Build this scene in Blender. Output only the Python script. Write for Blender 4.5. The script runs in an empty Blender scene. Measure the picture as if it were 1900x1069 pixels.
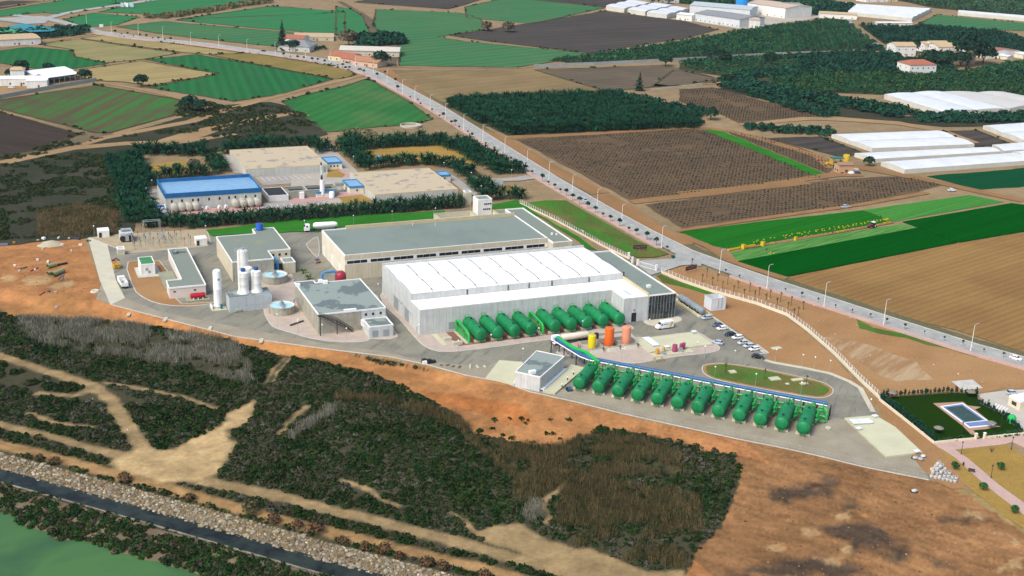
import bpy, bmesh, math, random
import numpy as np
from mathutils import Matrix, Vector
random.seed(7); RNG = np.random.default_rng(7)
SC = bpy.context.scene
COL = SC.collection
R = math.radians
# ------------------------------------------------------------------ camera
F_PX, PITCH, ROLL, HEAD, CAM_H = 2343.0, R(19.06), R(2.14), R(23.08), 160.0
IMG_W, IMG_H = 1900.0, 1069.0
def _cam_axes():
    c, s = math.cos(ROLL), math.sin(ROLL)
    fwd = Vector((0, math.cos(PITCH), -math.sin(PITCH)))
    dwn = Vector((0, -math.sin(PITCH), -math.cos(PITCH)))
    rgt = Vector((1, 0, 0))
    right = c * rgt - s * dwn
    down = s * rgt + c * dwn
    rot = Matrix.Rotation(-HEAD, 3, 'Z')
    return rot @ right, rot @ down, rot @ fwd
CR, CD, CF = _cam_axes()
cam_d = bpy.data.cameras.new('camera'); cam = bpy.data.objects.new('camera', cam_d); COL.objects.link(cam)
cam_d.sensor_width = 36.0; cam_d.lens = 36.0 * F_PX / IMG_W
cam_d.clip_start = 1.0; cam_d.clip_end = 12000.0
m = Matrix.Identity(4)
for r in range(3):
    m[r][0] = CR[r]; m[r][1] = -CD[r]; m[r][2] = -CF[r]
m[2][3] = CAM_H
cam.matrix_world = m
SC.camera = cam
# ------------------------------------------------------------------ sky, sun, exposure (bright overcast)
SUN_AZ, SUN_EL = R(205), R(50)       # azimuth: direction the light comes from, measured in the XY plane
world = bpy.data.worlds.new('World'); SC.world = world; world.use_nodes = True
wn = world.node_tree; bg = wn.nodes['Background']
sky = wn.nodes.new('ShaderNodeTexSky'); sky.sky_type = 'NISHITA'; sky.sun_disc = False
sky.sun_elevation = SUN_EL; sky.sun_rotation = R(90) - SUN_AZ
sky.air_density = 1.0; sky.dust_density = 3.0; sky.ozone_density = 1.0
wn.links.new(sky.outputs[0], bg.inputs[0]); bg.inputs[1].default_value = 0.11
sun_d = bpy.data.lights.new('sun', 'SUN'); sun_d.energy = 1.45; sun_d.angle = R(26); sun_d.color = (1.0, 0.985, 0.93)
sun = bpy.data.objects.new('sun', sun_d); COL.objects.link(sun)
sdir = Vector((math.cos(SUN_EL) * math.cos(SUN_AZ), math.cos(SUN_EL) * math.sin(SUN_AZ), math.sin(SUN_EL)))
sun.rotation_euler = sdir.to_track_quat('Z', 'Y').to_euler(); sun.location = sdir * 500
SC.view_settings.view_transform = 'Standard'; SC.view_settings.look = 'None'
SC.view_settings.exposure = 1.03; SC.view_settings.gamma = 1.0; SC.view_settings.use_curve_mapping = False
SC.cycles.max_bounces = 5; SC.cycles.diffuse_bounces = 2; SC.cycles.glossy_bounces = 2; SC.cycles.transmission_bounces = 3
# ------------------------------------------------------------------ survey: plan drawings were read off ten map sheets; sheet -> (origin, scale)
TILE = dict(a=(0,0,2.969),b=(630,0,2.969),c=(1260,0,2.969),d=(0,350,2.969),e=(630,350,2.969),f=(1260,350,2.969),
 g=(0,709,2.969),h=(630,709,2.969),i=(1260,709,2.969),j=(160,400,5.9375),l=(380,440,5.9375),m=(540,480,5.9375),
 n=(840,520,5.9375),o=(1080,480,5.9375),p=(1020,600,5.9375),q=(1300,640,5.9375),r=(1560,700,5.344),s=(560,360,5.9375),
 u=(860,360,4.634),v=(220,250,5.9375),w=(420,250,5.9375),x=(640,250,5.9375),A1=(1100,0,4.75),A2=(1500,0,4.75),
 A3=(0,0,5.9375),A4=(480,40,5.9375),A5=(1340,380,5.9375),A6=(0,420,6.683),A7=(1180,400,6.683),A8=(1480,260,7.6375),
 B1=(0,820,4.294),B2=(300,850,4.881),B3=(600,880,5.656),B4=(1720,620,5.939),B5=(1680,780,5.941),z=(0,0,1.0))
LOW = -2.0          # level of the marsh below the plant platform
def at(k, x, y, z=0.0):
    ox, oy, s = TILE[k]
    a = (ox + x / s - IMG_W / 2) / F_PX; b = (oy + y / s - IMG_H / 2) / F_PX
    d = CF + a * CR + b * CD
    t = (z - CAM_H) / d.z
    return (d.x * t, d.y * t)
def pts(k, L, z=0.0): return [at(k, x, y, z) for x, y in L]
# ------------------------------------------------------------------ numeric helpers
_LAT = RNG.random((256, 256))
def vnoise(x, y):
    xi = np.floor(x).astype(int); yi = np.floor(y).astype(int); fx = x - xi; fy = y - yi
    fx = fx * fx * (3 - 2 * fx); fy = fy * fy * (3 - 2 * fy)
    g = lambda i, j: _LAT[(xi + i) % 256, (yi + j) % 256]
    return (g(0,0)*(1-fx)+g(1,0)*fx)*(1-fy)+(g(0,1)*(1-fx)+g(1,1)*fx)*fy
def fbm(x, y, o=4):
    s = 0; a = .5
    for k in range(o): s = s + a * vnoise(x * 2**k + 17*k, y * 2**k + 31*k); a *= .5
    return s / (1 - .5**o) - .5
def inpoly(x, y, P):
    x = np.asarray(x); y = np.asarray(y); r = np.zeros(x.shape, bool); n = len(P); j = n - 1
    for i in range(n):
        xi, yi = P[i]; xj, yj = P[j]
        if yi != yj:
            r ^= ((yi > y) != (yj > y)) & (x < (xj - xi) * (y - yi) / (yj - yi) + xi)
        j = i
    return r
def pdist(x, y, L, closed=False):
    """distance to a polyline, sign (+ = right of travel), and parameter index"""
    x = np.asarray(x, float); best = np.full(x.shape, 1e9); sg = np.ones(x.shape); par = np.zeros(x.shape)
    Q = list(L) + ([L[0]] if closed else [])
    for i in range(len(Q) - 1):
        ax, ay = Q[i]; bx, by = Q[i+1]; dx, dy = bx-ax, by-ay; l2 = dx*dx+dy*dy + 1e-9
        t = np.clip(((x-ax)*dx+(y-ay)*dy)/l2, 0, 1)
        d = np.hypot(x-ax-t*dx, y-ay-t*dy); mk = d < best
        best = np.where(mk, d, best); sg = np.where(mk, np.sign((x-ax)*dy-(y-ay)*dx), sg); par = np.where(mk, i + t, par)
    return best, sg, par
def band(L, w):
    """polygon around a polyline of total width w (number or list)"""
    n = len(L); ws = w if isinstance(w, (list, tuple)) else [w]*n; A = []; B = []
    for i in range(n):
        a = L[max(0, i-1)]; b = L[min(n-1, i+1)]; dx, dy = b[0]-a[0], b[1]-a[1]; l = math.hypot(dx, dy) or 1
        nx, ny = -dy/l, dx/l
        A.append((L[i][0]+nx*ws[i]/2, L[i][1]+ny*ws[i]/2)); B.append((L[i][0]-nx*ws[i]/2, L[i][1]-ny*ws[i]/2))
    return A + B[::-1]
def rough(P, step=4.0, amp=.8, closed=True):
    """subdivide the outline and wobble it so that no field edge is ruled"""
    Q = []
    n = len(P)
    for i in range(n if closed else n-1):
        a = P[i]; b = P[(i+1) % n]; L = math.hypot(b[0]-a[0], b[1]-a[1]); k = max(1, int(L/step))
        for t in range(k): Q.append((a[0]+(b[0]-a[0])*t/k, a[1]+(b[1]-a[1])*t/k))
    x = np.array([q[0] for q in Q]); y = np.array([q[1] for q in Q])
    ox = fbm(x/7+3.3, y/7)*2*amp; oy = fbm(x/7+50, y/7+9)*2*amp
    return list(zip((x+ox).tolist(), (y+oy).tolist()))
# ------------------------------------------------------------------ materials
MATS = {}
def _nt(name):
    mt = bpy.data.materials.new(name); mt.use_nodes = True; nt = mt.node_tree
    return mt, nt, nt.nodes['Principled BSDF']
def _pos(nt, scale=(1,1,1), rz=0.0):
    g = nt.nodes.new('ShaderNodeNewGeometry'); mp = nt.nodes.new('ShaderNodeMapping')
    mp.vector_type = 'POINT'; mp.inputs['Rotation'].default_value = (0, 0, rz); 
    mp2 = nt.nodes.new('ShaderNodeVectorMath'); mp2.operation = 'MULTIPLY'; mp2.inputs[1].default_value = scale
    nt.links.new(g.outputs['Position'], mp.inputs['Vector']); nt.links.new(mp.outputs[0], mp2.inputs[0])
    return mp2.outputs[0]
def _noise(nt, vec, scale, detail=4, rough_=.6, dist=0):
    n = nt.nodes.new('ShaderNodeTexNoise'); n.inputs['Scale'].default_value = scale; n.inputs['Detail'].default_value = detail
    n.inputs['Roughness'].default_value = rough_; n.inputs['Distortion'].default_value = dist
    nt.links.new(vec, n.inputs['Vector']); return n.outputs['Fac']
def _ramp(nt, fac, a, b, ca, cb):
    r = nt.nodes.new('ShaderNodeValToRGB'); e = r.color_ramp.elements
    e[0].position = a; e[1].position = b; e[0].color = (*ca, 1); e[1].color = (*cb, 1)
    nt.links.new(fac, r.inputs[0]); return r.outputs[0]
def _mix(nt, fac, a, b, mode='MIX'):
    n = nt.nodes.new('ShaderNodeMix'); n.data_type = 'RGBA'; n.blend_type = mode
    for k, v in ((0, fac), (6, a), (7, b)):
        if isinstance(v, (int, float)): n.inputs[k].default_value = v
        elif isinstance(v, tuple): n.inputs[k].default_value = (*v, 1)
        else: nt.links.new(v, n.inputs[k])
    return n.outputs[2]
def _bump(nt, b, fac, strength, dist=.05):
    n = nt.nodes.new('ShaderNodeBump'); n.inputs['Strength'].default_value = strength; n.inputs['Distance'].default_value = dist
    nt.links.new(fac, n.inputs['Height']); nt.links.new(n.outputs[0], b.inputs['Normal'])
def dk(c, k): return tuple(min(1, v*k) for v in c)
def mat(name, c, c2=None, scale=.5, lo=.35, hi=.65, rough_=.8, spec=.3, bump=0, metal=0, fine=.12, fscale=4.0, vary=0.0, streak=0.0):
    """plain weathered surface: two tones broken by noise plus fine grain; vary = lightness change from object to object"""
    if name in MATS: return MATS[name]
    mt, nt, b = _nt(name); c2 = c2 or dk(c, .82)
    v = _pos(nt); f = _noise(nt, v, scale, 5)
    col = _ramp(nt, f, lo, hi, c2, c)
    if fine:
        f2 = _noise(nt, v, fscale, 3); col = _mix(nt, 1.0, col, _ramp(nt, f2, .25, .75, (1-fine,)*3, (1+fine*0,)*3), 'MULTIPLY')
    if streak:
        col = _mix(nt, 1.0, col, _ramp(nt, _noise(nt, _pos(nt, (1.3,1.3,.09)), 1.0, 4, .7), .38, .62, (1-streak,1-streak,1-streak*1.15), (1,1,1)), 'MULTIPLY')
    if vary:
        oi = nt.nodes.new('ShaderNodeObjectInfo')
        col = _mix(nt, 1.0, col, _ramp(nt, oi.outputs['Random'], 0, 1, (1-vary,)*3, (1.0,)*3), 'MULTIPLY')
    nt.links.new(col, b.inputs['Base Color'])
    b.inputs['Roughness'].default_value = rough_; b.inputs['Specular IOR Level'].default_value = spec; b.inputs['Metallic'].default_value = metal
    if bump: _bump(nt, b, _noise(nt, v, fscale, 4), bump)
    MATS[name] = mt; return mt
def mat_patch(name, base, patch, scale=.12, thr=.52, soft=.015, streak=None, rough_=.85):
    """sheet roofing: pale membrane with hard-edged darker damp patches"""
    if name in MATS: return MATS[name]
    mt, nt, b = _nt(name); v = _pos(nt)
    f = _noise(nt, v, scale, 5, .6); f2 = _noise(nt, v, 1.5, 4)
    base_c = _ramp(nt, f2, .3, .7, dk(base, .88), base); pat = _ramp(nt, f2, .3, .7, dk(patch, .85), patch)
    mk = _ramp(nt, f, thr - soft, thr + soft, (0,0,0), (1,1,1))
    col = _mix(nt, mk, base_c, pat)
    if streak:
        w = nt.nodes.new('ShaderNodeTexWave'); w.inputs['Scale'].default_value = .33; w.bands_direction = 'X'; w.inputs['Distortion'].default_value = .2
        nt.links.new(v, w.inputs['Vector']); col = _mix(nt, 1.0, col, _ramp(nt, w.outputs['Fac'], .0, .12, (.88,)*3, (1,)*3), 'MULTIPLY')
    nt.links.new(col, b.inputs['Base Color']); b.inputs['Roughness'].default_value = rough_
    MATS[name] = mt; return mt
def mat_field(name, c, c2, angle, along=.012, across=.35, lo=.35, hi=.65, grain=.25, gscale=1.2, big=.0, c3=None, rowp=None, rowc=.8):
    """ploughed or sown ground: streaks along the rows, grain, large uneven tone"""
    if name in MATS: return MATS[name]
    mt, nt, b = _nt(name)
    v = _pos(nt, (along, across, 1), -angle); f = _noise(nt, v, 1.0, 4, .65)
    col = _ramp(nt, f, lo, hi, c2, c)
    v0 = _pos(nt)
    if c3:
        g = _noise(nt, v0, .018, 4, .6, .6); col = _mix(nt, _ramp(nt, g, .45, .62, (0,0,0), (big,)*3), col, c3)
    g2 = _noise(nt, v0, gscale, 4, .7)
    col = _mix(nt, 1.0, col, _ramp(nt, g2, .3, .7, (1-grain,)*3, (1,1,1)), 'MULTIPLY')
    if rowp:
        w = nt.nodes.new('ShaderNodeTexWave'); w.bands_direction = 'Y'; w.inputs['Scale'].default_value = 0.314/rowp*1.0; w.inputs['Distortion'].default_value = .6
        vv = _pos(nt, (1,1,1), -angle); nt.links.new(vv, w.inputs['Vector'])
        col = _mix(nt, 1.0, col, _ramp(nt, w.outputs['Fac'], .2, .8, (rowc,)*3, (1,1,1)), 'MULTIPLY')
    nt.links.new(col, b.inputs['Base Color']); b.inputs['Roughness'].default_value = 1; b.inputs['Specular IOR Level'].default_value = 0
    _bump(nt, b, g2, .3, .1)
    MATS[name] = mt; return mt
def mat_attr(name, rough_=.9, grain=.2, gscale=2.0, big=.15, bscale=.08, trans=0, bump=.0):
    """colour stored per vertex (what each leaf, clod or stone is made of) with fine grain on top"""
    if name in MATS: return MATS[name]
    mt, nt, b = _nt(name); a = nt.nodes.new('ShaderNodeAttribute'); a.attribute_name = 'Col'
    v = _pos(nt); col = a.outputs['Color']
    if grain: col = _mix(nt, 1.0, col, _ramp(nt, _noise(nt, v, gscale, 5, .7), .3, .7, (1-grain,)*3, (1+grain,)*3), 'MULTIPLY')
    if big: col = _mix(nt, 1.0, col, _ramp(nt, _noise(nt, v, bscale, 5, .6, .5), .3, .7, (1-big,)*3, (1+big,)*3), 'MULTIPLY')
    nt.links.new(col, b.inputs['Base Color']); b.inputs['Roughness'].default_value = rough_; b.inputs['Specular IOR Level'].default_value = .03
    if bump: _bump(nt, b, _noise(nt, v, gscale, 5, .7), bump, .25)
    MATS[name] = mt; return mt
# ------------------------------------------------------------------ mesh builder
class MB:
    def __init__(s): s.v = []; s.f = []; s.smooth = False
    def add(s, V, Fc):
        o = len(s.v); s.v += [tuple(p) for p in V]; s.f += [tuple(i+o for i in q) for q in Fc]; return s
    def box(s, x0, x1, y0, y1, z0, z1):
        return s.add([(x0,y0,z0),(x1,y0,z0),(x1,y1,z0),(x0,y1,z0),(x0,y0,z1),(x1,y0,z1),(x1,y1,z1),(x0,y1,z1)],
                     [(0,3,2,1),(4,5,6,7),(0,1,5,4),(1,2,6,5),(2,3,7,6),(3,0,4,7)])
    def walls(s, x0, x1, y0, y1, z0, z1):
        return s.add([(x0,y0,z0),(x1,y0,z0),(x1,y1,z0),(x0,y1,z0),(x0,y0,z1),(x1,y0,z1),(x1,y1,z1),(x0,y1,z1)],
                     [(0,1,5,4),(1,2,6,5),(2,3,7,6),(3,0,4,7)])
    def obox(s, c, l, w, h, rz=0, tilt=0):
        """box of length l, width w, height h standing at c (base centre), turned by rz, pitched by tilt"""
        M = Matrix.Translation(c) @ Matrix.Rotation(rz, 4, 'Z') @ Matrix.Rotation(tilt, 4, 'Y')
        V = [M @ Vector((a*l/2, b*w/2, q)) for q in (0, h) for a, b in ((-1,-1),(1,-1),(1,1),(-1,1))]
        return s.add(V, [(0,3,2,1),(4,5,6,7),(0,1,5,4),(1,2,6,5),(2,3,7,6),(3,0,4,7)])
    def cyl(s, p0, p1, r0, r1=None, n=12, caps=True):
        p0 = Vector(p0); p1 = Vector(p1); r1 = r0 if r1 is None else r1
        d = (p1-p0).normalized(); a = d.orthogonal().normalized(); b = d.cross(a)
        V = [p0 + r0*(math.cos(t)*a+math.sin(t)*b) for t in (2*math.pi*k/n for k in range(n))] + \
            [p1 + r1*(math.cos(t)*a+math.sin(t)*b) for t in (2*math.pi*k/n for k in range(n))]
        Fc = [(k, (k+1)%n, n+(k+1)%n, n+k) for k in range(n)]
        if caps: Fc += [tuple(range(n))[::-1], tuple(range(n, 2*n))]
        return s.add(V, Fc)
    def tube(s, P, r, n=8, caps=True):
        P = [Vector(p) for p in P]; rr = r if isinstance(r, (list, tuple)) else [r]*len(P); V = []; ref = None
        for i, p in enumerate(P):
            d = (P[min(i+1, len(P)-1)] - P[max(i-1, 0)]).normalized()
            if ref is None: ref = d.orthogonal().normalized()
            a = (ref - d*ref.dot(d)).normalized(); ref = a; b = d.cross(a)
            V += [p + rr[i]*(math.cos(2*math.pi*k/n)*a + math.sin(2*math.pi*k/n)*b) for k in range(n)]
        Fc = [(i*n+k, i*n+(k+1)%n, (i+1)*n+(k+1)%n, (i+1)*n+k) for i in range(len(P)-1) for k in range(n)]
        if caps: Fc += [tuple(range(n))[::-1], tuple(range((len(P)-1)*n, len(P)*n))]
        return s.add(V, Fc)
    def lathe(s, prof, n=20, o=(0,0,0), axis='Z'):
        """profile of (radius, height) turned about an axis through o"""
        V = []
        for r, z in prof:
            for k in range(n):
                t = 2*math.pi*k/n; a, b = r*math.cos(t), r*math.sin(t)
                V.append((o[0]+a, o[1]+b, o[2]+z) if axis == 'Z' else (o[0]+z, o[1]+a, o[2]+b) if axis == 'X' else (o[0]+a, o[1]+z, o[2]+b))
        Fc = [(i*n+k, i*n+(k+1)%n, (i+1)*n+(k+1)%n, (i+1)*n+k) for i in range(len(prof)-1) for k in range(n)]
        return s.add(V, Fc)
    def prism(s, P, z0, z1):
        n = len(P); V = [(x,y,z0) for x,y in P] + [(x,y,z1) for x,y in P]
        return s.add(V, [tuple(range(n))[::-1], tuple(range(n, 2*n))] + [(k,(k+1)%n,n+(k+1)%n,n+k) for k in range(n)])
    def sheet(s, P, z): return s.add([(x,y,z) for x,y in P], [tuple(range(len(P)))])
    def quad(s, a, b, c, d): return s.add([a,b,c,d], [(0,1,2,3)])
    def mesh(s, name, mt=None, off=(0,0,0), smooth=False):
        me = bpy.data.meshes.new(name)
        V = s.v if not any(off) else [(x-off[0], y-off[1], z-off[2]) for x,y,z in s.v]
        me.from_pydata(V, [], s.f)
        bm = bmesh.new(); bm.from_mesh(me); bmesh.ops.recalc_face_normals(bm, faces=bm.faces)
        big = [f for f in bm.faces if len(f.verts) > 8]
        if big: bmesh.ops.triangulate(bm, faces=big)
        bm.to_mesh(me); bm.free()
        if mt: me.materials.append(mt)
        if smooth:
            me.shade_smooth()
            me.set_sharp_from_angle(angle=R(40))
        me.update(); return me
def tag(o, label=None, cat=None, group=None, kind=None):
    if label: o['label'] = label
    if cat: o['category'] = cat
    if group: o['group'] = group
    if kind: o['kind'] = kind
    return o
def obj(name, me, parent=None, loc=(0,0,0), rz=0):
    o = bpy.data.objects.new(name, me); COL.objects.link(o); o.location = loc; o.rotation_euler = (0,0,rz)
    if parent: o.parent = parent
    return o
def thing(name, label, cat, loc=(0,0,0), rz=0, group=None):
    o = bpy.data.objects.new(name, None); COL.objects.link(o); o.location = loc; o.rotation_euler = (0,0,rz); o.empty_display_size = .5
    return tag(o, label, cat, group)
def part(name, mb, mt, T, local=False, smooth=False, label=None):
    """one part of a thing; mb in world metres unless local (then in the thing's own frame)"""
    top = T
    off = (0,0,0)
    if not local:
        while top is not None: off = tuple(a+b for a,b in zip(off, top.location)); top = top.parent
    o = obj(name, mb.mesh(name, mt, off, smooth), T)
    if label: o['label'] = label
    return o
def solo(name, mb, mt, label, cat, loc=(0,0,0), group=None, smooth=False, local=False):
    o = obj(name, mb.mesh(name, mt, (0,0,0) if local else loc, smooth), None, loc)
    return tag(o, label, cat, group)
def struct(name, mb, mt, smooth=False): return tag(obj(name, mb.mesh(name, mt, (0,0,0), smooth)), kind='structure')
def dup(root, loc, rz, label=None, scale=None):
    r = root.copy(); COL.objects.link(r); r.location = loc; r.rotation_euler = (0,0,rz)
    if scale: r.scale = (scale,)*3
    if label: r['label'] = label
    for ch in root.children:
        c = ch.copy(); COL.objects.link(c); c.parent = r
        for g in ch.children:
            d = g.copy(); COL.objects.link(d); d.parent = c
    return r
def npmesh(name, V, Fc, mt, col=None, smooth=False):
    """big mesh straight from arrays; Fc (n,3) or (n,4)"""
    me = bpy.data.meshes.new(name); n, k = Fc.shape
    me.vertices.add(len(V)); me.vertices.foreach_set('co', np.ascontiguousarray(V, np.float32).ravel())
    me.loops.add(n*k); me.loops.foreach_set('vertex_index', np.ascontiguousarray(Fc, np.int32).ravel())
    me.polygons.add(n); me.polygons.foreach_set('loop_start', np.arange(0, n*k, k, dtype=np.int32))
    me.update(calc_edges=True)
    if col is not None:
        ca = me.color_attributes.new('Col', 'FLOAT_COLOR', 'POINT'); c4 = np.ones((len(V), 4), np.float32); c4[:, :3] = col
        ca.data.foreach_set('color', c4.ravel())
    if mt: me.materials.append(mt)
    if smooth: me.shade_smooth()
    return me
def proto_arrays(mb):
    V = np.array(mb.v, float); Q = np.array([f if len(f) == 4 else (f[0], f[1], f[2], f[2]) for f in mb.f]); return V, Q
def scatter(name, protos, P, sc, rz, cols, mt, zs=None, kind='stuff', label=None, cat=None, jitter=.25):
    """bake many copies of small leaf meshes into one mass of vegetation; protos = [(V, tris, shade)]"""
    P = np.asarray(P, float); N = len(P)
    if N == 0: return None
    zs = np.ones(N) if zs is None else zs
    which = RNG.integers(0, len(protos), N); VV = []; FF = []; CC = []; o = 0
    for k, (V, Fc, sh) in enumerate(protos):
        I = np.where(which == k)[0]
        if not len(I): continue
        c, s = np.cos(rz[I])[:,None], np.sin(rz[I])[:,None]; S = sc[I][:,None]
        x = (V[None,:,0]*c - V[None,:,1]*s)*S + P[I,0:1]; y = (V[None,:,0]*s + V[None,:,1]*c)*S + P[I,1:2]
        z = V[None,:,2]*S*zs[I][:,None] + P[I,2:3]
        VV.append(np.stack([x,y,z], -1).reshape(-1,3))
        FF.append((Fc[None] + (np.arange(len(I))*len(V))[:,None,None]).reshape(-1, Fc.shape[1]) + o); o += len(I)*len(V)
        CC.append((cols[I][:,None,:]*sh[None,:,None]).reshape(-1,3))
    me = npmesh(name, np.concatenate(VV), np.concatenate(FF), mt, np.concatenate(CC))
    ob = obj(name, me); tag(ob, label, cat, kind=kind); return ob
# ================================================================== TERRAIN
TOPL = pts('z', [(-700,470),(-300,505),(0,532),(100,560),(178,556),(205,565),(300,590),(438,625)]) + pts('e', [(0,893),(270,925),(480,970),(700,1030),(900,1066)]) \
     + pts('h', [(1050,55),(1300,110),(1560,175),(1900,250)]) + pts('i', [(300,310),(600,370),(800,415),(1000,465),(1375,540),(1540,572),(1700,640),(1900,780)]) + pts('z', [(2100,1110),(2400,1400)])
TOPW = [6,6,6,6,4,4,4,4, 4,4,5,8,14, 20,24,22,20, 30,40,50,60,60,70,70,70,70,70]
U1, U2, U3 = 336.3, 327.6, 319.6        # x+y of: top of the stone bank, water edge, canal wall
CANAL_DU = lambda v: np.interp(v, [-350,-267,-200], [1.2,.3,-1.5])
LAKE = pts('B1', [(-900,420),(-300,500),(0,540),(60,570),(140,590),(160,650),(230,690),(300,700),(400,730),(400,765),(520,790),(600,780),(700,790),(760,830),(850,840),(880,880),(825,935),(862,900),(960,890),(1050,905),(1160,945),(1260,955),(1374,1000)], -3.5) + pts('B2', [(60,980),(200,1010),(330,1060),(520,1120),(800,1220),(1400,1420)], -3.5) + [(60,150),(-200,0),(-500,200)]
def lowmask(x, y):
    d, s, par = pdist(x, y, TOPL); return np.where(s > 0, d, -d), np.interp(par, np.arange(len(TOPW)), TOPW)
def zt(x, y):
    """ground level in metres at plan position"""
    x = np.asarray(x, float); y = np.asarray(y, float)
    d, w = lowmask(x, y); t = np.clip(d / w, 0, 1); t = t*t*(3-2*t)
    z = LOW * t + np.clip(d, 0, 6)/6 * fbm(x/9, y/9) * .5
    v = x - y; u = x + y - CANAL_DU(v)
    rr = np.clip((x-150)/25, 0, 1)*np.clip((310-y)/25, 0, 1)*np.clip(d/5, 0, 1); z = z + rr*(fbm(x/4.5+60, y/4.5)*.9 + np.abs(fbm((x+y*.5)/1.6, (y-x*.5)/9+4))*-.55 + fbm(x/1.8, y/1.8+33)*.3)
    bank = np.interp(u, [U3-.6, U3, U2-1.5, U2, U1, U1+4], [-2.85, -5.0, -5.0, -3.15, -1.95, LOW])
    z = np.where(u < U1 + 4, np.where(u < U1, bank, np.minimum(z, LOW+.4)), z)
    spit = u < U3
    dl, _, _ = pdist(x, y, LAKE, True); inl = inpoly(x, y, LAKE)
    sd = np.where(inl, -dl, dl)
    zs = np.interp(sd, [-6, 0, 2.5, 9], [-5.0, -3.55, -3.1, -2.85]) + fbm(x/3, y/3)*.5*np.clip(sd/3, 0, 1)
    z = np.where(spit, zs, z)
    return z
def z1(x, y): return float(zt(np.array([x]), np.array([y]))[0])
# zones of the lowland, each an outline on the plan
def zl(k, L): return pts(k, L, LOW)
ORANGE = [at('z',*q) for q in [(-60,440),(0,452),(155,443),(185,520),(200,553),(300,588),(440,612),(600,645),(780,680),(930,710),(1110,765),(1300,800),(1560,850),(1740,895)]] + \
  pts('z', [(1800,930),(1960,1040),(2100,1200),(1180,1220),(1270,1069),(1290,1020),(1345,960),(1370,905),(1375,870),(1362,850),(1300,812),(1200,802),(1110,797),(1040,822),(1000,824),(935,812),(880,800),(850,770),(800,738),(760,722),(700,692),(600,668),(520,655),(400,626),(300,604),(170,590),(30,585),(-60,560)], -1.2)
PATHS = [band(zl('z', [(-60,645),(0,660),(90,690),(165,712),(200,735),(222,770),(245,805),(270,838),(310,850)]), [3.6,3.8,4,4,4.4,4.4,4.4,5,7]),
  band(zl('g', [(-200,200),(0,232),(200,280),(450,350),(650,405),(900,425)]), [3,3.2,3.4,3.6,4.5,6]),
  band(zl('g', [(-300,260),(0,345),(200,392),(400,445),(650,515),(900,575),(1300,690),(1500,755),(1900,845)]) + zl('h', [(300,915),(600,985),(850,1045),(1100,1120)]), 4.2),
  band(zl('g', [(900,440),(1000,515),(1200,565),(1500,622),(1900,725)]) + zl('h', [(300,792),(600,872),(900,952),(1300,1062),(1500,1110)]), [6,5.4,4.8,4.6,4.6,4.6,4.8,5,5,5]),
  zl('g', [(780,345),(870,385),(950,372),(1130,285),(1230,240),(1250,170),(1330,140),(1400,100),(1385,180),(1350,230),(1270,260),(1255,310),(1290,345),(1230,430),(1190,515),(1100,545),(900,560),(680,490),(600,450),(700,400)]),
  zl('h', [(730,835),(850,790),(1000,780),(1060,830),(1150,870),(1250,905),(1380,915),(1500,965),(1600,1005),(1700,1040),(1900,1040),(1900,1120),(1300,1110),(1150,1000),(1000,940),(850,890)]),
  band(zl('h', [(1130,780),(1150,740),(1120,690),(1130,650),(1200,600),(1260,540)]), 1.3),
  band(zl('h', [(0,540),(150,590),(230,650),(340,685)]), 1.5), band(zl('h', [(600,720),(690,760),(740,830)]), 1.2),
  band(zl('g', [(1540,290),(1600,210),(1700,130)]), 1.6), band(zl('g', [(560,0),(800,40),(1000,80),(1200,150)]), 1.6), band(zl('g', [(150,170),(300,225),(520,250)]), 1.6), band(zl('g', [(200,60),(400,75),(560,25)]), 2.5),
  band(zl('d', [(1460,1069),(1500,1000),(1570,930)]), .7), band(zl('d', [(1500,1069),(1540,1000),(1600,930)]), .7)]
DARKMUD = [pts('i', [(480,590),(560,560),(700,560),(870,540),(880,570),(800,620),(620,660),(540,665)], -1.2), pts('i', [(770,790),(850,790),(1000,800),(1150,830),(1200,870),(1100,900),(1000,900),(930,950),(900,870)], -1.5),
  pts('i', [(300,1069),(420,1000),(640,960),(800,960),(950,1010),(1100,1069)], -1.5), pts('i', [(1420,970),(1500,990),(1480,1030)], -1.3), pts('i', [(1500,780),(1650,760),(1700,800),(1560,800)], -1.3), pts('i', [(840,660),(960,650),(1000,690),(900,700)], -1.3), pts('i', [(1150,880),(1260,900),(1280,980),(1190,1010)], -1.5)]
PALE = [pts('A6', [(200,660),(400,600),(560,610),(600,690),(480,730),(340,720)]), pts('A6', [(560,770),(700,690),(900,670),(980,720),(860,770),(700,800)]), pts('A6',[(0,590),(150,600),(120,680),(0,700)]), pts('i', [(830,730),(940,720),(960,750),(870,765)], -1.4), pts('i', [(880,880),(930,890),(925,945),(890,930)], -1.4), pts('i', [(520,890),(590,900),(590,930),(540,925)], -1.4), pts('i', [(1590,730),(1680,750),(1660,790),(1600,770)], -1.2), pts('i', [(670,810),(720,800),(740,825),(690,830)], -1.4), pts('i', [(780,960),(860,955),(850,985),(790,980)], -1.4), pts('i', [(1820,1000),(1900,990),(1900,1069),(1780,1069)], -1.2), pts('i', [(1740,840),(1850,910),(1830,920),(1740,860)], -1.2)]
REDS = [pts('h', [(420,30),(700,60),(1000,130),(1080,200),(980,230),(800,160),(600,120)], -1)]
C_UP, C_SCRUB, C_OR, C_PATH = (.23,.165,.09), (.052,.048,.027), (.31,.147,.055), (.27,.19,.092)
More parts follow.
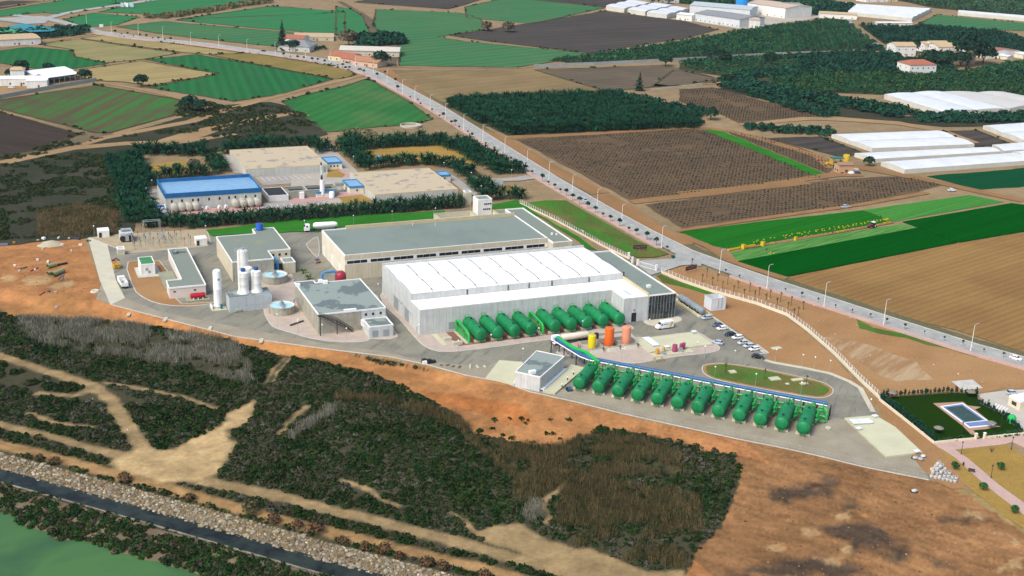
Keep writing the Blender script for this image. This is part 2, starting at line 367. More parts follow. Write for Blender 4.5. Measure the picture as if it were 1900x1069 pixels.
def build_ground():
    xs = np.concatenate([np.array([-6000,-2500,-900,-400,-200,-120]), np.arange(-70,262,.85), np.array([275,300,340,400,520,800,1400,2600,6500])])
    ys = np.concatenate([np.array([-3000,-600,-100,60,110,130]), np.arange(145,545,.85), np.array([560,600,680,800,1000,1300,1700,2400,4000,7500])])
    X, Y = np.meshgrid(xs, ys, indexing='ij'); Z = zt(X, Y)
    nx, ny = X.shape; I = np.arange(nx*ny).reshape(nx, ny)
    Q = np.stack([I[:-1,:-1], I[1:,:-1], I[1:,1:], I[:-1,1:]], -1).reshape(-1,4)
    x, y = X.ravel(), Y.ravel(); jx = x + fbm(x/2.2, y/2.2)*2.2; jy = y + fbm(x/2.2+40, y/2.2+7)*2.2
    def soft(C, P, col, w, a, J=7):
        xx = x + fbm(x/5, y/5)*J + n2[:,0]*J*.3; yy = y + fbm(x/5+5, y/5+2)*J; dd, _, _ = pdist(xx, yy, P, True); ins = inpoly(xx, yy, P)
        t = np.clip(np.where(ins, dd, -dd)/w + .5 + n2[:,0]*1.2, 0, 1)[:,None]*a; return C*(1-t) + col*(1+.4*n2)*t
    C = np.empty((len(x),3)); C[:] = C_UP
    n1 = fbm(x/14, y/14)[:,None]; n2 = fbm(x/3.1+9, y/3.1)[:,None]; n3 = fbm(x/45+3, y/45+8)[:,None]
    C = C*(1+.35*n3)
    d, w = lowmask(x, y); low = d > 1.0
    C[low] = C_SCRUB; dryr = low & (x > 195); C[dryr] = (np.array((.26,.185,.075))*(1+.4*n2))[dryr]
    west = inpoly(jx, jy, pts('z', [(-200,330),(0,300),(230,280),(262,420),(160,442),(-200,470)])); C[west] = (.06,.06,.04)
    o = inpoly(jx, jy, ORANGE); oc = np.array(C_OR)*(1+.6*n1+.6*n2); oc[:,1] *= (1+.22*n3[:,0]); C[o] = oc[o]
    right = o & (x > 150) & (y < 300); rc = np.array((.222,.115,.049))*(1+.75*n1+.35*n2+.7*n3); C[right] = rc[right]
    sl = low & (d < np.minimum(w*.45, 9)+n1[:,0]*4) & (x < 195) & (x > 20); C[sl] = oc[sl]
    for P in REDS: k = inpoly(jx, jy, P); C[k] = C[k]*(.95,.78,.65)
    for P in DARKMUD: C = soft(C, P, np.array((.060,.043,.030)), 3.5, .95, 9)
    for P in PALE: C = soft(C, P, np.array((.36,.235,.11)), 1.2, .85)
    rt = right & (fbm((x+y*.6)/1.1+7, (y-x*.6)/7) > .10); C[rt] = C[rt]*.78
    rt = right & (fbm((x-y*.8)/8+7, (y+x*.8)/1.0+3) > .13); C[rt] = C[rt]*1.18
    pc = np.array(C_PATH)*(1+.3*n1+.25*n2)
    for k_, P in enumerate(PATHS): C = soft(C, P, pc*(1.38 if k_ == 4 else np.array((1.0,.86,.75)) if k_ == 2 else .9), 1.1 if k_ != 4 else 2.2, 1, 1.6 if k_ != 4 else 3)
    v = x-y; u = x+y-CANAL_DU(v); sp = u < U3+.3; C[sp] = (np.array((.15,.115,.07))*(1+.6*n2))[sp]
    bk = (u < U1) & (u >= U3); C[bk] = (.16,.125,.075)
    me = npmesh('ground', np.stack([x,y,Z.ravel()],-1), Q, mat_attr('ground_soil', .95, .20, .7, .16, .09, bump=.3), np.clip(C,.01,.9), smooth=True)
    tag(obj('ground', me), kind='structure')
build_ground()
# ------------------------------------------------------------------ water
def mat_water(name, c, c2, scale, rough_=.06, spec=.2):
    mt, nt, b = _nt(name); v = _pos(nt); f = _noise(nt, v, scale, 4, .6, .8)
    nt.links.new(_ramp(nt, f, .38, .62, c2, c), b.inputs['Base Color']); b.inputs['Roughness'].default_value = rough_; b.inputs['Specular IOR Level'].default_value = spec
    _bump(nt, b, _noise(nt, _pos(nt,(1,1,1)), 1.3, 3), .08, .1); return mt
mw = MB(); P = band([((U2+U3)/2/2+v/2+CANAL_DU(v)/2, (U2+U3)/2/2-v/2+CANAL_DU(v)/2) for v in (-460,-360,-300,-260,-220,-190,-100)], 6.6); mw.sheet(P, -3.0)
struct('canal_water', mw, mat_water('canal_water', (.026,.034,.026), (.008,.011,.009), .16, .07, .13))
lk = MB(); lk.sheet([q for q in pts('z', [(-900,860),(0,905),(60,930),(200,985),(330,1030),(420,1072),(560,1150),(760,1240)], -3.5)] + [(60,120),(-200,-50),(-700,150)], -3.52)
struct('lagoon_water', lk, mat_water('lagoon_water', (.058,.138,.045), (.036,.090,.040), .03, .2, .04))
# ------------------------------------------------------------------ fields (each its own sheet)
HEAD_A = math.pi/2
G1c, G1d = (.045,.215,.062), (.038,.165,.055)
def field(k, L, mt, z=.06, name='field', amp=.8, h=0, zp=0):
    P = rough(pts(k, L, zp), 5, amp); mb = MB()
    if h: mb.prism(P, z-.05, z+h)
    else: mb.sheet(P, z)
    return struct(name, mb, mt)
MG = dict(
 green_far=mat_field('crop_green_far', (.030,.193,.064), (.036,.148,.064), .35, .006, .12, grain=.15, gscale=.4, big=.5, c3=(.060,.164,.064), rowp=11, rowc=0.86),
 green_far2=mat_field('crop_green_far_dull', (.046,.170,.068), (.056,.145,.064), .35, .006, .12, grain=.15, gscale=.4, big=.6, c3=(.081,.162,.068), rowp=13, rowc=0.84),
 green_mid=mat_field('crop_green_mid', (.019,.144,.044), (.023,.112,.042), 1.45, .004, .15, grain=.18, gscale=.5, big=.35, c3=(.047,.130,.048), rowp=7, rowc=0.85),
 green_rows=mat_field('crop_green_thin_rows', (.041,.150,.035), (.098,.071,.045), 1.1, .006, .16, .40, .56, grain=.2, gscale=.5, big=.75, c3=(.090,.064,.042)),
 green_patchy=mat_field('crop_green_patchy', (.034,.158,.041), (.027,.124,.038), .9, .02, .06, grain=.2, gscale=.4, big=.5, c3=(.107,.165,.060), rowp=8, rowc=0.88),
 tan_far=mat_field('stubble_tan_far', (.351,.280,.121), (.283,.218,.098), .3, .006, .1, grain=.18, gscale=.4, big=.5, c3=(.254,.193,.094), rowp=8, rowc=0.88),
 tan_gr=mat_field('stubble_greenish', (.269,.229,.105), (.215,.187,.086), .4, .01, .06, grain=.18, gscale=.4, big=.6, c3=(.153,.187,.067)),
 ochre=mat_field('stubble_ochre', (.273,.191,.065), (.195,.156,.055), .6, .01, .09, grain=.25, gscale=.5, big=.4, c3=(.156,.156,.052), rowp=6, rowc=0.88),
 brown=mat_field('plough_brown', (.090,.076,.066), (.060,.053,.048), .18, .005, .12, grain=.2, gscale=.5, big=.4, c3=(.054,.057,.048), rowp=12, rowc=0.82),
 brown_dk=mat_field('plough_dark', (.059,.045,.036), (.042,.034,.028), -.9, .01, .2, grain=.2, gscale=.5),
 vine=mat_field('vine_soil', (.134,.094,.057), (.098,.070,.045), .05, .01, .22, grain=.3, gscale=.6, big=.5, c3=(.159,.106,.061), rowp=None),
 tan_big=mat_field('plough_tan', (.307,.185,.069), (.243,.142,.053), .30, .004, .16, .3, .7, grain=.2, gscale=.9, big=.55, c3=(.205,.117,.048), rowp=3.2, rowc=0.86),
 bare=mat_field('bare_earth', (.233,.167,.085), (.184,.133,.067), .3, .02, .05, grain=.22, gscale=.5, big=.5, c3=(.274,.198,.095), rowp=11, rowc=0.9),
 fallow=mat_field('fallow_brown', (.136,.107,.075), (.102,.085,.060), .1, .015, .05, grain=.2, gscale=.4, big=.5, c3=(.170,.126,.083), rowp=9, rowc=0.88),
 lime=mat_field('lettuce_light', (.073,.265,.051), (.045,.191,.030), .33, .01, .6, grain=.4, gscale=1.6),
 lime2=mat_field('lettuce_cut', (.135,.312,.081), (.056,.172,.033), .33, .05, .8, grain=.45, gscale=1.8),
 mid=mat_field('lettuce_mid', (.017,.160,.015), (.011,.119,.010), .33, .01, .5, grain=.3, gscale=1.4, rowp=1.6, rowc=.8),
 dark=mat_field('parsley_dark', (.000,.090,.005), (.000,.065,.004), .33, .01, .5, grain=.3, gscale=1.3, rowp=1.8, rowc=.75),
 teal=mat_field('crop_dark_teal', (.006,.076,.029), (.005,.061,.024), .1, .01, .3, grain=.25, gscale=.8, rowp=3, rowc=.85),
 grass=mat_field('lawn_bright', (.036,.193,.021), (.027,.137,.018), 0, .05, .08, grain=.3, gscale=2.0, big=.3, c3=(.054,.177,.030)),
 grass2=mat_field('rough_grass', (.052,.180,.024), (.084,.126,.030), 1.2, .05, .15, .42, .6, grain=.35, gscale=1.2, big=.8, c3=(.182,.144,.051)),
 drygrass=mat_field('dry_grass', (.378,.235,.065), (.284,.189,.053), 0, .06, .12, grain=.3, gscale=1.4, big=.3, c3=(.231,.184,.050)),
 brush=mat_field('brush_ground', (.036,.046,.027), (.050,.050,.035), .4, .04, .06, grain=.4, gscale=.5, big=.5, c3=(.072,.066,.046)),
 track=mat_field('dirt_track', (.335,.222,.117), (.265,.174,.091), .3, .03, .06, grain=.2, gscale=.6),
 track_red=mat_field('dirt_track_red', (.300,.167,.076), (.240,.137,.063), 1.5, .02, .10, grain=.22, gscale=.7, big=.4, c3=(.203,.129,.066)),
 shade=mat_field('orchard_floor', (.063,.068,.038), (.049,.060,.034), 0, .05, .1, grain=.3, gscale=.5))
FIELDS = [
 ('a',[(-300,20),(0,12),(60,4),(250,6),(0,50),(-300,70)],'brown'),('a',[(-300,100),(0,58),(345,3),(420,-60),(1000,-60),(640,30),(350,82),(250,72),(180,75),(0,94),(-300,110)],'green_far'),
 ('a',[(355,108),(520,72),(770,95),(640,140),(480,150),(400,128)],'green_far'),('a',[(540,68),(680,36),(900,-10),(1100,-60),(1600,-60),(1480,0),(1320,30),(920,88),(780,78)],'green_far'),
 ('a',[(975,108),(1490,35),(1600,40),(1900,70)],'green_far'),('a',[(640,148),(900,118),(1250,150),(1700,188),(1560,262),(1300,236),(900,190)],'green_far2'),
 ('a',[(445,212),(590,194),(1360,294),(1150,303),(1000,290)],'tan_far'),('a',[(215,246),(440,216),(700,255),(990,294),(810,325),(590,348),(410,312),(400,275)],'tan_gr'),
 ('a',[(-300,330),(0,280),(150,260),(395,280),(405,312),(590,352),(340,390),(140,375),(0,350),(-300,300)],'green_mid'),
 ('a',[(320,402),(780,337),(1200,408),(820,475),(700,455),(530,445)],'tan_far'),('a',[(800,330),(1080,302),(1380,352),(1830,438),(1560,518),(1290,560),(820,485),(1208,408)],'green_mid'),
 ('a',[(1150,303),(1390,293),(1900,377),(1925,385),(1960,412),(1900,432),(1840,436),(1390,350)],'ochre'),('a',[(-400,640),(0,552),(530,470),(1018,555),(945,640),(600,733),(520,733),(0,600),(-400,520)],'green_rows'),
 ('a',[(-400,560),(0,618),(440,742),(180,830),(0,862),(-400,960)],'brown_dk'),('z',[(523,190),(560,178),(640,160),(672,149),(684,147),(760,190),(802,222),(770,232),(700,236),(640,243),(606,246),(585,232)],'green_patchy'),
 ('z',[(325,38),(500,12),(640,22),(640,66),(470,52)],'green_far'),
 ('b',[(-20,38),(60,50),(130,92),(150,140),(172,193),(-20,196)],'green_far'),('b',[(200,52),(660,72),(780,105),(800,165),(540,205),(700,230),(1370,295),(1180,340),(980,374),(330,364),(320,240),(185,150)],'green_far2'),
 ('b',[(690,40),(870,0),(950,-30),(1100,-30),(1460,45),(1060,132),(700,100)],'green_far2'),('b',[(1010,-5),(1300,-60),(1900,-60),(1650,10),(1470,42)],'brown'),('b',[(80,14),(300,-30),(860,-30),(700,25),(600,52)],'brown'),
 ('b',[(610,197),(1030,132),(1460,62),(1900,118),(2080,165),(1900,215),(1700,242),(1390,296),(800,226)],'brown'),
 ('b',[(240,387),(1070,382),(1100,390),(1350,470),(1480,505),(1180,512),(640,530),(560,560),(330,450)],'bare'),('b',[(1075,386),(1760,362),(1900,382),(2100,440),(1900,465),(1480,505),(1340,468)],'fallow'),
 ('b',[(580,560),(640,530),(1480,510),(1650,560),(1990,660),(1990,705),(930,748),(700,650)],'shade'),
 ('b',[(970,770),(1900,712),(2010,715),(2690,990),(2550,995),(1620,1108),(1580,1095)],'vine'),
 ('z',[(1198,380),(1540,334),(1600,330),(1690,326),(1750,342),(1700,357),(1560,388),(1265,424)],'vine'),
 ('c',[(230,716),(330,742),(560,770),(830,882),(835,935),(815,960)],'vine'),('c',[(140,718),(210,712),(822,968),(805,980),(740,970)],'grass'),
 ('c',[(0,492),(190,482),(420,545),(800,640),(750,658),(330,680),(250,640),(0,560)],'vine'),('c',[(-40,395),(0,390),(240,440),(190,458),(0,472),(-150,480)],'fallow'),
 ('c',[(500,765),(780,755),(1000,840),(930,865),(860,858)],'brown'),('c',[(1460,728),(1640,720),(1840,800),(1630,812)],'brown'),
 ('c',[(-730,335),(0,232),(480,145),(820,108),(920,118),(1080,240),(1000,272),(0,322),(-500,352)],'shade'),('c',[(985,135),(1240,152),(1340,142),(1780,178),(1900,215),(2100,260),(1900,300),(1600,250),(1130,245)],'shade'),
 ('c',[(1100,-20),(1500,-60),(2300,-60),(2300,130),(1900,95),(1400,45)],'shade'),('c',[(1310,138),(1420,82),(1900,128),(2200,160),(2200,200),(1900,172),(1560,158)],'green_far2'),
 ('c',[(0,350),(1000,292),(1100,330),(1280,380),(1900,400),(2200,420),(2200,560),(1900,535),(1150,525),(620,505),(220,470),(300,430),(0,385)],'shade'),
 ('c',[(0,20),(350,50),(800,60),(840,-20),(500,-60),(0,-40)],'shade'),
 ('c',[(1365,972),(1900,928),(2100,920),(2100,1030),(1900,1030),(1640,1047)],'teal'),
 ('c',[(200,490),(420,480),(1200,640),(1640,655),(1900,640),(1900,700),(1450,700),(860,640)],'brush'),
 ('f',[(0,242),(460,182),(1010,122),(1175,180),(880,232),(600,280),(280,335),(170,312)],'mid'),('f',[(1012,120),(1600,37),(1790,75),(1180,184)],'lime'),
 ('f',[(285,352),(700,278),(1230,197),(1310,218),(900,295),(320,404)],'lime2'),
 ('f',[(590,492),(1540,302),(1900,245),(2200,190),(2300,1060),(1900,905),(1540,785),(1000,655)],'tan_big'),
 ('z',[(-150,318),(0,296),(120,272),(300,230),(420,195),(500,190),(530,196),(580,230),(610,250),(560,262),(520,256),(420,275),(230,282),(228,300),(250,430),(160,442),(-150,470)],'brush'),
 ('z',[(395,438),(385,428),(560,406),(825,392),(832,404),(600,425),(590,430)],'grass'),
 ('z',[(890,386),(960,372),(985,390),(1070,440),(1110,466),(1092,462),(1040,430),(1000,402),(960,396)],'grass'),
 ('u',[(490,88),(700,60),(880,60),(1500,410),(1770,520),(1660,548),(1490,555),(1420,520)],'grass2'),
 ('z',[(655,290),(670,277),(840,270),(880,290),(885,306),(830,304),(700,302)],'drygrass'),('z',[(272,306),(340,300),(380,304),(384,318),(340,322),(290,325)],'drygrass'),
]
for i, (k, L, mt) in enumerate(FIELDS): field(k, L, MG[mt], .05 + i*.0037 + (.12 if mt in ('grass','grass2','drygrass') else 0), amp=.3 if k in 'fu' else 1.7)
M_MARG = mat_field('field_margin', (.075,.075,.035), (.10,.08,.045), .4, .05, .2, grain=.4, gscale=.7)
EDGE = []
for i, (k, L, mt) in enumerate(FIELDS):
    if mt in ('green_far','green_far2','green_mid','green_rows','green_patchy','tan_far','tan_gr','ochre','brown','fallow','brown_dk'):
        P = pts(k, L); P = P + [P[0]]; mb = MB(); mb.sheet(rough(band(P, 1.5 if k != 'z' else 1.2), 6, .9), .30+i*.0037+.2*0); struct('field_margin', mb, M_MARG); EDGE += list(zip(P, P[1:]))
field('f',[(322,406),(1310,221),(1535,300),(590,489)], MG['dark'], .06, 'crop_bed', .2, h=.5)
field('f',[(1232,187),(1830,85),(1905,95),(2200,60),(2200,185),(1900,240),(1545,299),(1318,218)], MG['dark'], .06, 'crop_bed', .2, h=.5)
# dirt tracks
_rz = [0]
def road(k, L, w, mt, z=.09, name='dirt_track', amp=.5, zp=0):
    _rz[0] += 1; z = .26 + _rz[0]*.004; mb = MB(); mb.sheet(rough(band(pts(k, L, zp), w), 5, amp), z); return struct(name, mb, mt)
road('a', [(-300,960),(0,902),(200,858),(400,818),(700,792),(900,790),(1080,738),(1250,690),(1500,640),(1640,622)], [9,9,9,9,8,14,16,8,6,4], MG['track'], .15)
road('a', [(400,818),(560,765),(800,718),(1050,672),(1180,630),(1300,592),(1480,545),(1600,512),(1900,440),(2030,408),(2080,402)], [5,7,7,8,8,6,6,6,6,5,5], MG['track'], .16)
road('a', [(1180,700),(1380,672),(1600,628),(1700,640)], [9,7,6,5], MG['track']); road('a', [(900,800),(1100,770),(1300,740)], [5,8,4], MG['track']); road('a', [(540,455),(760,490),(1030,552),(1200,590)], [3,4,5,8], MG['track'], .13)
road('a', [(-200,280),(0,268),(300,225),(500,190),(560,180)], 4.5, MG['track'], .13); road('a', [(0,360),(150,380),(400,420)], 4, MG['track'], .13)
road('b', [(0,10),(120,75),(165,110),(175,160),(210,195),(290,230),(300,280),(275,340),(290,370)], [6,6,7,7,8,10,10,10,8], MG['fallow'], .15)
road('b', [(250,385),(330,450),(560,600),(720,700),(920,780),(1160,925),(1440,1069)], [9,9,9,8,10,10,10], MG['track_red'], .14)
road('z', [(1115,362),(1150,385),(1190,410),(1225,428),(1275,455)], [10,14,10,8,8], MG['track_red'], .15)
road('b', [(290,372),(700,376),(1000,377),(1070,365),(1900,325),(2500,290)], [4,3,4,5,5,5], MG['track'], .14)
road('b', [(930,762),(1400,738),(1900,706),(2020,706)], 7, MG['track_red'], .15); road('c', [(130,706),(300,728),(560,800),(760,862),(850,930)], [6,7,7,7,9], MG['track_red'], .16)
road('c', [(0,1069),(300,1042),(700,988),(850,965),(1000,962)], [7,7,7,9,9], MG['track_red'], .17); road('c', [(870,900),(1100,945),(1350,990),(1640,1055),(1900,1110)], [12,9,8,8,8], MG['track_red'], .165)
road('z', [(1170,376),(1300,362),(1400,350),(1500,340)], 7, MG['track_red'], .17); road('z', [(1255,430),(1400,408),(1600,380),(1720,358)], [3,4,4,5], MG['track_red'], .17)
road('c', [(330,690),(700,655),(900,660),(1200,680),(1450,725),(1640,790)], [5,10,12,12,8,5], MG['track'], .16); road('c', [(0,470),(180,462),(240,450)], 5, MG['track'], .15)
road('A2', [(330,20),(300,110),(340,170),(380,250),(480,320),(580,385),(650,420)], [6,6,7,8,8,8,8], mat('old_asphalt', (.30,.29,.26), (.24,.23,.21), .2), .16, 'farm_road')
road('A5', [(60,497),(330,470),(800,395),(1260,312),(1700,235),(1880,200)], 1.9, MG['track_red'], .18, amp=.2)
road('f', [(0,255),(170,325),(285,400),(590,500)], 5, MG['track_red'], .10); road('a', [(0,40),(250,8),(330,-20)], 3, MG['track'], .15)
# ------------------------------------------------------------------ the avenue
M_ASPH = mat('avenue_asphalt', (.37,.365,.33), (.29,.285,.26), .15, fine=.2, fscale=1.2)
M_PINK = mat('pink_pavers', (.50,.335,.275), (.42,.29,.25), .12, fine=.15, fscale=1.0)
M_KERB = mat('kerb_concrete', (.52,.50,.44), (.42,.40,.35), .4)
M_PAINT = mat('road_paint', (.75,.75,.72), (.6,.6,.57), .7)
AV = [(30,1275),(62,1238),(96,1150),(125,1112),(170,1070),(207,1022),(238,985),(262,934),(268,905),(269.5,860),(271.5,770),(268.5,660),(266.5,580),(266.8,516),(268,480),(270,448),(276,424),(284,399),(293,374),(300.5,353.5),(313,320),(330,285),(352,235)]
AVW = [11,11,11,11,11,11.5,12,14,12,9.6,9.2,9.2,9,8.6,8.6,9.5,10,9.6,9,8.4,8.4,8.4,8.4]
mb = MB(); mb.sheet(band(AV, AVW), .42); struct('avenue_road', mb, M_ASPH)
mb = MB(); mb.sheet(band(pts('A3', [(500,215),(560,195),(700,155),(900,118),(1310,60),(1700,0),(1900,-25)]), 9), .41); struct('side_road', mb, M_ASPH)
mb = MB(); mb.sheet(pts('A3', [(-200,190),(0,205),(300,190),(480,180),(560,200),(500,260),(300,270),(0,230),(-200,230)]), .405); struct('side_road', mb, M_ASPH)
# entrance apron
mb = MB(); mb.sheet(pts('A7', [(60,575),(90,560),(430,545),(470,525),(480,490),(740,500),(870,520),(800,640),(700,618),(560,630),(300,715),(180,750),(60,660),(0,600)]), .40); struct('entrance_road', mb, M_ASPH)
def walk(L, w, mt=M_PINK, name='pavement'):
    mb = MB(); mb.prism(band(L, w), 0, .53); return struct(name, mb, mt)
def side(L, W, k, extra):
    out = []
    for i in range(len(L)):
        a = L[max(0,i-1)]; b = L[min(len(L)-1,i+1)]; dx, dy = b[0]-a[0], b[1]-a[1]; l = math.hypot(dx,dy); out.append((L[i][0]+k*dy/l*(W[i]/2+extra), L[i][1]-k*dx/l*(W[i]/2+extra)))
    return out
NEAR = side(AV, AVW, 1, 1.6)       # right hand of travel = plant side
walk([p for p in NEAR[2:15]] + [(263.2,456)], 3.2); walk([(272.0,414)] + NEAR[17:], 2.6)
FARL = side(AV, AVW, -1, .25)
mb = MB(); mb.prism(band(FARL[2:], .45), 0, .54); struct('kerb', mb, M_KERB)
LANE = [((a[0]+b[0])/2, (a[1]+b[1])/2) for a, b in zip(AV[9:], AV[9:])]
# dashed centre line
mb = MB(); seg = AV[9:22]; acc = 0
for a, b in zip(seg, seg[1:]):
    L_ = math.hypot(b[0]-a[0], b[1]-a[1]); d = ((b[0]-a[0])/L_, (b[1]-a[1])/L_); t = 0
    while t + 3 < L_:
        p, q_ = (a[0]+d[0]*t, a[1]+d[1]*t), (a[0]+d[0]*(t+3), a[1]+d[1]*(t+3)); mb.sheet(band([p, q_], .16), .426); t += 8
struct('lane_marking', mb, M_PAINT)
# verge ditch strip on the far side
mb = MB(); mb.sheet(rough(band(side(AV, AVW, -1, 3.2)[8:], 5.0), 4, .8), .24); struct('verge', mb, mat_field('verge_weeds', (.17,.135,.08), (.12,.115,.06), 1.3, .03, .2, grain=.35, gscale=.8, big=.5, c3=(.10,.13,.055)))
# ================================================================== PLANT YARD
def area(P): return sum(P[i][0]*P[(i+1)%len(P)][1]-P[(i+1)%len(P)][0]*P[i][1] for i in range(len(P)))/2
def inset(P, d):
    n = len(P); s = 1 if area(P) > 0 else -1; out = []
    for i in range(n):
        a, b, c = P[i-1], P[i], P[(i+1)%n]
        def nrm(p, q):
            dx, dy = q[0]-p[0], q[1]-p[1]; l = math.hypot(dx,dy) or 1; return (-dy/l*s, dx/l*s)
        n1, n2 = nrm(a,b), nrm(b,c); mx, my = n1[0]+n2[0], n1[1]+n2[1]; l2 = (mx*mx+my*my)/2 or 1; out.append((b[0]+mx*d/max(l2,.5), b[1]+my*d/max(l2,.5)))
    return out
def smooth_poly(P, k=1):
    for _ in range(k):
        Q = []
        for i in range(len(P)):
            a, b = P[i], P[(i+1)%len(P)]; Q += [(a[0]*.75+b[0]*.25, a[1]*.75+b[1]*.25), (a[0]*.25+b[0]*.75, a[1]*.25+b[1]*.75)]
        P = Q
    return P
def mat_yard(name, c, c2, stain):
    mt, nt, b = _nt(name); v = _pos(nt); f = _noise(nt, v, .07, 5, .6, .8); f2 = _noise(nt, v, .9, 5, .7); f3 = _noise(nt, _pos(nt, (.5,.06,1), .78), 1, 4)
    col = _ramp(nt, f, .35, .62, c2, c); col = _mix(nt, _ramp(nt, f3, .54, .68, (0,0,0), (.75,)*3), col, stain)
    col = _mix(nt, 1.0, col, _ramp(nt, f2, .3, .7, (.8,)*3, (1,1,1)), 'MULTIPLY'); nt.links.new(col, b.inputs['Base Color']); b.inputs['Roughness'].default_value = .85; return mt
M_YARD = mat_yard('yard_asphalt', (.242,.227,.166), (.171,.162,.124), (.110,.108,.087))
M_PAVE = mat('yard_pavers', (.47,.385,.31), (.40,.325,.265), .25, fine=.15, fscale=1.5)
M_GRAVEL = mat('gravel_strip', (.340,.302,.218), (.272,.230,.160), .12, fine=.3, fscale=2.5)
M_CONC = mat('concrete_slab', (.52,.485,.36), (.45,.42,.32), .18, fine=.1)
M_SLAB = mat('slab_pale', (.510,.499,.336), (.459,.439,.296), .12, fine=.08)
M_ODIRT = mat_field('yard_orange_earth', (.351,.196,.086), (.289,.160,.072), .4, .04, .08, grain=.25, gscale=1.2, big=.5, c3=(.390,.240,.115))
M_REDP = mat('red_gravel', (.27,.125,.075), (.20,.10,.065), .5, fine=.3, fscale=3)
YARD = pts('z', [(160,440),(330,440),(385,432),(560,408),(830,402),(960,388),(1075,455),(1118,466),(1180,500)]) + [(243,436),(246,424)] + [(232,400),(236,378),(240,372)] + pts('f', [(490,905),(480,930),(870,1008),(985,1069)]) + pts('z', [(1610,735),(1628,770),(1600,776),(1720,855),(1742,893)]) + TOPL[21:4:-1]
mb = MB(); mb.sheet(YARD, .02); struct('yard_asphalt', mb, M_YARD)
# gravel edge strip between the road ring and the slope
E1 = TOPL[4:22]
inner = pts('z', [(205,478),(213,520),(232,553),(300,580),(440,607)]) + pts('e', [(0,868),(250,900),(430,945),(560,960),(800,985),(900,940),(1000,960)]) + pts('p', [(200,560),(140,720),(260,745),(300,700)]) + pts('z', [(1072,726),(1072,690),(1090,672),(1300,716),(1530,772),(1575,780),(1600,778),(1700,840)])
mb = MB(); mb.sheet(E1 + inner[::-1], .045); struct('gravel_strip', mb, M_GRAVEL)
mb = MB(); mb.prism(band(E1[1:], .35), -.6, .16); struct('kerb', mb, M_KERB)
mb = MB(); mb.sheet(pts('z', [(163,441),(196,441),(215,520),(232,553),(205,566),(185,520)]), .06); struct('concrete_strip', mb, M_CONC)
def island(P, mt, name='pavement', h=.14, sm=1):
    P = smooth_poly(P, sm) if sm else P; mb = MB(); mb.prism(P, 0, h); struct('kerb', mb, M_KERB); mb = MB(); mb.sheet(inset(P, .35), h+.005); return struct(name, mb, mt)
island(pts('e', [(215,575),(245,645),(330,722),(400,805),(450,862),(520,896),(610,903),(800,882),(1100,840),(1450,797),(1615,778),(1622,764),(1575,742),(1560,600),(300,540)]), M_PAVE)
mb = MB(); mb.sheet([(141,374.8),(206,376.2),(205.4,388.3),(141,388.3)], .155); struct('red_gravel_bed', mb, M_REDP)
island(pts('l', [(640,815),(700,940),(760,1005),(1000,1069)]) + pts('m', [(150,870),(450,922),(780,922),(860,905),(880,880),(1000,893),(1120,885),(1190,858),(1120,760),(900,300),(0,300)]) + pts('l', [(1000,440),(640,640)]), M_PAVE)
island(pts('e', [(1665,735),(1700,722),(1850,700),(1890,715),(1880,735),(1800,752),(1720,760)]), M_CONC)
island(pts('p', [(100,260),(60,350),(330,375),(800,442),(1000,442),(1150,412),(1400,368),(1750,332),(1860,305),(1880,275),(1840,225),(1650,100),(1570,92),(960,175),(880,100),(500,150)]), M_PAVE)
OV = pts('q', [(5,260),(30,220),(200,198),(400,220),(700,268),(1000,330),(1350,408),(1465,480),(1465,535),(1400,580),(1300,592),(1100,565),(500,460),(150,382),(30,322)])
island(OV, M_ODIRT, 'planted_island'); mb = MB(); mb.sheet(rough(inset(OV, 1.4), 2, .5), .155); struct('lawn', mb, MG['grass2'])
island(pts('d', [(470,262),(700,250),(1140,225),(1165,300),(1140,318),(800,348),(670,358),(640,330)]), mat('substation_gravel', (.43,.35,.215), (.36,.285,.175), .3, fine=.3, fscale=2), 'gravel_yard', sm=0)
island(pts('d', [(685,408),(760,395),(920,400),(945,640),(1180,625),(1160,640),(990,652),(850,632),(780,598),(735,560)]), M_ODIRT, 'bare_earth')
island(pts('s', [(60,540),(150,470),(190,480),(200,680),(150,700),(40,560)]), M_GRAVEL)
mb = MB(); mb.sheet(pts('l', [(590,480),(960,400),(1000,560),(980,800),(700,800),(720,700),(600,620)]), .05); struct('paved_court', mb, M_PAVE)
# orange ground east of the office, outside and inside the boundary wall
EAST = pts('A7', [(260,735),(330,735)]) + [(248,418),(254,400),(263,382),(266.8,367.5),(265,352),(260.5,330),(254.3,306.4),(250.5,291)] + pts('q', [(1890,720),(1750,480),(1640,410),(1430,320),(1150,260),(800,200),(720,170),(750,90),(600,0)]) + [(241.5,350),(241.5,392),(240,400),(232,408)]
mb = MB(); mb.sheet(EAST, .10); struct('bare_earth', mb, M_ODIRT)
mb = MB(); mb.prism(band(pts('q', [(620,0),(745,92),(610,105)]) , .8), 0, .2); struct('kerb', mb, M_KERB)
mb = MB(); mb.prism(band(pts('q', [(710,170),(800,195),(1150,258),(1430,318),(1640,405),(1760,480),(1900,740)]), 1.6), 0, .16); struct('kerb', mb, M_CONC)
mb = MB(); mb.prism(band([(240.2,402),(240.6,372),(239.6,350),(239.3,338)], 1.0), 0, .18); struct('kerb', mb, M_CONC)
mb = MB(); mb.sheet(rough(pts('o', [(810,190),(870,175),(1000,230),(1440,385),(1380,400),(1150,330),(900,270)]), 2, .6), .13); struct('lawn', mb, MG['grass2'])
OUT = pts('A7', [(300,720),(560,640),(640,622),(760,640),(900,690),(1100,760)]) + [(282,392),(291,370),(298,350),(307,325),(322,288),(300,270)] + pts('B4', [(1069,600),(850,600),(560,660),(380,640),(0,660)]) + pts('i', [(1110,90)]) + [(254.6,294),(257.6,307),(264,330),(268.5,352),(270,367.5),(266,382),(257,400),(249,424)]
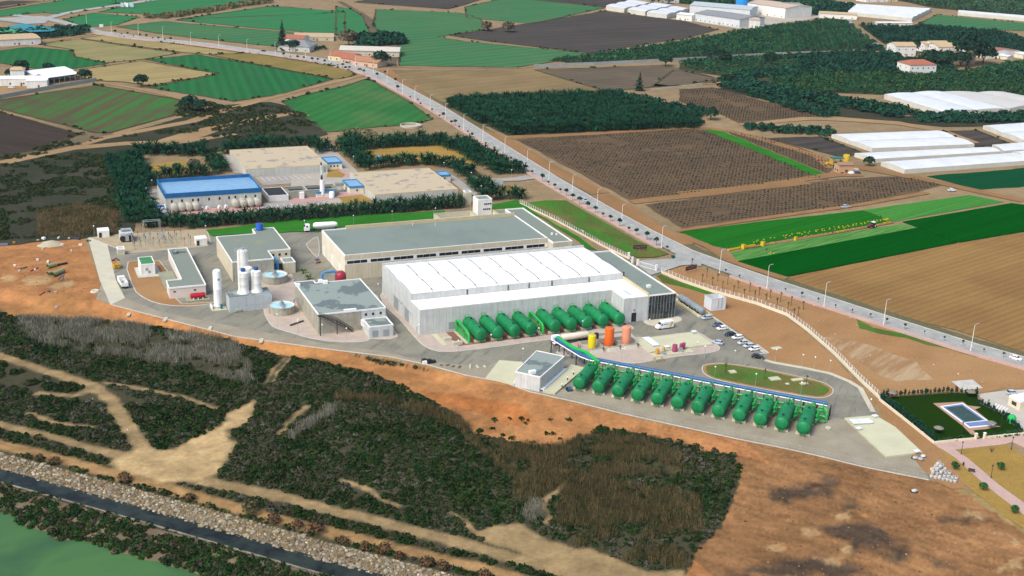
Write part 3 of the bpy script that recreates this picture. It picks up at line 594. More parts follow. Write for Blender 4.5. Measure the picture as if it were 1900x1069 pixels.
mb = MB(); mb.sheet(OUT, .09); struct('bare_earth', mb, M_ODIRT)
mb = MB(); mb.sheet(rough(pts('f', [(770,820),(900,820),(1100,880),(1300,960),(1400,1050),(1200,1069),(1050,1000),(900,900)]), 3, 1.5), .11); struct('pale_earth', mb, mat_field('pale_scrape', (.40,.29,.17), (.30,.175,.085), .5, .03, .2, .42, .6, grain=.2, gscale=1.0))
mb = MB(); mb.sheet(rough(pts('f', [(970,720),(1060,765),(1180,790),(1260,805),(1420,850),(1560,885),(1700,930),(1640,930),(1500,890),(1350,860),(1250,825),(1100,800),(990,770)]), 2, .9), .14); struct('weeds_strip', mb, MG['grass2'])
mb = MB(); mb.prism(pts('B4', [(270,525),(500,505),(615,600),(385,620)]), 0, .2); solo('concrete_pad', mb, M_KERB, 'bare pale concrete pad behind the pool garden hedge', 'slab', at('B4',440,560)+(0,))
# dirt lane and park on the east edge
mb = MB(); mb.sheet(pts('i', [(1085,90),(1120,120),(1400,340),(1500,440),(1560,520),(1580,590),(1500,590),(1400,540),(1330,470),(1120,200)]), .11); struct('dirt_lane', mb, M_ODIRT)
mb = MB(); mb.sheet(pts('B5', [(540,330),(1100,268),(1310,400),(1310,910),(1020,700),(680,420)]), .13); struct('dry_lawn', mb, MG['drygrass'])
mb = MB(); mb.sheet(pts('B5', [(380,330),(560,520),(640,700),(760,800),(900,900),(1100,1069),(1310,1200),(1310,1040),(900,740),(560,430),(420,290)]), .12); struct('dry_lawn', mb, MG['drygrass'])
mb = MB(); mb.prism(pts('B5', [(310,262),(760,215),(870,200),(1310,150),(1500,130),(1500,420),(1310,300),(1180,240),(1090,268),(545,328),(690,425),(1020,705),(1310,915),(1500,1050),(1500,1200),(1310,1050),(900,735),(560,425)]), 0, .17); struct('pink_footpath', mb, M_PINK)
# ------------------------------------------------------------------ building kit
M_PANEL_W = mat('precast_panel_grey_white', (.60,.61,.585), (.52,.535,.52), .35, vary=.06, streak=.14, fine=.06)
M_PANEL_B = mat('precast_panel_beige', (.644,.573,.419), (.586,.515,.376), .3, vary=.05, streak=.14, fine=.06)
M_CREAM = mat('render_cream', (.76,.70,.55), (.70,.63,.50), .2, streak=.14, fine=.05)
M_WHITE = mat('render_white', (.80,.78,.73), (.72,.70,.64), .25, streak=.14, fine=.06)
M_WROOF = mat('roof_membrane_white', (.84,.84,.83), (.80,.80,.79), .1, fine=.03, rough_=.6)
M_COPE = mat('coping_white', (.80,.79,.75), (.72,.71,.67), .4, fine=.05)
M_TANP = mat('parapet_tan', (.56,.46,.28), (.48,.40,.25), .25)
M_JOINT = mat('joint_grey', (.33,.33,.32), (.28,.28,.27), .5)
M_ROOF = mat_patch('roof_grey_felt', (.180,.221,.186), (.150,.188,.160), .05, .55, .1)
M_ROOFP = mat_patch('roof_grey_damp', (.238,.285,.252), (.122,.156,.150), .10, .50, .012, True)
M_ROOFD = mat_patch('roof_grey_worn', (.180,.211,.166), (.231,.244,.166), .14, .62, .06, True)
M_ROOFT = mat_patch('roof_tan_bitumen', (.459,.371,.244), (.266,.238,.198), .16, .60, .012)
M_RAWC = mat('raw_concrete', (.45,.42,.33), (.33,.31,.25), .22, .35, .65, streak=.14, fine=.25, fscale=1.0, bump=.1)
M_DOORG = mat('door_grey_steel', (.30,.33,.345), (.27,.30,.31), .4, rough_=.5)
M_GLASS = mat('window_dark_glass', (.012,.015,.02), (.02,.025,.035), .3, rough_=.12, spec=.6, fine=0)
M_METAL = mat('galvanised_steel', (.45,.47,.47), (.36,.38,.38), .6, rough_=.45, metal=.4)
M_BLACK = mat('black_steel', (.02,.02,.022), (.03,.03,.03), 1, rough_=.5)
M_BLUEF = mat('fascia_blue', (.018,.13,.32), (.014,.10,.25), .3, rough_=.45, fine=.05)
M_BLUER = mat('roof_blue_light', (.20,.36,.52), (.165,.31,.46), .35, rough_=.4, fine=.05)
M_WPAINT = mat('white_paint', (.82,.82,.80), (.76,.76,.73), .4, rough_=.35, fine=.04)
_PANEL_CACHE = {}
def panels(T, p0, p1, z0, z1, pw, mt, name='panel', depth=.09, gap=.06, skip=None):
    """row of precast panels along p0->p1 (outer side on the right hand), each its own object sharing one mesh"""
    dx, dy = p1[0]-p0[0], p1[1]-p0[1]; L = math.hypot(dx, dy); n = max(1, round(L/pw)); w = L/n; rz = math.atan2(dy, dx)
    key = (round(w,2), round(z1-z0,2), mt.name)
    if key not in _PANEL_CACHE:
        mb = MB(); mb.box(gap/2, w-gap/2, -depth, 0, 0, z1-z0); _PANEL_CACHE[key] = mb.mesh(name, mt)
    for k in range(n):
        if skip and k in skip: continue
        t = k/n; obj(name, _PANEL_CACHE[key], T, (p0[0]+dx*t-T.location.x, p0[1]+dy*t-T.location.y, z0-T.location.z), rz)
def building(name, label, x0, x1, y0, y1, h, wall, roof, par=.35, pt=.35, pmat=None, group=None, cat='building', z0=0):
    T = thing(name, label, cat, ((x0+x1)/2, (y0+y1)/2, z0), 0, group)
    mb = MB(); mb.walls(x0, x1, y0, y1, z0, z0+h); part('wall', mb, wall, T)
    mb = MB(); mb.box(x0+pt, x1-pt, y0+pt, y1-pt, z0+h-.3, z0+h-.02); part('roof', mb, roof, T)
    mb = MB(); a = z0+h-.35; b = z0+h+par; e = .04
    mb.box(x0-e, x1+e, y0-e, y0+pt, a, b); mb.box(x0-e, x1+e, y1-pt, y1+e, a, b); mb.box(x0-e, x0+pt, y0+pt, y1-pt, a, b); mb.box(x1-pt, x1+e, y0+pt, y1-pt, a, b)
    part('parapet', mb, pmat or M_COPE, T); return T
def fbox(T, name, x0, x1, y, z0, z1, mt, d=.06):           # piece set on a front (-Y) face
    mb = MB(); mb.box(x0, x1, y-d, y+.02, z0, z1); return part(name, mb, mt, T)
def sbox(T, name, x, y0, y1, z0, z1, mt, d=.06):           # piece set on a side (-X) face
    mb = MB(); mb.box(x-d, x+.02, y0, y1, z0, z1); return part(name, mb, mt, T)
def bx(T, name, a, mt, **k): mb = MB(); mb.box(*a); return part(name, mb, mt, T, **k)
# ---- white process hall
HX0, HX1, HY0, HY1, HY2 = 131.5, 215.0, 388.4, 398.7, 433.4
T = thing('process_hall', 'long white hall with rows of bulging white roof panels behind the rear green tanks', 'building', (173, 410, 0))
mb = MB(); mb.walls(HX0, HX1, HY1, HY2, 0, 11.6); mb.walls(HX0, HX1, HY0, HY1, 0, 9.4); mb.walls(205.4, HX1, 378.4, HY0, 0, 9.4); part('wall', mb, M_JOINT, T)
panels(T, (HX0,HY0), (205.4,HY0), 0, 9.5, 2.4, M_PANEL_W); panels(T, (205.4,HY0), (205.4,378.4), 0, 9.5, 2.5, M_PANEL_W); panels(T, (205.4,378.4), (HX1+.2,378.4), 0, 9.5, 2.45, M_PANEL_W)
panels(T, (HX0,HY1), (HX0,HY0), 0, 9.5, 2.5, M_PANEL_W); panels(T, (HX0,HY2), (HX0,HY1), 0, 11.7, 2.5, M_PANEL_W); panels(T, (HX0,HY1), (HX1,HY1), 9.55, 11.7, 7.0, M_PANEL_W, gap=.04)
mb = MB(); mb.add([(HX0,HY0,9.42),(205.3,HY0,9.42),(205.3,378.4,9.42),(HX1,378.4,9.42),(HX1,HY1,9.42),(HX0,HY1,9.42)], [(0,1,2,3,4,5)]); part('roof', mb, M_WROOF, T, label='flat white lower roof along the tanks')
mb = MB(); e = .12
for a in ((HX0-e,205.3,HY0-e,HY0+.2),(205.3-e,205.3+.2,378.4-e,HY0-e),(205.3+.2,HX1,378.4-e,378.4+.2)): mb.box(*a, 9.3, 9.62)
mb.box(HX0-e, HX0+.2, HY0+.2, HY1, 9.3, 9.62); part('parapet', mb, M_COPE, T)
mb = MB(); mb.box(HX0, HX1, HY1+.1, HY2, 11.3, 11.55); part('roof_deck', mb, mat('gutter_grey', (.55,.56,.56), (.48,.49,.49), .5), T)
mb = MB(); mb.box(HX0-.1, HX1, HY2-.3, HY2+.1, 11.4, 12.4); mb.box(HX0-.1, HX0+.25, HY1, HY2-.3, 11.4, 11.85); mb.box(HX0+.25, HX1, HY1-.1, HY1+.15, 11.4, 11.85); part('parapet', mb, M_PANEL_W, T)
def vault(L, W, rise, n=8):
    mb = MB(); V = []; 
    for i in range(5):
        xx = L*(i/4-.5); bulge = 1-.10*(abs(i-2)/2)**2
        for k in range(n+1): t = k/n; V.append((xx, W*(t-.5), rise*bulge*math.sin(math.pi*t)**.8 if 0 < t < 1 else 0))
    Fq = [(i*(n+1)+k, (i+1)*(n+1)+k, (i+1)*(n+1)+k+1, i*(n+1)+k+1) for i in range(4) for k in range(n)]
    mb.add(V, Fq); m0 = len(mb.v)
    mb.add([(x,y,-.25) for x,y,z in V], [q[::-1] for q in Fq]); return mb
vm = vault(7.75, 16.5, .55).mesh('roof_panel', M_WROOF, smooth=True)
for r_ in range(2):
    for c_ in range(10): obj('roof_panel', vm, T, (HX0+4.4+c_*8.3-173, HY1+8.75+r_*16.75-410, 11.62))
mb = MB(); mb.box(-.3,.3,-.3,.3,0,.45); go = mb.mesh('gutter_outlet', M_JOINT)
for c_ in range(9):
    for r_ in range(2):
        for q in (3.3,13.8): obj('gutter_outlet', go, T, (HX0+8.5+c_*8.3-173, HY1+q+r_*16.7-410, 11.55))
for ex in (672,922,1052,1195,1430):
    x = at('e', ex, 545, 10.3)[0]; fbox(T, 'downpipe', x-.18, x+.18, HY1-.09, 9.7, 11.5, M_BLACK, .2)
for y0, y1 in ((413.2,418.6),(400.8,405.6)): sbox(T, 'sliding_door', HX0-.09, y0, y1, 0, 4.6, M_DOORG); sbox(T, 'door_rail', HX0-.09, y0-4.4, y1+.4, 4.65, 4.9, M_METAL, .12)
sbox(T, 'door', HX0-.09, 391.2, 392.2, .1, 2.2, M_DOORG)
fbox(T, 'door_opening', 208.6, 210.6, 378.31, .15, 3.6, M_GLASS); fbox(T, 'door_leaf', 207.2, 208.55, 378.31, .15, 3.6, M_PANEL_W, .12); fbox(T, 'door_leaf', 210.65, 212.0, 378.31, .15, 3.6, M_PANEL_W, .12)
bx(T, 'skylight', (208.5,210.0,381,386.5,9.43,9.6), mat('skylight_grey', (.55,.58,.68), (.5,.53,.62), .5)); fbox(T, 'wall_lamp', 209.2, 209.7, 378.31, 4.6, 4.9, M_BLACK, .3)
fbox(T, 'vent_grille', 142.0, 144.6, HY0-.09, 1.2, 3.8, M_DOORG)
# ---- glass fronted office wing
T = building('office_wing', 'dark glass fronted office wing with grey flat roof at the hall corner', 215.35, 226.4, 378.2, 431.6, 9.4, M_PANEL_W, M_ROOF, .4)
mb = MB(); mb.box(215.0, 215.33, 378.3, 431.5, 9.2, 10.6); part('parapet_wall', mb, M_TANP, T)
pw = (226.4-215.35)/9; pm = MB(); pm.box(.05, pw-.05, -.10, 0, 0, 2.98); pm = pm.mesh('window_pane', mat('office_glass', (.02,.028,.035), (.05,.06,.065), .25, rough_=.05, spec=.8, fine=0, vary=.5))
for c_ in range(9):
    for r_ in range(3): obj('window_pane', pm, T, (215.35+c_*pw-T.location.x, 378.2-.02-T.location.y, .25+r_*3.05))
for c_ in range(10): fbox(T, 'mullion', 215.35+c_*pw-.05, 215.35+c_*pw+.05, 378.16, 0, 9.5, M_METAL, .14)
fbox(T, 'door', 221.7, 222.9, 378.1, .1, 2.6, M_GLASS, .12)
bx(T, 'roof_unit', (219.2,220.7,386.5,388,9.4,10.3), M_WHITE); bx(T, 'roof_unit', (218.3,219.0,391.8,392.4,9.4,9.8), M_METAL); bx(T, 'roof_vent', (216.0,216.6,400.5,401.3,9.4,11.3), M_BLACK)
# ---- beige hall
BX0, BX1, BY0, BY1 = 122.4, 208.4, 453.4, 489.0
T = building('filter_hall', 'long beige hall with grey roof and dark window strip behind the white hall', BX0, BX1, BY0, BY1, 9.8, M_CREAM, M_ROOF, .35)
panels(T, (BX0,BY0), (BX1,BY0), 0, 6.2, 2.39, M_PANEL_B); panels(T, (BX0,BY0), (BX1,BY0), 8.05, 10.1, 2.39, M_PANEL_B)
fbox(T, 'window_band', BX0, BX1, BY0, 6.2, 8.05, M_COPE, .1)
for g_ in range(9):
    x0 = BX0+.9+g_*9.46
    for k in range(3): fbox(T, 'window_pane', x0+k*2.72, x0+k*2.72+2.6, BY0-.1, 6.55, 7.7, M_GLASS, .05)
mb = MB(); mb.box(BX0+10, BX1-.3, BY1-.5, BY1+.1, 9.6, 11.2); part('back_parapet', mb, M_TANP, T)
for ya, yb in ((484,487),(470.5,474),(459.5,462.5)): sbox(T, 'door', BX0, ya, yb, 0, 4.4, M_WPAINT)
for sx in (1220,1470): x, y = at('s', sx, 350, 9.9); bx(T, 'roof_mast', (x-.06,x+.06,y-.06,y+.06,9.8,11.2), M_WPAINT)
T = building('hall_annex', 'grey roofed beige annex at the right end of the filter hall', 208.5, 217.2, 448.2, 500.5, 9.3, M_PANEL_B, M_ROOFD, .4)
panels(T, (208.5,448.2), (217.2,448.2), 0, 9.5, 2.2, M_PANEL_B); bx(T, 'roof_unit', (212.6,213.3,459,459.7,9.3,10.2), M_WPAINT); bx(T, 'roof_unit', (214.5,215.1,458.5,459.1,9.3,9.9), M_WPAINT)
# ---- white tower and basin behind the filter hall
T = building('white_tower', 'square white tower block with two rows of small windows by the palm hedge', 201.8, 208.6, 516.5, 523, 10.0, M_WHITE, M_ROOF, .3)
for z in (5.2,7.6):
    for k in range(4): x = 204.3+k*.95+(.4 if z > 6 else 0); fbox(T, 'window', x, x+.75, 516.5, z, z+.7, M_GLASS)
T = thing('concrete_basin', 'low concrete basin with railing beside the white tower', 'basin', (193,519,0)); mb = MB(); mb.walls(183.5,201.5,512,525,0,3.0); mb.walls(184,201,512.5,524.5,.4,3.0); mb.box(184,201,512.5,524.5,.3,.4); part('wall', mb, M_CONC, T)
mb = MB()
for x in np.arange(183.6,201.6,1.8): mb.box(x-.03,x+.03,524.9,525,3,4.1)
mb.box(183.5,201.5,524.92,524.98,4.0,4.1); part('railing', mb, M_METAL, T)
T = building('lower_wing', 'low cream service wing with sloping parapet right of the white tower', 208.9, 217, 502, 516, 4.6, M_CREAM, M_ROOFD, .5, pmat=M_TANP)
T = building('stair_tower', 'narrow beige concrete stair tower poking out of the palms', 205.8, 208.9, 543.5, 547, 6.5, M_PANEL_B, M_ROOFD, .2); bx(T, 'railing', (209,210.4,543.6,546.8,4.2,4.4), M_BLACK)
# ---- raw concrete building
T = thing('concrete_building', 'raw concrete building with damp patched grey roof and outside black stair', 'building', (110.4,417,0))
mb = MB(); P = [(98.4,399.5),(122.4,399.5),(122.4,432),(105.5,432),(105.5,435),(98.4,435)]; mb.prism(P, 0, 7.3); part('wall', mb, M_RAWC, T)
mb = MB(); mb.prism(inset(P, .3), 7.2, 7.42); part('roof', mb, M_ROOFP, T)
mb = MB(); Q = P + [P[0]]
for a, b in zip(Q, Q[1:]): mb.prism(band([a,b], .35), 7.1, 7.6)
part('parapet', mb, M_COPE, T)
panels(T, (113.6,399.5), (122.4,399.5), 4.3, 7.1, 2.2, M_PANEL_W); panels(T, (98.4,399.5), (113.4,399.5), 0, 7.1, 5.0, M_RAWC, depth=.05, gap=.04); panels(T, (98.4,435), (98.4,399.5), 0, 7.1, 5.07, M_RAWC, depth=.05, gap=.04)
for x in (114.8,117.4,120.2): fbox(T, 'window', x, x+.8, 399.41, 5.2, 6.1, M_GLASS)
for mx, my in ((75,285),(325,240),(378,250)): x, y = at('m', mx, my, 8.2); bx(T, 'roof_unit', (x-.8,x+.8,y-.7,y+.7,7.42,8.5), M_WPAINT)
bx(T, 'roof_beam', (107.6,112,399.9,400.9,7.6,7.95), M_WPAINT)
T2 = building('switch_room', 'small white switch room with two grey doors against the concrete building', 114.0, 122.6, 391.0, 399.3, 4.0, M_PANEL_W, M_ROOFP, .25)
panels(T2, (114.0,391.0), (122.6,391.0), 0, 4.0, 2.15, M_PANEL_W); panels(T2, (114.0,399.3), (114.0,391.0), 0, 4.0, 2.1, M_PANEL_W)
for x in (115.0,118.9): fbox(T2, 'door', x, x+2.2, 390.9, .1, 2.7, M_DOORG); fbox(T2, 'door_gap', x+1.08, x+1.12, 390.84, .1, 2.7, M_JOINT, .02)
bx(T2, 'air_unit', (113.2,113.9,397.6,399.0,2.2,4.2), M_WPAINT)
st = thing('outside_stair', 'black steel stair running down the front of the concrete building', 'stair', (104.5,398.6,0))
mb = MB(); mb.tube([(98.6,398.9,7.4),(104.5,398.9,4.9),(110.2,398.9,.5)], .09, 6); mb.tube([(98.6,397.9,7.4),(104.5,397.9,4.9),(110.2,397.9,.5)], .09, 6); part('stringer', mb, M_BLACK, st)
mb = MB()
for k in range(26): t = k/25; mb.box(98.6+11.4*t, 98.6+11.4*t+.3, 397.95, 398.85, 7.3-6.9*t, 7.36-6.9*t)
part('tread', mb, M_BLACK, st)
mb = MB()
for yy in (397.9,398.9):
    mb.tube([(98.6,yy,8.4),(104.5,yy,5.9),(110.2,yy,1.5)], .05, 5); mb.tube([(98.6,yy,7.9),(104.5,yy,5.4),(110.2,yy,1.0)], .04, 5)
    for k in range(9): t = k/8; mb.tube([(98.6+11.6*t,yy,7.4-6.9*t),(98.6+11.6*t,yy,8.4-6.9*t)], .04, 5)
part('handrail', mb, M_BLACK, st)
for x, h in ((98.6,7.4),(104.5,4.9)): mb = MB(); mb.box(x-.14,x+.14,397.8,398.05,0,h); part('post', mb, M_BLACK, st)
mb = MB(); mb.box(97.9,99.4,397.6,399.2,7.3,7.42); part('landing', mb, M_BLACK, st)
# ---- beige pump building with notch and clarifier side
T = thing('pump_building', 'beige building with streaked grey roof behind the white silos', 'building', (93,484,0))
mb = MB(); P = [(81,463.6),(96.9,463.6),(96.9,474),(105.8,474),(105.8,505),(97,505),(97,498),(81,498)]; mb.prism(P, 0, 7.8); part('wall', mb, M_PANEL_B, T)
mb = MB(); mb.prism(inset(P, .3), 7.7, 7.92); part('roof', mb, M_ROOFD, T); mb = MB(); Q = P + [P[0]]
for a, b in zip(Q, Q[1:]): mb.prism(band([a,b], .32), 7.6, 8.1)
part('parapet', mb, M_COPE, T)
panels(T, (81,463.6), (96.9,463.6), 0, 7.6, 2.3, M_RAWC); panels(T, (96.9,474), (105.8,474), 0, 7.6, 2.2, M_PANEL_B); panels(T, (81,498), (81,463.6), 0, 7.6, 2.45, M_PANEL_B)
for x in (98.4,101,103.6): fbox(T, 'window', x, x+.9, 473.91, 5.5, 6.5, M_GLASS)
T = building('pump_annex', 'low beige annex with grey roof below the three square windows', 101.6, 106.3, 467.6, 473.8, 4.4, M_PANEL_B, M_ROOFP, .2); panels(T, (101.6,467.6), (106.3,467.6), 0, 4.3, 1.57, M_PANEL_B); bx(T, 'link_slab', (97.1,101.5,469.5,473.8,3.6,3.8), M_ROOFD)
# ---- white L-shaped building
T = thing('white_block', 'low white L-shaped block with grey roof behind the red tank', 'building', (62,470,0))
mb = MB(); P = [(55.4,450.6),(68.6,450.6),(69,498),(61.6,498),(61.2,459.2),(55.6,459.2)]; mb.prism(P, 0, 4.1); part('wall', mb, mat('render_pinkish', (.70,.62,.54), (.64,.56,.49), .2), T)
mb = MB(); mb.prism(inset(P, .3), 4.0, 4.22); part('roof', mb, M_ROOFD, T); mb = MB(); Q = P + [P[0]]
for a, b in zip(Q, Q[1:]): mb.prism(band([a,b], .34), 3.9, 4.5)
part('parapet', mb, M_COPE, T)
for x in (56.8,64.2): fbox(T, 'window', x, x+.9, 450.6, 2.4, 2.9, M_GLASS)
bx(T, 'roof_unit', (62.6,64.0,491,494.4,4.22,5.4), M_ROOFP); mb = MB(); mb.tube([(64.0,493,4.5),(67.8,492.2,4.5)], .15, 6); part('roof_pipe', mb, M_BLACK, T)
mb = MB(); mb.box(55.2,60.9,459.5,481,0,.75); solo('loading_terrace', mb, mat('terrace_mossy', (.22,.235,.17), (.29,.28,.18), .2), 'low mossy grey terrace beside the white L-shaped block', 'terrace', (58,470,0))
# ---- green roofed transformer hut
T = building('transformer_hut', 'square white hut with a green roof on a concrete pad', 48.9, 54.2, 480.2, 489.6, 4.6, M_WHITE, mat('roof_green', (.055,.24,.085), (.045,.19,.07), .2), .1, .25)
bx(T, 'pad', (47.4,56.2,477.6,490.5,.1,.28), M_KERB); fbox(T, 'vent_grille', 50.6, 51.6, 480.2, 2.0, 3.1, M_DOORG); fbox(T, 'vent_grille', 51.5, 52.5, 480.2, .9, 1.9, M_DOORG)
T = building('guard_hut', 'small white hut with dark doorway at the far left corner of the yard', 38, 42.6, 535.4, 540, 3.0, M_WHITE, M_WROOF, .15); fbox(T, 'door', 38.4, 39.5, 535.4, .1, 2.3, M_GLASS)
T = building('switch_hut', 'small white hut with dark doorway beside the substation', 75, 79.6, 513.2, 517.4, 3.0, M_WHITE, M_WROOF, .15); fbox(T, 'door', 75.3, 76.4, 513.2, .1, 2.3, M_GLASS)
T = building('grey_kiosk', 'plain grey concrete kiosk on the strip left of the substation', 43.2, 46.0, 509, 513, 2.6, M_CONC, M_KERB, .05)
# ================================================================== EQUIPMENT
M_GREEN = mat('tank_green', (.008,.26,.085), (.004,.17,.050), .45, .3, .7, rough_=.5, spec=.3, fine=.12, fscale=2.0, vary=.12, streak=.16)
M_GREENB = mat('pipe_green_bright', (.008,.36,.055), (.006,.30,.045), .4, rough_=.38, spec=.45, fine=.04)
M_GREENDK = mat('manhole_dark_green', (.003,.06,.025))
M_BLUEP = mat('pipe_blue', (.03,.11,.28), (.025,.09,.22), .4, rough_=.4)
ORD = ['first','second','third','fourth','fifth','sixth','seventh','eighth','ninth','tenth','eleventh','twelfth']
def tank_body(L, r, n=28):
    """horizontal vessel along +Y from y=0 with dished ends"""
    d = r*.42; prof = [(0.001,0)] + [(r*math.sin(t*math.pi/2), d*(1-math.cos(t*math.pi/2))) for t in (.2,.4,.6,.8,.92)] + [(r,d),(r*1.004,d+.05),(r,d+.12)]
    prof += [(r, L*.28),(r*1.006, L*.283),(r, L*.286),(r, L*.5),(r*1.006, L*.503),(r, L*.506),(r, L*.74),(r*1.006, L*.743),(r, L*.746),(r, L-d-.12), (r*1.004,L-d-.05), (r,L-d)] + [(r*math.sin(t*math.pi/2), L-d*(1-math.cos(t*math.pi/2))) for t in (.92,.8,.6,.4,.2)] + [(0.001,L)]
    mb = MB(); mb.lathe(prof, n, (0,0,0), 'Y'); return mb
def pressure_tank(label, group, kind):
    T = thing('pressure_tank', label, 'tank', (0,0,0), 0, group); L, r, zc = (14.6, 2.22, 2.85) if kind == 'rear' else (14.4, 2.03, 2.75)
    mb = tank_body(L, r); mb.v = [(x,y,z+zc) for x,y,z in mb.v]; part('vessel', mb, M_GREEN, T, True, True)
    for y in (2.6, 11.2): mb = MB(); mb.lathe([(.33,zc+r-.06),(.33,zc+r+.2),(.42,zc+r+.2),(.42,zc+r+.3),(.01,zc+r+.3)], 12, (0,y,0)); part('manhole', mb, M_GREENDK, T, True)
    for s in (-.55,.55): mb = MB(); mb.cyl((s,.55,.95),(s,-.12,.85),.26,.26,10); part('drain_nozzle', mb, M_GREEN, T, True)
    for y in (2.2, 10.6):
        mb = MB(); mb.box(-1.55,1.55,y-.28,y+.28,.45,1.35); part('saddle', mb, M_GREEN, T, True)
        mb = MB(); mb.box(-2.05,2.05,y-.75,y+.55,0,.6); part('plinth', mb, M_CONC, T, True)
    if kind == 'rear':
        mb = MB(); mb.tube([(-.2,12.6,zc+r-.3),(-.2,12.6,zc+r+1.1),(-1.7,12.6,zc+r+1.1),(-1.7,12.6,.4)], .14, 8); part('vent_pipe', mb, M_GREENB, T, True, True)
        mb = MB(); mb.tube([(.9,9.6,zc+r-.1),(.9,9.6,zc+r+.5)], .1, 6); mb.tube([(1.35,2.4,zc+1.5),(1.35,9.0,zc+1.62)], .09, 6); part('side_pipe', mb, M_GREENB, T, True)
    else:
        mb = MB(); mb.tube([(.6,12.3,zc+r-.2),(.6,12.3,zc+r+.9),(1.3,13.6,zc+r+1.0),(1.3,14.6,zc+r+.3),(1.3,14.6,1.0)], .2, 8); mb.tube([(-1.0,12.9,zc+r-.8),(-1.0,13.3,zc+r+.5),(-1.0,14.4,zc+r+.5)], .12, 6); part('vent_pipe', mb, M_GREENB, T, True, True)
        mb = MB()
        for s, zz in ((2.3,1.2),(2.9,2.2),(2.6,3.2)): mb.tube([(s,9.4,zz),(s,11,zz),(s,13.6,zz+.5)], .24, 8); mb.cyl((s,10.0,zz),(s,10.25,zz),.42,.42,10)
        mb.tube([(1.2,12.8,1.0),(2.9,12.8,1.0),(3.6,13.4,1.0)], .28, 8); part('valve_pipework', mb, M_GREENB, T, True)
        mb = MB(); mb.box(2.2,2.6,10.6,11.0,.6,1.9); mb.box(2.7,3.1,11.8,12.2,1.2,2.6); part('actuator', mb, mat('actuator_grey', (.5,.52,.5)), T, True)
    return T
RX = [149.4,155.6,161.9,168.1,177.3,183.6,189.9,196.1,202.6]; base = None
for k, x in enumerate(RX):
    lab = f'{ORD[k]} green pressure tank from the left in the row against the white hall'
    if base is None: base = pressure_tank(lab, 'green tanks against the hall', 'rear'); base.location = (x-.15,374.7,.15)
    else: dup(base, (x-.15,374.7,.15), 0, lab)
base = None
for k in range(12):
    x, y = 163.3+k*4.475, 327.4-k*4.575
    lab = f'{ORD[k]} green pressure tank from the left in the diagonal front row'
    if base is None: base = pressure_tank(lab, 'green tanks in the front row', 'front'); base.location = (x,y,.05); base.rotation_euler = (0,0,R(-43.5))
    else: dup(base, (x,y,.05), R(-43.5), lab)
def P2(s, d, z): # along the front row: s metres from tank 1, d metres behind the noses
    ux, uy = .6993,-.7149; vx, vy = .6884,.7254; return (164.1+ux*s+vx*d, 328.2+uy*s+vy*d, z)
# pipe rack behind the front row
T = thing('pipe_rack', 'long rack carrying blue white and green pipes behind the front tank row', 'pipe rack', P2(34,15,0))
RL = -2.0, 75.0
def ln(d, z, extra=()): return [P2(RL[0],d,z), P2(35,d,z), P2(RL[1],d,z)]
END = (170.0,361.0)
for nm, d, z, r, mt, off in (('blue_pipe',17.2,4.35,.62,M_BLUEP,(.6,0)),('white_pipe',15.6,4.3,.17,M_WPAINT,(-1.0,-.5)),('green_pipe',16.3,4.2,.0,M_GREENB,(0,0))):
    if r == 0: continue
    mb = MB(); a = P2(RL[0],d,z); mb.tube([(END[0]+off[0],END[1]+off[1],4.6),(a[0]-1.5,a[1]+3.5,z),a,P2(35,d,z),P2(RL[1],d,z)], r, 10); part(nm, mb, mt, T, smooth=True)
mb = MB(); mb.tube([(END[0]+1.2,END[1]+.2,5.0),(172.2,350.5,5.1),(174.6,345.6,5.0),P2(1.6,15.0,4.4)[:2]+(4.6,),P2(.6,14.0,3.6),P2(-1.6,10.6,1.6)], [.62,.62,.62,.62,.62,.62], 12); part('green_main', mb, M_GREENB, T, smooth=True)
mb = MB(); mb.tube([P2(-1,14.2,1.2),P2(35,14.2,1.2),P2(75,14.2,1.2)], .45, 10); mb.tube([P2(-1,15.2,2.6),P2(35,15.2,2.6),P2(75,15.2,2.6)], .38, 10); part('green_header', mb, M_GREENB, T, smooth=True)
mb = MB(); mb.tube([P2(73,15.2,3.6),P2(74.4,15.1,3.6),P2(75.2,14.6,3.2),P2(75.4,14.2,2.2),P2(75.3,13.8,.8)], .42, 10); mb.tube([P2(73.5,11,.8),P2(75,11.5,.8),P2(75.6,13,.8)], .25, 8); part('end_bend', mb, M_GREENB, T, smooth=True)
for k in range(20):
    s = -1+k*4.05
    mb = MB()
    for d in (15.0,17.9): mb.box(*[v for p, e in zip(P2(s,d,0)[:2], (.1,.1)) for v in (p-e,p+e)], 0, 3.9)
    mb.tube([P2(s,14.8,3.75),P2(s,18.0,3.75)], .12, 6); part('rack_post', mb, M_BLACK, T)
for k in range(22):
    mb = MB(); s = 1.5+k*3.45; mb.tube([P2(s,14.2,1.2),P2(s,14.5,4.6),P2(s,15.6,5.2)], .13, 6); part('riser', mb, M_GREENB, T)
for y_ in (360.0,353.5,347.5):
    mb = MB(); x = END[0]+(360-y_)*.28
    for dx in (-1.4,1.6): mb.box(x+dx-.13,x+dx+.13,y_-.13,y_+.13,0,4.2)
    mb.box(x-1.6,x+1.9,y_-.12,y_+.12,3.9,4.2); mb.tube([(x-1.4,y_,.3),(x+1.6,y_,3.8)], .07, 5); mb.tube([(x+1.6,y_,.3),(x-1.4,y_,3.8)], .07, 5); part('trestle', mb, M_BLACK, T)
mb = MB(); mb.box(END[0]-.8,END[0]+2.2,END[1]-.2,END[1]+.8,4.0,5.6); part('end_frame', mb, M_WPAINT, T)
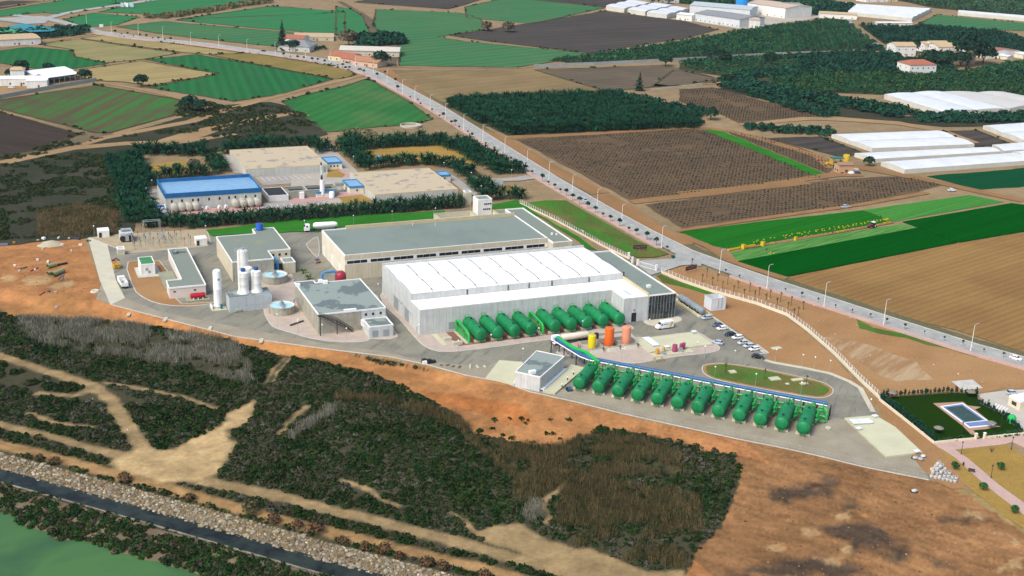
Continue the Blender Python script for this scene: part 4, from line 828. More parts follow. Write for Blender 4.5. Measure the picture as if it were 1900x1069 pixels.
# green manifolds between the rear tanks
for k, x in enumerate((144.8,172.6)):
    T = thing('green_manifold', ['bright green pipe manifold left of the first rear tank','bright green pipe manifold between the fourth and fifth rear tanks'][k], 'pipework', (x,382,.15))
    mb = MB(); mb.tube([(x,388,.6),(x,388,4.3),(x+.1,386.8,4.6),(x+.2,380,4.0),(x+.3,377.6,3.7),(x+.35,376.7,2.9),(x+.35,376.5,.4)], .5, 10); part('main_pipe', mb, M_GREENB, T, smooth=True)
    mb = MB()
    for z in (.9,1.6,2.3): mb.tube([(x-.5,387,z+.4),(x+.2,377.6,z)], .16, 6)
    for y in np.arange(378,388,1.6): mb.tube([(x-.2,y,.1),(x-.1,y,3.4)], .09, 5)
    part('frame', mb, M_GREENB, T); bx(T, 'base', (x-1,x+1.1,376,388,.14,.3), M_CONC)
for (a, nm) in (((137.6,140.4,380.5,381.7),'left'),((139.2,142.6,375.8,377.0),'front')):
    mb = MB(); mb.box(*a,.1,1.2); solo('concrete_block', mb, M_CONC, f'low concrete block {"beside the hall wall left of the green manifold" if nm=="left" else "at the kerb left of the first rear tank"}', 'block', ((a[0]+a[1])/2,(a[2]+a[3])/2,.1))
mb = MB(); mb.box(135.6,137.4,377,388,.15,.24); solo('concrete_ramp', mb, M_SLAB, 'narrow pale concrete strip at the left end of the rear tank bed', 'slab', (136.5,382,.15))
# ---- pump house at the head of the front row
PH = [(146.2,337.6),(151.9,331.3),(166.2,344.6),(159.6,351.8)]
mb = MB(); mb.prism(pts('e', [(805,1045),(880,950),(1010,960),(1000,1069)]) + pts('h', [(960,20)]), 0, .35); solo('concrete_apron', mb, M_SLAB, 'pale concrete apron left of the pump house', 'slab', at('e',880,1000)+(0,))
mb = MB(); mb.prism([(152.6,330.4),(155.5,327.6),(173.5,343.5),(170.5,347.5),(166.6,344.4)], 0, .6); solo('concrete_deck', mb, M_SLAB, 'pale concrete deck between the pump house and the first front tank', 'slab', (163,338,0))
T = thing('pump_house', 'windowless grey panelled pump house with patched roof left of the front tanks', 'building', (156,341,0))
mb = MB(); mb.prism(PH, 0, 4.9); part('wall', mb, M_JOINT, T)
for a, b in zip([PH[3]]+PH[:3], PH): panels(T, a, b, 0, 4.95, 2.1, M_PANEL_W)
mb = MB(); mb.prism(inset(PH, .25), 4.85, 5.0); part('roof', mb, M_ROOFP, T); mb = MB(); Q = PH+[PH[0]]
for a, b in zip(Q, Q[1:]): mb.prism(band([a,b], .3), 4.8, 5.15)
part('parapet', mb, M_COPE, T)
x, y = at('e', 1062, 1010, 5.4); bx(T, 'roof_unit', (x-1.1,x+1.1,y-.6,y+.6,5.0,5.9), M_WPAINT)
for a, b, nm in (((152.6,331.2),(166.6,344.2),'front'),((147.2,339.6),(153,345.2),'rear')):
    mb = MB(); mb.prism(band([a,b], 1.5), .6 if nm == 'front' else .35, 1.0); solo('metal_hatch_cover', mb, mat('hatch_pale', (.62,.65,.68), (.56,.59,.62), .4), f'long pale metal hatch cover along the {"right" if nm=="front" else "left"} side of the pump house', 'hatch', ((a[0]+b[0])/2,(a[1]+b[1])/2,.3))
for k, (px, py) in enumerate(((258,540),(195,600),(135,680),(175,670))):
    x, y = at('p', px, py+25, .6); T = thing('gooseneck_vent', f'{ORD[k]} small vent pipe from the back on the pump house deck', 'vent', (x,y,.6)); mb = MB(); mb.cyl((x,y,.6),(x,y,1.5),.16); part('stem', mb, M_BLACK, T); mb = MB(); mb.cyl((x,y,1.5),(x,y,1.75),.22); part('cap', mb, M_WPAINT, T)
x, y = at('p', 215, 740); T = thing('pump_motor', 'blue electric pump motor at the corner of the concrete deck', 'pump', (x,y,0)); mb = MB(); mb.cyl((x-.2,y-.7,.7),(x+.3,y+.5,.7),.5,.5,12); part('motor', mb, M_BLUEP, T, smooth=True); mb = MB(); mb.box(x-.9,x+.9,y-1,y+1,0,.25); mb.cyl((x-.9,y+.6,.7),(x-.2,y+.4,.7),.4); part('base', mb, M_BLACK, T)
# ---- chemical tanks in bunds
M_BUND = mat('bund_concrete', (.47,.43,.345), (.38,.35,.28), .3, fine=.2)
def vtank(name, label, x, y, r, h, mt, z=0, cat='tank', dome=.25, group=None):
    T = thing(name, label, cat, (x,y,z), 0, group); mb = MB()
    prof = [(r*1.0,0),(r,.3),(r*1.012,h*.33),(r,h*.34),(r*1.012,h*.66),(r,h*.67),(r,h-.12),(r*.97,h)] + [(r*math.cos(t)*.97, h+dome*math.sin(t)) for t in (.4,.8,1.2,1.55)]
    mb.lathe(prof, 24); part('shell', mb, mt, T, True, True)
    mb = MB(); mb.cyl((0,0,h+dome-.05),(0,0,h+dome+.12),r*.28,r*.28,10); part('lid', mb, mt, T, True)
    mb = MB(); mb.tube([(r+.08,0,.1),(r+.08,0,h-.1),(r*.6,0,h+.15)], .05, 5); part('fill_pipe', mb, M_WPAINT, T, True); return T
vtank('chemical_tank', 'upright bright yellow chemical tank in a concrete bund', 183.7, 359.6, 1.35, 4.8, mat('tank_yellow', (.70,.56,.01), (.62,.49,.01), .4, rough_=.4))
vtank('chemical_tank', 'tall upright orange chemical tank in a concrete bund', 190.1, 359.3, 1.6, 6.9, mat('tank_orange', (.70,.13,.015), (.62,.11,.015), .4, rough_=.4))
vtank('chemical_tank', 'tall upright salmon pink chemical tank in a concrete bund', 196.5, 359.0, 1.55, 6.7, mat('tank_salmon', (.66,.27,.155), (.60,.24,.14), .4, rough_=.45))
vtank('dosing_tank', 'small dusky pink dosing tank left of the yellow tank', 178.9, 361, .55, 2.0, mat('tank_dusky', (.52,.26,.22), (.46,.23,.19), .4))
for k, (a, b, c) in enumerate(((180.4,187.0,'yellow'),(186.9,193.4,'orange'),(193.3,200.2,'salmon pink'))):
    T = thing('concrete_bund', f'sloping sided concrete bund around the {c} tank', 'bund', ((a+b)/2,360,.14)); y0, y1, h, t = 355.8, 363.6, 1.5, .22
    mb = MB(); mb.box(a+1.2,b-1.2,y0,y0+t,.14,h); mb.box(a,b,y1-t,y1,.14,h); mb.box(a,a+t,y0+1.2,y1-t,.14,h); mb.box(b-t,b,y0+1.2,y1-t,.14,h); mb.prism(band([(a+.1,y0+1.2),(a+1.2,y0+.1)],t), .14, h); mb.prism(band([(b-.1,y0+1.2),(b-1.2,y0+.1)],t), .14, h); part('wall', mb, M_BUND, T)
    mb = MB(); mb.add([(a+.3,y0-.2,.14),(a+1.3,y0-1.6,.14),(b-1.3,y0-1.6,.14),(b-.3,y0-.2,.14),(a+1.2,y0-.1,1.2),(b-1.2,y0-.1,1.2)], [(0,1,4),(2,3,5),(1,2,5,4)]); part('splay_apron', mb, M_BUND, T)
    mb = MB(); mb.box(a+t,b-t,y0+t,y1-t,.15,.2); part('floor', mb, M_REDP if k == 1 else M_BUND, T)
T = vtank('pressure_vessel', 'small dark blue upright vessel behind the orange tank', 188.6, 366.0, .8, 2.6, M_BLACK)
# ---- buried tank slab with skylights and dosing skids
mb = MB(); mb.box(200.7,225.7,349.2,361.4,.1,.62); solo('tank_roof_slab', mb, M_SLAB, 'large pale concrete roof slab right of the chemical tanks', 'slab', (213,355,.1))
M_HATCH = mat('hatch_white', (.70,.72,.74), (.64,.66,.68), .4)
def hatch(label, x, y, l, w, h, z, rz=0):
    T = thing('roof_hatch', label, 'hatch', (x,y,z), rz); mb = MB(); mb.box(-l/2,l/2,-w/2,w/2,0,h*.55); part('upstand', mb, M_METAL, T, True); mb = MB(); mb.box(-l/2-.1,l/2+.1,-w/2-.1,w/2+.1,h*.55,h); part('cover', mb, M_HATCH, T, True)
hatch('long white hatch on the pale slab right of the chemical tanks', 205.3, 357, 2.3, 8, .6, .62); hatch('small white hatch at the near edge of the pale tank slab', 208.3, 350.8, 1.5, 1.3, .7, .62); hatch('small white hatch at the far right corner of the pale tank slab', 224.6, 360.6, 1.4, 1.2, .8, .62)
mb = MB(); mb.box(200.6,216,345.6,349,.14,.35); solo('dosing_skid_base', mb, M_SLAB, 'pale concrete base under the small dosing tanks', 'slab', (208,347,.14))
for k, (x, y, r, h, c, lab) in enumerate(((202.5,347.4,.6,1.9,'amber','small amber dosing tank at the left end of the skid'),(205.4,348.2,.5,1.7,'amber','smaller amber dosing tank behind the left end of the skid'),(209.5,347.8,.88,2.4,'magenta','squat magenta dosing tank at the middle of the skid'),(212.2,348.2,.6,2.2,'magenta','slim magenta dosing tank second from the right of the skid'),(213.4,348.5,.6,2.3,'magenta','slim magenta dosing tank at the right end of the skid'))):
    vtank('dosing_tank', lab, x, y, r, h, mat('tank_amber', (.60,.27,.03), (.53,.24,.03), .5) if c == 'amber' else mat('tank_magenta', (.34,.055,.13), (.29,.05,.11), .5), .35)
for k, x in enumerate((204.2,211.2)):
    T = thing('dosing_pump_panel', f'grey dosing pump panel {"between the amber tanks" if k==0 else "between the magenta tanks"}', 'panel', (x,346.6,.35)); mb = MB(); mb.obox((x,346.6,.35),1.5,.7,.9,R(-25)); part('cabinet', mb, M_METAL, T); mb = MB(); mb.tube([(x-.6,346.9,1.2),(x+.3,346.6,1.9),(x+.9,346.1,.6)], .22, 8); part('cover', mb, M_DOORG, T)
x, y = at('p', 1200, 415); T = thing('skip_box', 'low tan timber box standing by the kerb', 'crate', (x,y,0)); mb = MB(); mb.walls(x-1.5,x+1.6,y-.8,y+.9,.05,.8); mb.box(x-1.4,x+1.5,y-.7,y+.8,.3,.4); part('side', mb, mat('timber_tan', (.42,.32,.18)), T); bx(T, 'load', (x-.9,x+.8,y-.5,y+.5,.4,.95), M_SLAB)
# ---- east: long grey pipe vessel in a trough, open white tank
T = thing('membrane_vessel', 'long grey cylinder lying in a concrete trough by the car park', 'vessel', (237.4,384,0)); mb = tank_body(17.5, 1.25, 18); mb.v = [(x+237.6,y+376.2,z+1.7) for x,y,z in mb.v]; part('shell', mb, mat('vessel_grey', (.25,.28,.30), (.2,.225,.245), .4, rough_=.4), T, smooth=True)
for y in (379,383,387,391): bx(T, 'saddle', (236.3,238.9,y-.2,y+.2,.1,1.2), M_BLACK); mb = MB(); mb.tube([(236.2,y+1,.3),(236.2,y+1,1.8)],.18,6); part('branch_pipe', mb, M_BLACK, T)
mb = MB(); mb.box(235.4,235.8,374.6,396.4,.05,.9); mb.box(240.2,240.6,374.6,396.4,.05,.9); mb.box(235.8,240.2,374.6,375,.05,.9); mb.box(235.8,240.2,375,396.4,.05,.14); part('trough', mb, M_SLAB, T)
T = thing('open_tank', 'square white concrete tank without a lid on bare orange ground', 'tank', (246.3,382.6,.1)); mb = MB(); a = (243.1,249.4,380.0,385.2); mb.walls(*a,.1,4.7); mb.walls(a[0]+.3,a[1]-.3,a[2]+.3,a[3]-.3,2.0,4.7); mb.box(a[0]+.3,a[1]-.3,a[2]+.3,a[3]-.3,1.9,2.0); part('wall', mb, mat('tank_white_paint', (.66,.68,.71), (.60,.62,.65), .3), T)
mb = MB(); r_ = .3
for q in ((a[0]-.03,a[1]+.03,a[2]-.03,a[2]+r_),(a[0]-.03,a[1]+.03,a[3]-r_,a[3]+.03),(a[0]-.03,a[0]+r_,a[2]+r_,a[3]-r_),(a[1]-r_,a[1]+.03,a[2]+r_,a[3]-r_)): mb.box(*q,4.7,4.85)
part('rim', mb, M_CONC, T); mb = MB()
for x in (246.1,247.6): mb.tube([(x,379.9,4.8),(x,379.85,1.6),(x-.5,379.6,.9)], .05, 5)
part('hose', mb, M_BLACK, T)
# ---- white silos on the grey block
T = thing('silo_base_block', 'grey panelled block under the white silos', 'building', (81.2,434,0)); mb = MB(); mb.walls(73.6,88.9,430.2,438.4,0,5.4); part('wall', mb, M_JOINT, T); mb = MB(); mb.box(73.8,88.7,430.4,438.2,5.2,5.45); part('roof', mb, M_ROOFP, T)
M_PANEL_G = mat('panel_bluegrey', (.46,.50,.51), (.41,.45,.46), .3, vary=.05)
for z0, z1_ in ((0,2.0),(2.06,5.6)): panels(T, (73.6,430.2), (88.9,430.2), z0, z1_, 3.06, M_PANEL_G); panels(T, (73.6,438.4), (73.6,430.2), z0, z1_, 2.73, M_PANEL_G)
bx(T, 'meter_box', (75.4,77.6,429.4,430.0,.3,1.1), mat('meter_green', (.34,.42,.30)))
M_SILO = mat('silo_white', (.80,.79,.74), (.73,.72,.66), .3, rough_=.4, fine=.05)
def silo(label, x, y, z, r, h, filt, skirt=True):
    T = thing('silo', label, 'silo', (x,y,z)); mb = MB(); prof = ([(r+.55,0),(r+.5,.25),(r,1.1)] if skirt else [(r,0)]) + [(r,h*.4),(r*1.012,h*.41),(r,h*.42),(r,h*.75),(r*1.012,h*.76),(r,h*.77),(r,h-.5),(r*.75,h-.1),(r*.2,h),(.01,h)]; mb.lathe(prof, 24); part('shell', mb, M_SILO, T, True, True)
    if filt: mb = MB(); mb.cyl((0,0,h-.1),(0,0,h+1.0),.85,.85,14); part('filter', mb, mat('filter_blue', (.03,.10,.30)), T, True)
    mb = MB()
    for s in (-.25,.25): mb.tube([(-r*.75+s*.6,-r*.75-s*.6,0),(-r*.75+s*.6,-r*.75-s*.6,h)], .04, 5)
    part('ladder', mb, M_METAL, T, True); return T
silo('left of the two white silos with blue filters on the grey block', 79.6, 434.6, 5.5, 1.85, 8.2, True); silo('right of the two white silos with blue filters on the grey block', 84.3, 434.9, 5.5, 1.85, 8.2, True); silo('short white silo squeezed behind the two blue filtered silos', 82.1, 438.2, 5.5, 1.6, 8.6, False, False)
T = silo('tallest white silo with a railed top platform behind the others', 80.9, 441.8, 0, 1.95, 19.6, False, False)
mb = MB()
for k in range(14): t = 2*math.pi*k/14; mb.tube([(1.9*math.cos(t),1.9*math.sin(t),19.0),(1.9*math.cos(t),1.9*math.sin(t),20.4)], .05, 4)
for z in (19.8,20.4): mb.tube([(1.9*math.cos(2*math.pi*k/20),1.9*math.sin(2*math.pi*k/20),z) for k in range(21)], .05, 4)
part('railing', mb, M_METAL, T, True); mb = MB(); mb.cyl((.2,-.2,19.4),(.2,-.2,20.3),.5); mb.cyl((-.6,.5,19.4),(-.6,.5,19.9),.4); part('top_filter', mb, M_METAL, T, True)
mb = MB(); mb.tube([(-2.7,-.4,0),(-2.7,-.4,19.6),(-2.2,-.3,20.4)], .06, 5); mb.tube([(-2.7,.5,0),(-2.7,.5,19.6),(-2.2,.4,20.4)], .06, 5); mb.tube([(2.4,-.3,0),(2.5,-.3,18)], .06, 5)
for z in np.arange(1,19.5,1.5): mb.tube([(-2.7,-.4,z),(-2.7,.5,z),(-1.9,.3,z)], .05, 4)
part('ladder_cage', mb, M_METAL, T, True)
T = thing('gas_tank', 'slender upright white tank with small blue emblem at the road bend', 'tank', (70.7,437.2,0)); mb = MB(); r = 1.5; mb.lathe([(r,.4),(r,7),(r*1.01,7.05),(r,7.1),(r,13.4),(r*.9,13.95),(r*.5,14.35),(.01,14.5)], 28); part('shell', mb, M_WPAINT, T, True, True)
def disc_on(T, ang, z, rr, mt, name, R_=1.51, sq=1.0):
    mb = MB(); V = [(R_*math.cos(ang), R_*math.sin(ang), z)]; n = 14
    for k in range(n): t = 2*math.pi*k/n; a = ang + rr*math.cos(t)/R_; V.append((R_*math.cos(a), R_*math.sin(a), z+rr*sq*math.sin(t)))
    mb.add(V, [(0,1+k,1+(k+1)%n) for k in range(n)]); part(name, mb, mt, T, True)
disc_on(T, R(-78), 10.9, .42, mat('emblem_blue', (.03,.08,.32)), 'emblem'); disc_on(T, R(-78), 10.9, .22, M_WPAINT, 'emblem', 1.515, .5); disc_on(T, R(-135), 11.0, .3, mat('emblem_pink', (.60,.35,.42)), 'emblem_stripe', 1.51, .25)
mb = MB(); mb.cyl((0,0,0),(0,0,.4),1.2); part('base', mb, M_CONC, T, True); bx(T, 'pad', (67.8,73.2,433.2,439.6,.02,.14), M_CONC); bx(T, 'valve_cabinet', (71.1,71.8,434.2,434.9,.14,1.9), mat('cabinet_teal', (.02,.16,.22))); bx(T, 'guard_wall', (68.0,68.3,434.5,438,.14,1.3), M_WPAINT)
# ---- clarifiers
def clarifier(label, x, y, r, h, brg):
    T = thing('clarifier', label, 'tank', (x,y,0)); n = 40; mb = MB(); mb.lathe([(r,0),(r,h),(r-.35,h),(r-.35,.6)], n); part('wall', mb, M_RAWC, T, True, True)
    mb = MB(); mb.lathe([(r-.36,h-.45),(.01,h-.45)], n); part('water', mb, mat_w2, T, True)
    mb = MB(); mb.lathe([(r-.36,h-.25),(r-.7,h-.25),(r-.7,h-.6)], n); part('launder', mb, M_COPE, T, True)
    c, s = math.cos(brg), math.sin(brg); mb = MB(); mb.obox((c*r/2,s*r/2,h+.1), r+1.0, .9, .12, brg)
    for sd in (-.45,.45):
        mb.tube([(-s*sd, c*sd, h+1.1),(c*(r+.4)-s*sd, s*(r+.4)+c*sd, h+1.1)], .04, 4)
        for k in range(5): t = (r+.3)*k/4; mb.tube([(c*t-s*sd,s*t+c*sd,h+.15),(c*t-s*sd,s*t+c*sd,h+1.1)], .035, 4)
    part('walkway', mb, M_METAL, T, True)
    mb = MB(); mb.cyl((0,0,h-.6),(0,0,h+.7),.9,.9,14); mb.cyl((0,0,h+.7),(0,0,h+1.4),.4,.4,10); part('drive_head', mb, mat('drive_grey', (.30,.33,.31)), T, True)
    mb = MB()
    for k in range(12): t = 2*math.pi*k/12; mb.cyl((1.5*math.cos(t),1.5*math.sin(t),h-.5),(1.5*math.cos(t+.5),1.5*math.sin(t+.5),h-.35),.06)
    part('skirt_ring', mb, M_METAL, T, True)
    for k in range(10):
        t = R(180)+k*R(20); mb = MB(); mb.obox((math.cos(t)*(r+.01),math.sin(t)*(r+.01),0),.08,.18,h,t); part('joint_rib', mb, M_RAWC, T, True)
mat_w2 = mat('clarifier_water', (.42,.66,.72), (.36,.60,.67), .25, rough_=.1, spec=.5, fine=.03)
clarifier('round concrete clarifier in front of the grey silo block', 91.4, 425.2, 4.75, 3.0, R(-95)); clarifier('round concrete clarifier beside the beige pump building', 96.3, 459.9, 5.0, 3.0, R(-95))
T = thing('blue_pipe', 'blue pipe bending down into the rear clarifier', 'pipe', (97.5,466,0)); mb = MB(); mb.tube([(90.5,467,3.4),(96.5,466.5,3.6),(98.6,466.2,3.4)], .22, 8); mb.tube([(97.0,471,6.4),(98.4,468.4,6.6),(98.9,467.2,6.1),(98.9,466.6,4.8),(98.8,465.6,2.6)], .5, 10); part('pipe', mb, mat('pipe_sky_blue', (.03,.25,.55), (.025,.2,.45), .4, rough_=.4), T, smooth=True)
T = thing('blue_pipe', 'small blue elbow pipe between the front clarifier and the concrete building', 'pipe', (97.3,424,0)); mb = MB(); mb.tube([(96.6,428.6,0),(96.6,428.6,3.2),(97.2,428.4,3.6),(98.2,428.2,3.5)], .2, 8); part('pipe', mb, mat('pipe_slate', (.18,.26,.38)), T, smooth=True)
T = thing('air_vessel', 'dark red dished vessel with blue pipe behind the concrete building', 'vessel', (119,436,0)); x, y = at('m', 590, 235, 7.0); mb = MB(); mb.lathe([(.01,9.2),(1.2,9.0),(1.9,8.3),(2.1,7.4),(2.1,1),(1.5,.2)], 20); part('shell', mb, mat('vessel_red', (.33,.03,.045), (.28,.025,.04), .4, rough_=.35), T, True, True); T.location = (116.6,438.2,0); mb = MB(); mb.tube([(-1.6,0,7.6),(-1.8,0,8.6),(-2.4,0,9.2),(-6.2,-.2,9.2),(-7,-.2,8.8),(-7.2,-.2,5)], .42, 10); part('pipe', mb, mat('pipe_sky_blue', (.03,.25,.55)), T, True, True)
T = thing('fire_tank', 'bright red horizontal tank on saddles in front of the white L-shaped block', 'tank', (65,447.6,.1)); mb = tank_body(5.6, 1.0, 18); mb.v = [(y+62.3,x+447.4,z+1.55) for x,y,z in mb.v]; part('vessel', mb, mat('tank_red', (.42,.012,.035), (.36,.01,.03), .4, rough_=.35), T, smooth=True)
for x in (63.4,65.1,66.8): bx(T, 'saddle', (x-.2,x+.2,446.6,448.2,.1,.9), M_WPAINT)
bx(T, 'pad', (60.8,69.4,445.4,449.6,.1,.3), mat('pad_olive', (.33,.34,.2)))
vtank('water_tank', 'round blue plastic tank on the roof of the beige pump building', 99.6, 503.2, 1.5, 2.6, mat('tank_blue', (.015,.10,.42), (.012,.08,.35), .5, rough_=.35), 7.95)
vtank('water_tank', 'light blue tank on the dry grass among the palms', 191.2, 637, 1.5, 3.4, mat('tank_skyblue', (.16,.36,.50), (.14,.31,.44), .5), .1)
# ---- substation
T = thing('power_transformer', 'large grey transformer with radiators at the left end of the substation', 'transformer', (47.4,512,.1)); x, y = at('j', 455, 300); T.location = (x,y+2,.15)
mb = MB(); mb.box(-2.6,2.6,-.5,5,0,3.6); part('housing', mb, mat('transformer_pale', (.52,.55,.52), (.46,.49,.46), .4), T, True); mb = MB(); mb.cyl((-2,2,4.5),(2,2,4.5),.6,.6,12); part('conservator', mb, M_METAL, T, True, True)
for s in (-1.7,1.7): mb = MB(); mb.cyl((s,-1.6,1.4),(s,-.5,1.4),1.2,1.2,16); part('radiator', mb, M_BLACK, T, True)
mb = MB(); mb.box(-.7,.7,-2.0,-.5,.6,3.4); part('tap_changer', mb, M_METAL, T, True); mb = MB()
for s in (-1,0,1): mb.cyl((s,4,3.6),(s,4,4.6),.18)
part('bushing', mb, M_BLACK, T, True)
def gantry(label, x0, x1, y, h):
    T = thing('steel_gantry', label, 'gantry', ((x0+x1)/2,y,.15)); mb = MB()
    for x in (x0,x1):
        for s in (-.35,.35): mb.tube([(x+s,y,.15),(x+s*.6,y,h)], .1, 5)
        for k in range(7): mb.tube([(x-.35,y,k*h/7),(x+.35,y,(k+1)*h/7)], .05, 4)
    part('leg', mb, M_METAL, T); mb = MB()
    for z in (h,h-.7): mb.tube([(x0,y,z),(x1,y,z)], .09, 5)
    for k in range(9): mb.tube([(x0+(x1-x0)*k/9,y,h-.7),(x0+(x1-x0)*(k+1)/9,y,h)], .05, 4)
    part('beam', mb, M_METAL, T)
gantry('tall steel lattice gantry at the back of the substation', 55.8, 62.4, 527, 8.8); gantry('lower steel gantry in front of the tall lattice one', 57.0, 63.2, 521, 5.6)
k = 0
for ix, x in enumerate((50.5,53,55.5,58,60.5,63,65.5,68,70.5,73)):
    for iy, y in enumerate((514.5,519.5,524.5)):
        if (ix*7+iy*3) % 5 == 4: continue
        T = thing('insulator_post', 'grey steel insulator post standing in the gravel substation yard', 'post', (x,y,.15), 0, 'substation insulator posts'); h = 2.6+((ix*5+iy*7)%4)*.45
        mb = MB(); mb.box(-.13,.13,-.13,.13,0,h); part('column', mb, M_METAL, T, True); mb = MB(); mb.cyl((0,0,h),(0,0,h+1.0),.16,.12,8); part('insulator', mb, mat('insulator_brown', (.09,.06,.05)), T, True)
# ================================================================== BOUNDARIES, VEHICLES, SMALL THINGS
def nth(k):
    T_ = {11:'eleventh',12:'twelfth',13:'thirteenth',14:'fourteenth',15:'fifteenth',16:'sixteenth',17:'seventeenth',18:'eighteenth',19:'nineteenth',20:'twentieth',30:'thirtieth',40:'fortieth',50:'fiftieth'}
    if k <= 10: return ORD[k-1]
    if k in T_: return T_[k]
    return {2:'twenty',3:'thirty',4:'forty',5:'fifty'}[k//10] + '-' + ORD[k%10-1]
M_WALLP = mat('boundary_wall_cream', (.72,.64,.47), (.64,.56,.41), .2, fine=.08)
_pc = {}
def fence(name, label, L, wh, ph, sp, wmat=M_WALLP, pmat=M_WPAINT, pr=.06, rails=3, z=0.0, wt=.3):
    T = thing(name, label, 'fence', (L[0][0],L[0][1],z)); 
    if wh: mb = MB(); [mb.prism(band([a,b], wt), z-.1, z+wh+.0007*i) for i,(a,b) in enumerate(zip(L,L[1:]))]; part('wall', mb, wmat, T)
    key = (pr, ph, wh, pmat.name)
    if key not in _pc: mb = MB(); mb.box(-pr,pr,-pr,pr,wh,ph); _pc[key] = mb.mesh('post', pmat)
    for a, b in zip(L, L[1:]):
        D = math.hypot(b[0]-a[0], b[1]-a[1]); n = max(1, round(D/sp))
        for k in range(n): t = k/n; obj('post', _pc[key], T, (a[0]+(b[0]-a[0])*t-L[0][0], a[1]+(b[1]-a[1])*t-L[0][1], 0), math.atan2(b[1]-a[1], b[0]-a[0]))
    for r_ in range(rails):
        zz = z + wh + (ph-wh)*(r_+1)/rails - .05; mb = MB(); mb.tube([(p[0],p[1],zz) for p in L], .022, 4); part('rail', mb, pmat, T)
    return T
fence('boundary_fence', 'white post fence on low wall between the hall lawn and the avenue grass', [(232.4,539.5),(237.1,507),(240.4,464.3),(243.0,447)], .7, 2.3, 2.0)
WALL = [(247.2,425.8),(250,413),(255,399.2),(264.2,381.2),(268.2,367.5),(266.5,352.3),(262.1,329.9),(255.8,306.4),(252.8,292.7)]
fence('boundary_fence', 'cream wall topped with white posts curving around the car park', WALL, 1.1, 2.6, 2.1)
T = thing('sliding_gate', 'white barred sliding gate at the plant entrance', 'gate', (244.5,435,.18))
for x, y in ((243.0,446.6),(241.6,440.5),(242.3,437.2),(246.2,428.4)): mb = MB(); mb.box(x-.35,x+.35,y-.35,y+.35,.1,2.7); mb.box(x-.42,x+.42,y-.42,y+.42,2.7,2.85); part('pillar', mb, M_WPAINT, T)
for k in range(22):
    t = k/21; x, y = 242.3+3.9*t, 437.2-8.8*t; mb = MB(); mb.box(x-.04,x+.04,y-.04,y+.04,.3,2.2); part('bar', mb, M_WPAINT, T)
mb = MB(); mb.tube([(242.3,437.2,2.2),(246.2,428.4,2.2)], .07, 5); mb.tube([(242.3,437.2,.4),(246.2,428.4,.4)], .1, 5); mb.tube([(243,446.6,1.9),(241.6,440.5,1.9)], .06, 5); mb.tube([(243,446.6,.6),(241.6,440.5,.6)], .08, 5); part('frame', mb, M_WPAINT, T)
# chain link fence around the outer edge of the yard
fence('perimeter_fence', 'thin wire fence along the slope below the front tank row', TOPL[13:22], 0, 2.1, 3.2, pmat=M_METAL, pr=.035, rails=2)
fence('garden_wall', 'pale concrete block wall around the white farm', pts('a', [(-150,590),(0,543),(200,505),(400,470),(530,448)]), 2.4, 2.5, 8, mat('blockwork', (.36,.37,.33), (.31,.32,.29), .2), M_CONC, .2, 0)
fence('orchard_fence', 'long grey mesh windbreak fence along the big orchard', pts('b', [(1070,372),(1400,360),(1900,335),(2400,305),(2880,290)]), 2.6, 2.8, 9, mat('windbreak_mesh', (.36,.37,.35), (.30,.31,.29), .1), M_METAL, .1, 0, wt=.1)
fence('field_fence', 'low grey wall between the brown fields right of the cypress', pts('b', [(1720,500),(1800,492),(1900,480),(2000,468)]), 1.4, 1.5, 12, M_CONC, M_CONC, .1, 0)
fence('paddock_fence', 'line of small white posts beside the dirt track below the cypress hedge', pts('A2', [(0,845),(120,865),(300,905),(480,955),(640,1000),(860,1045)]), 0, 1.6, 6.5, pmat=M_WPAINT, pr=.12, rails=1)
# ------------------------------------------------------------------ cars
M_TYRE = mat('tyre', (.012,.012,.012)); M_RIM = mat('rim', (.4,.4,.41), rough_=.3); M_CGLASS = mat('car_glass', (.012,.016,.02), (.02,.024,.03), .8, rough_=.06, spec=.8, fine=0)
def paint(n, c): return mat('car_paint_'+n, c, dk(c,.95), .5, rough_=.22, spec=.5, fine=0)
PAINT = dict(white=paint('white',(.78,.78,.77)), silver=paint('silver',(.46,.49,.51)), blue=paint('slate_blue',(.10,.13,.19)), navy=paint('navy',(.02,.025,.045)), black=paint('black',(.015,.016,.018)), bluesilver=paint('pale_blue_silver',(.40,.45,.50)), red=paint('red',(.30,.02,.02)))
def loft(S):
    """closed skin over cross-sections; S = list of (x, [(y,z)...])"""
    mb = MB(); n = len(S[0][1]); V = [(x,y,z) for x, L in S for y, z in L]
    mb.add(V, [(i*n+k, i*n+(k+1)%n, (i+1)*n+(k+1)%n, (i+1)*n+k) for i in range(len(S)-1) for k in range(n)] + [tuple(range(n))[::-1], tuple(range((len(S)-1)*n, len(S)*n))]); return mb
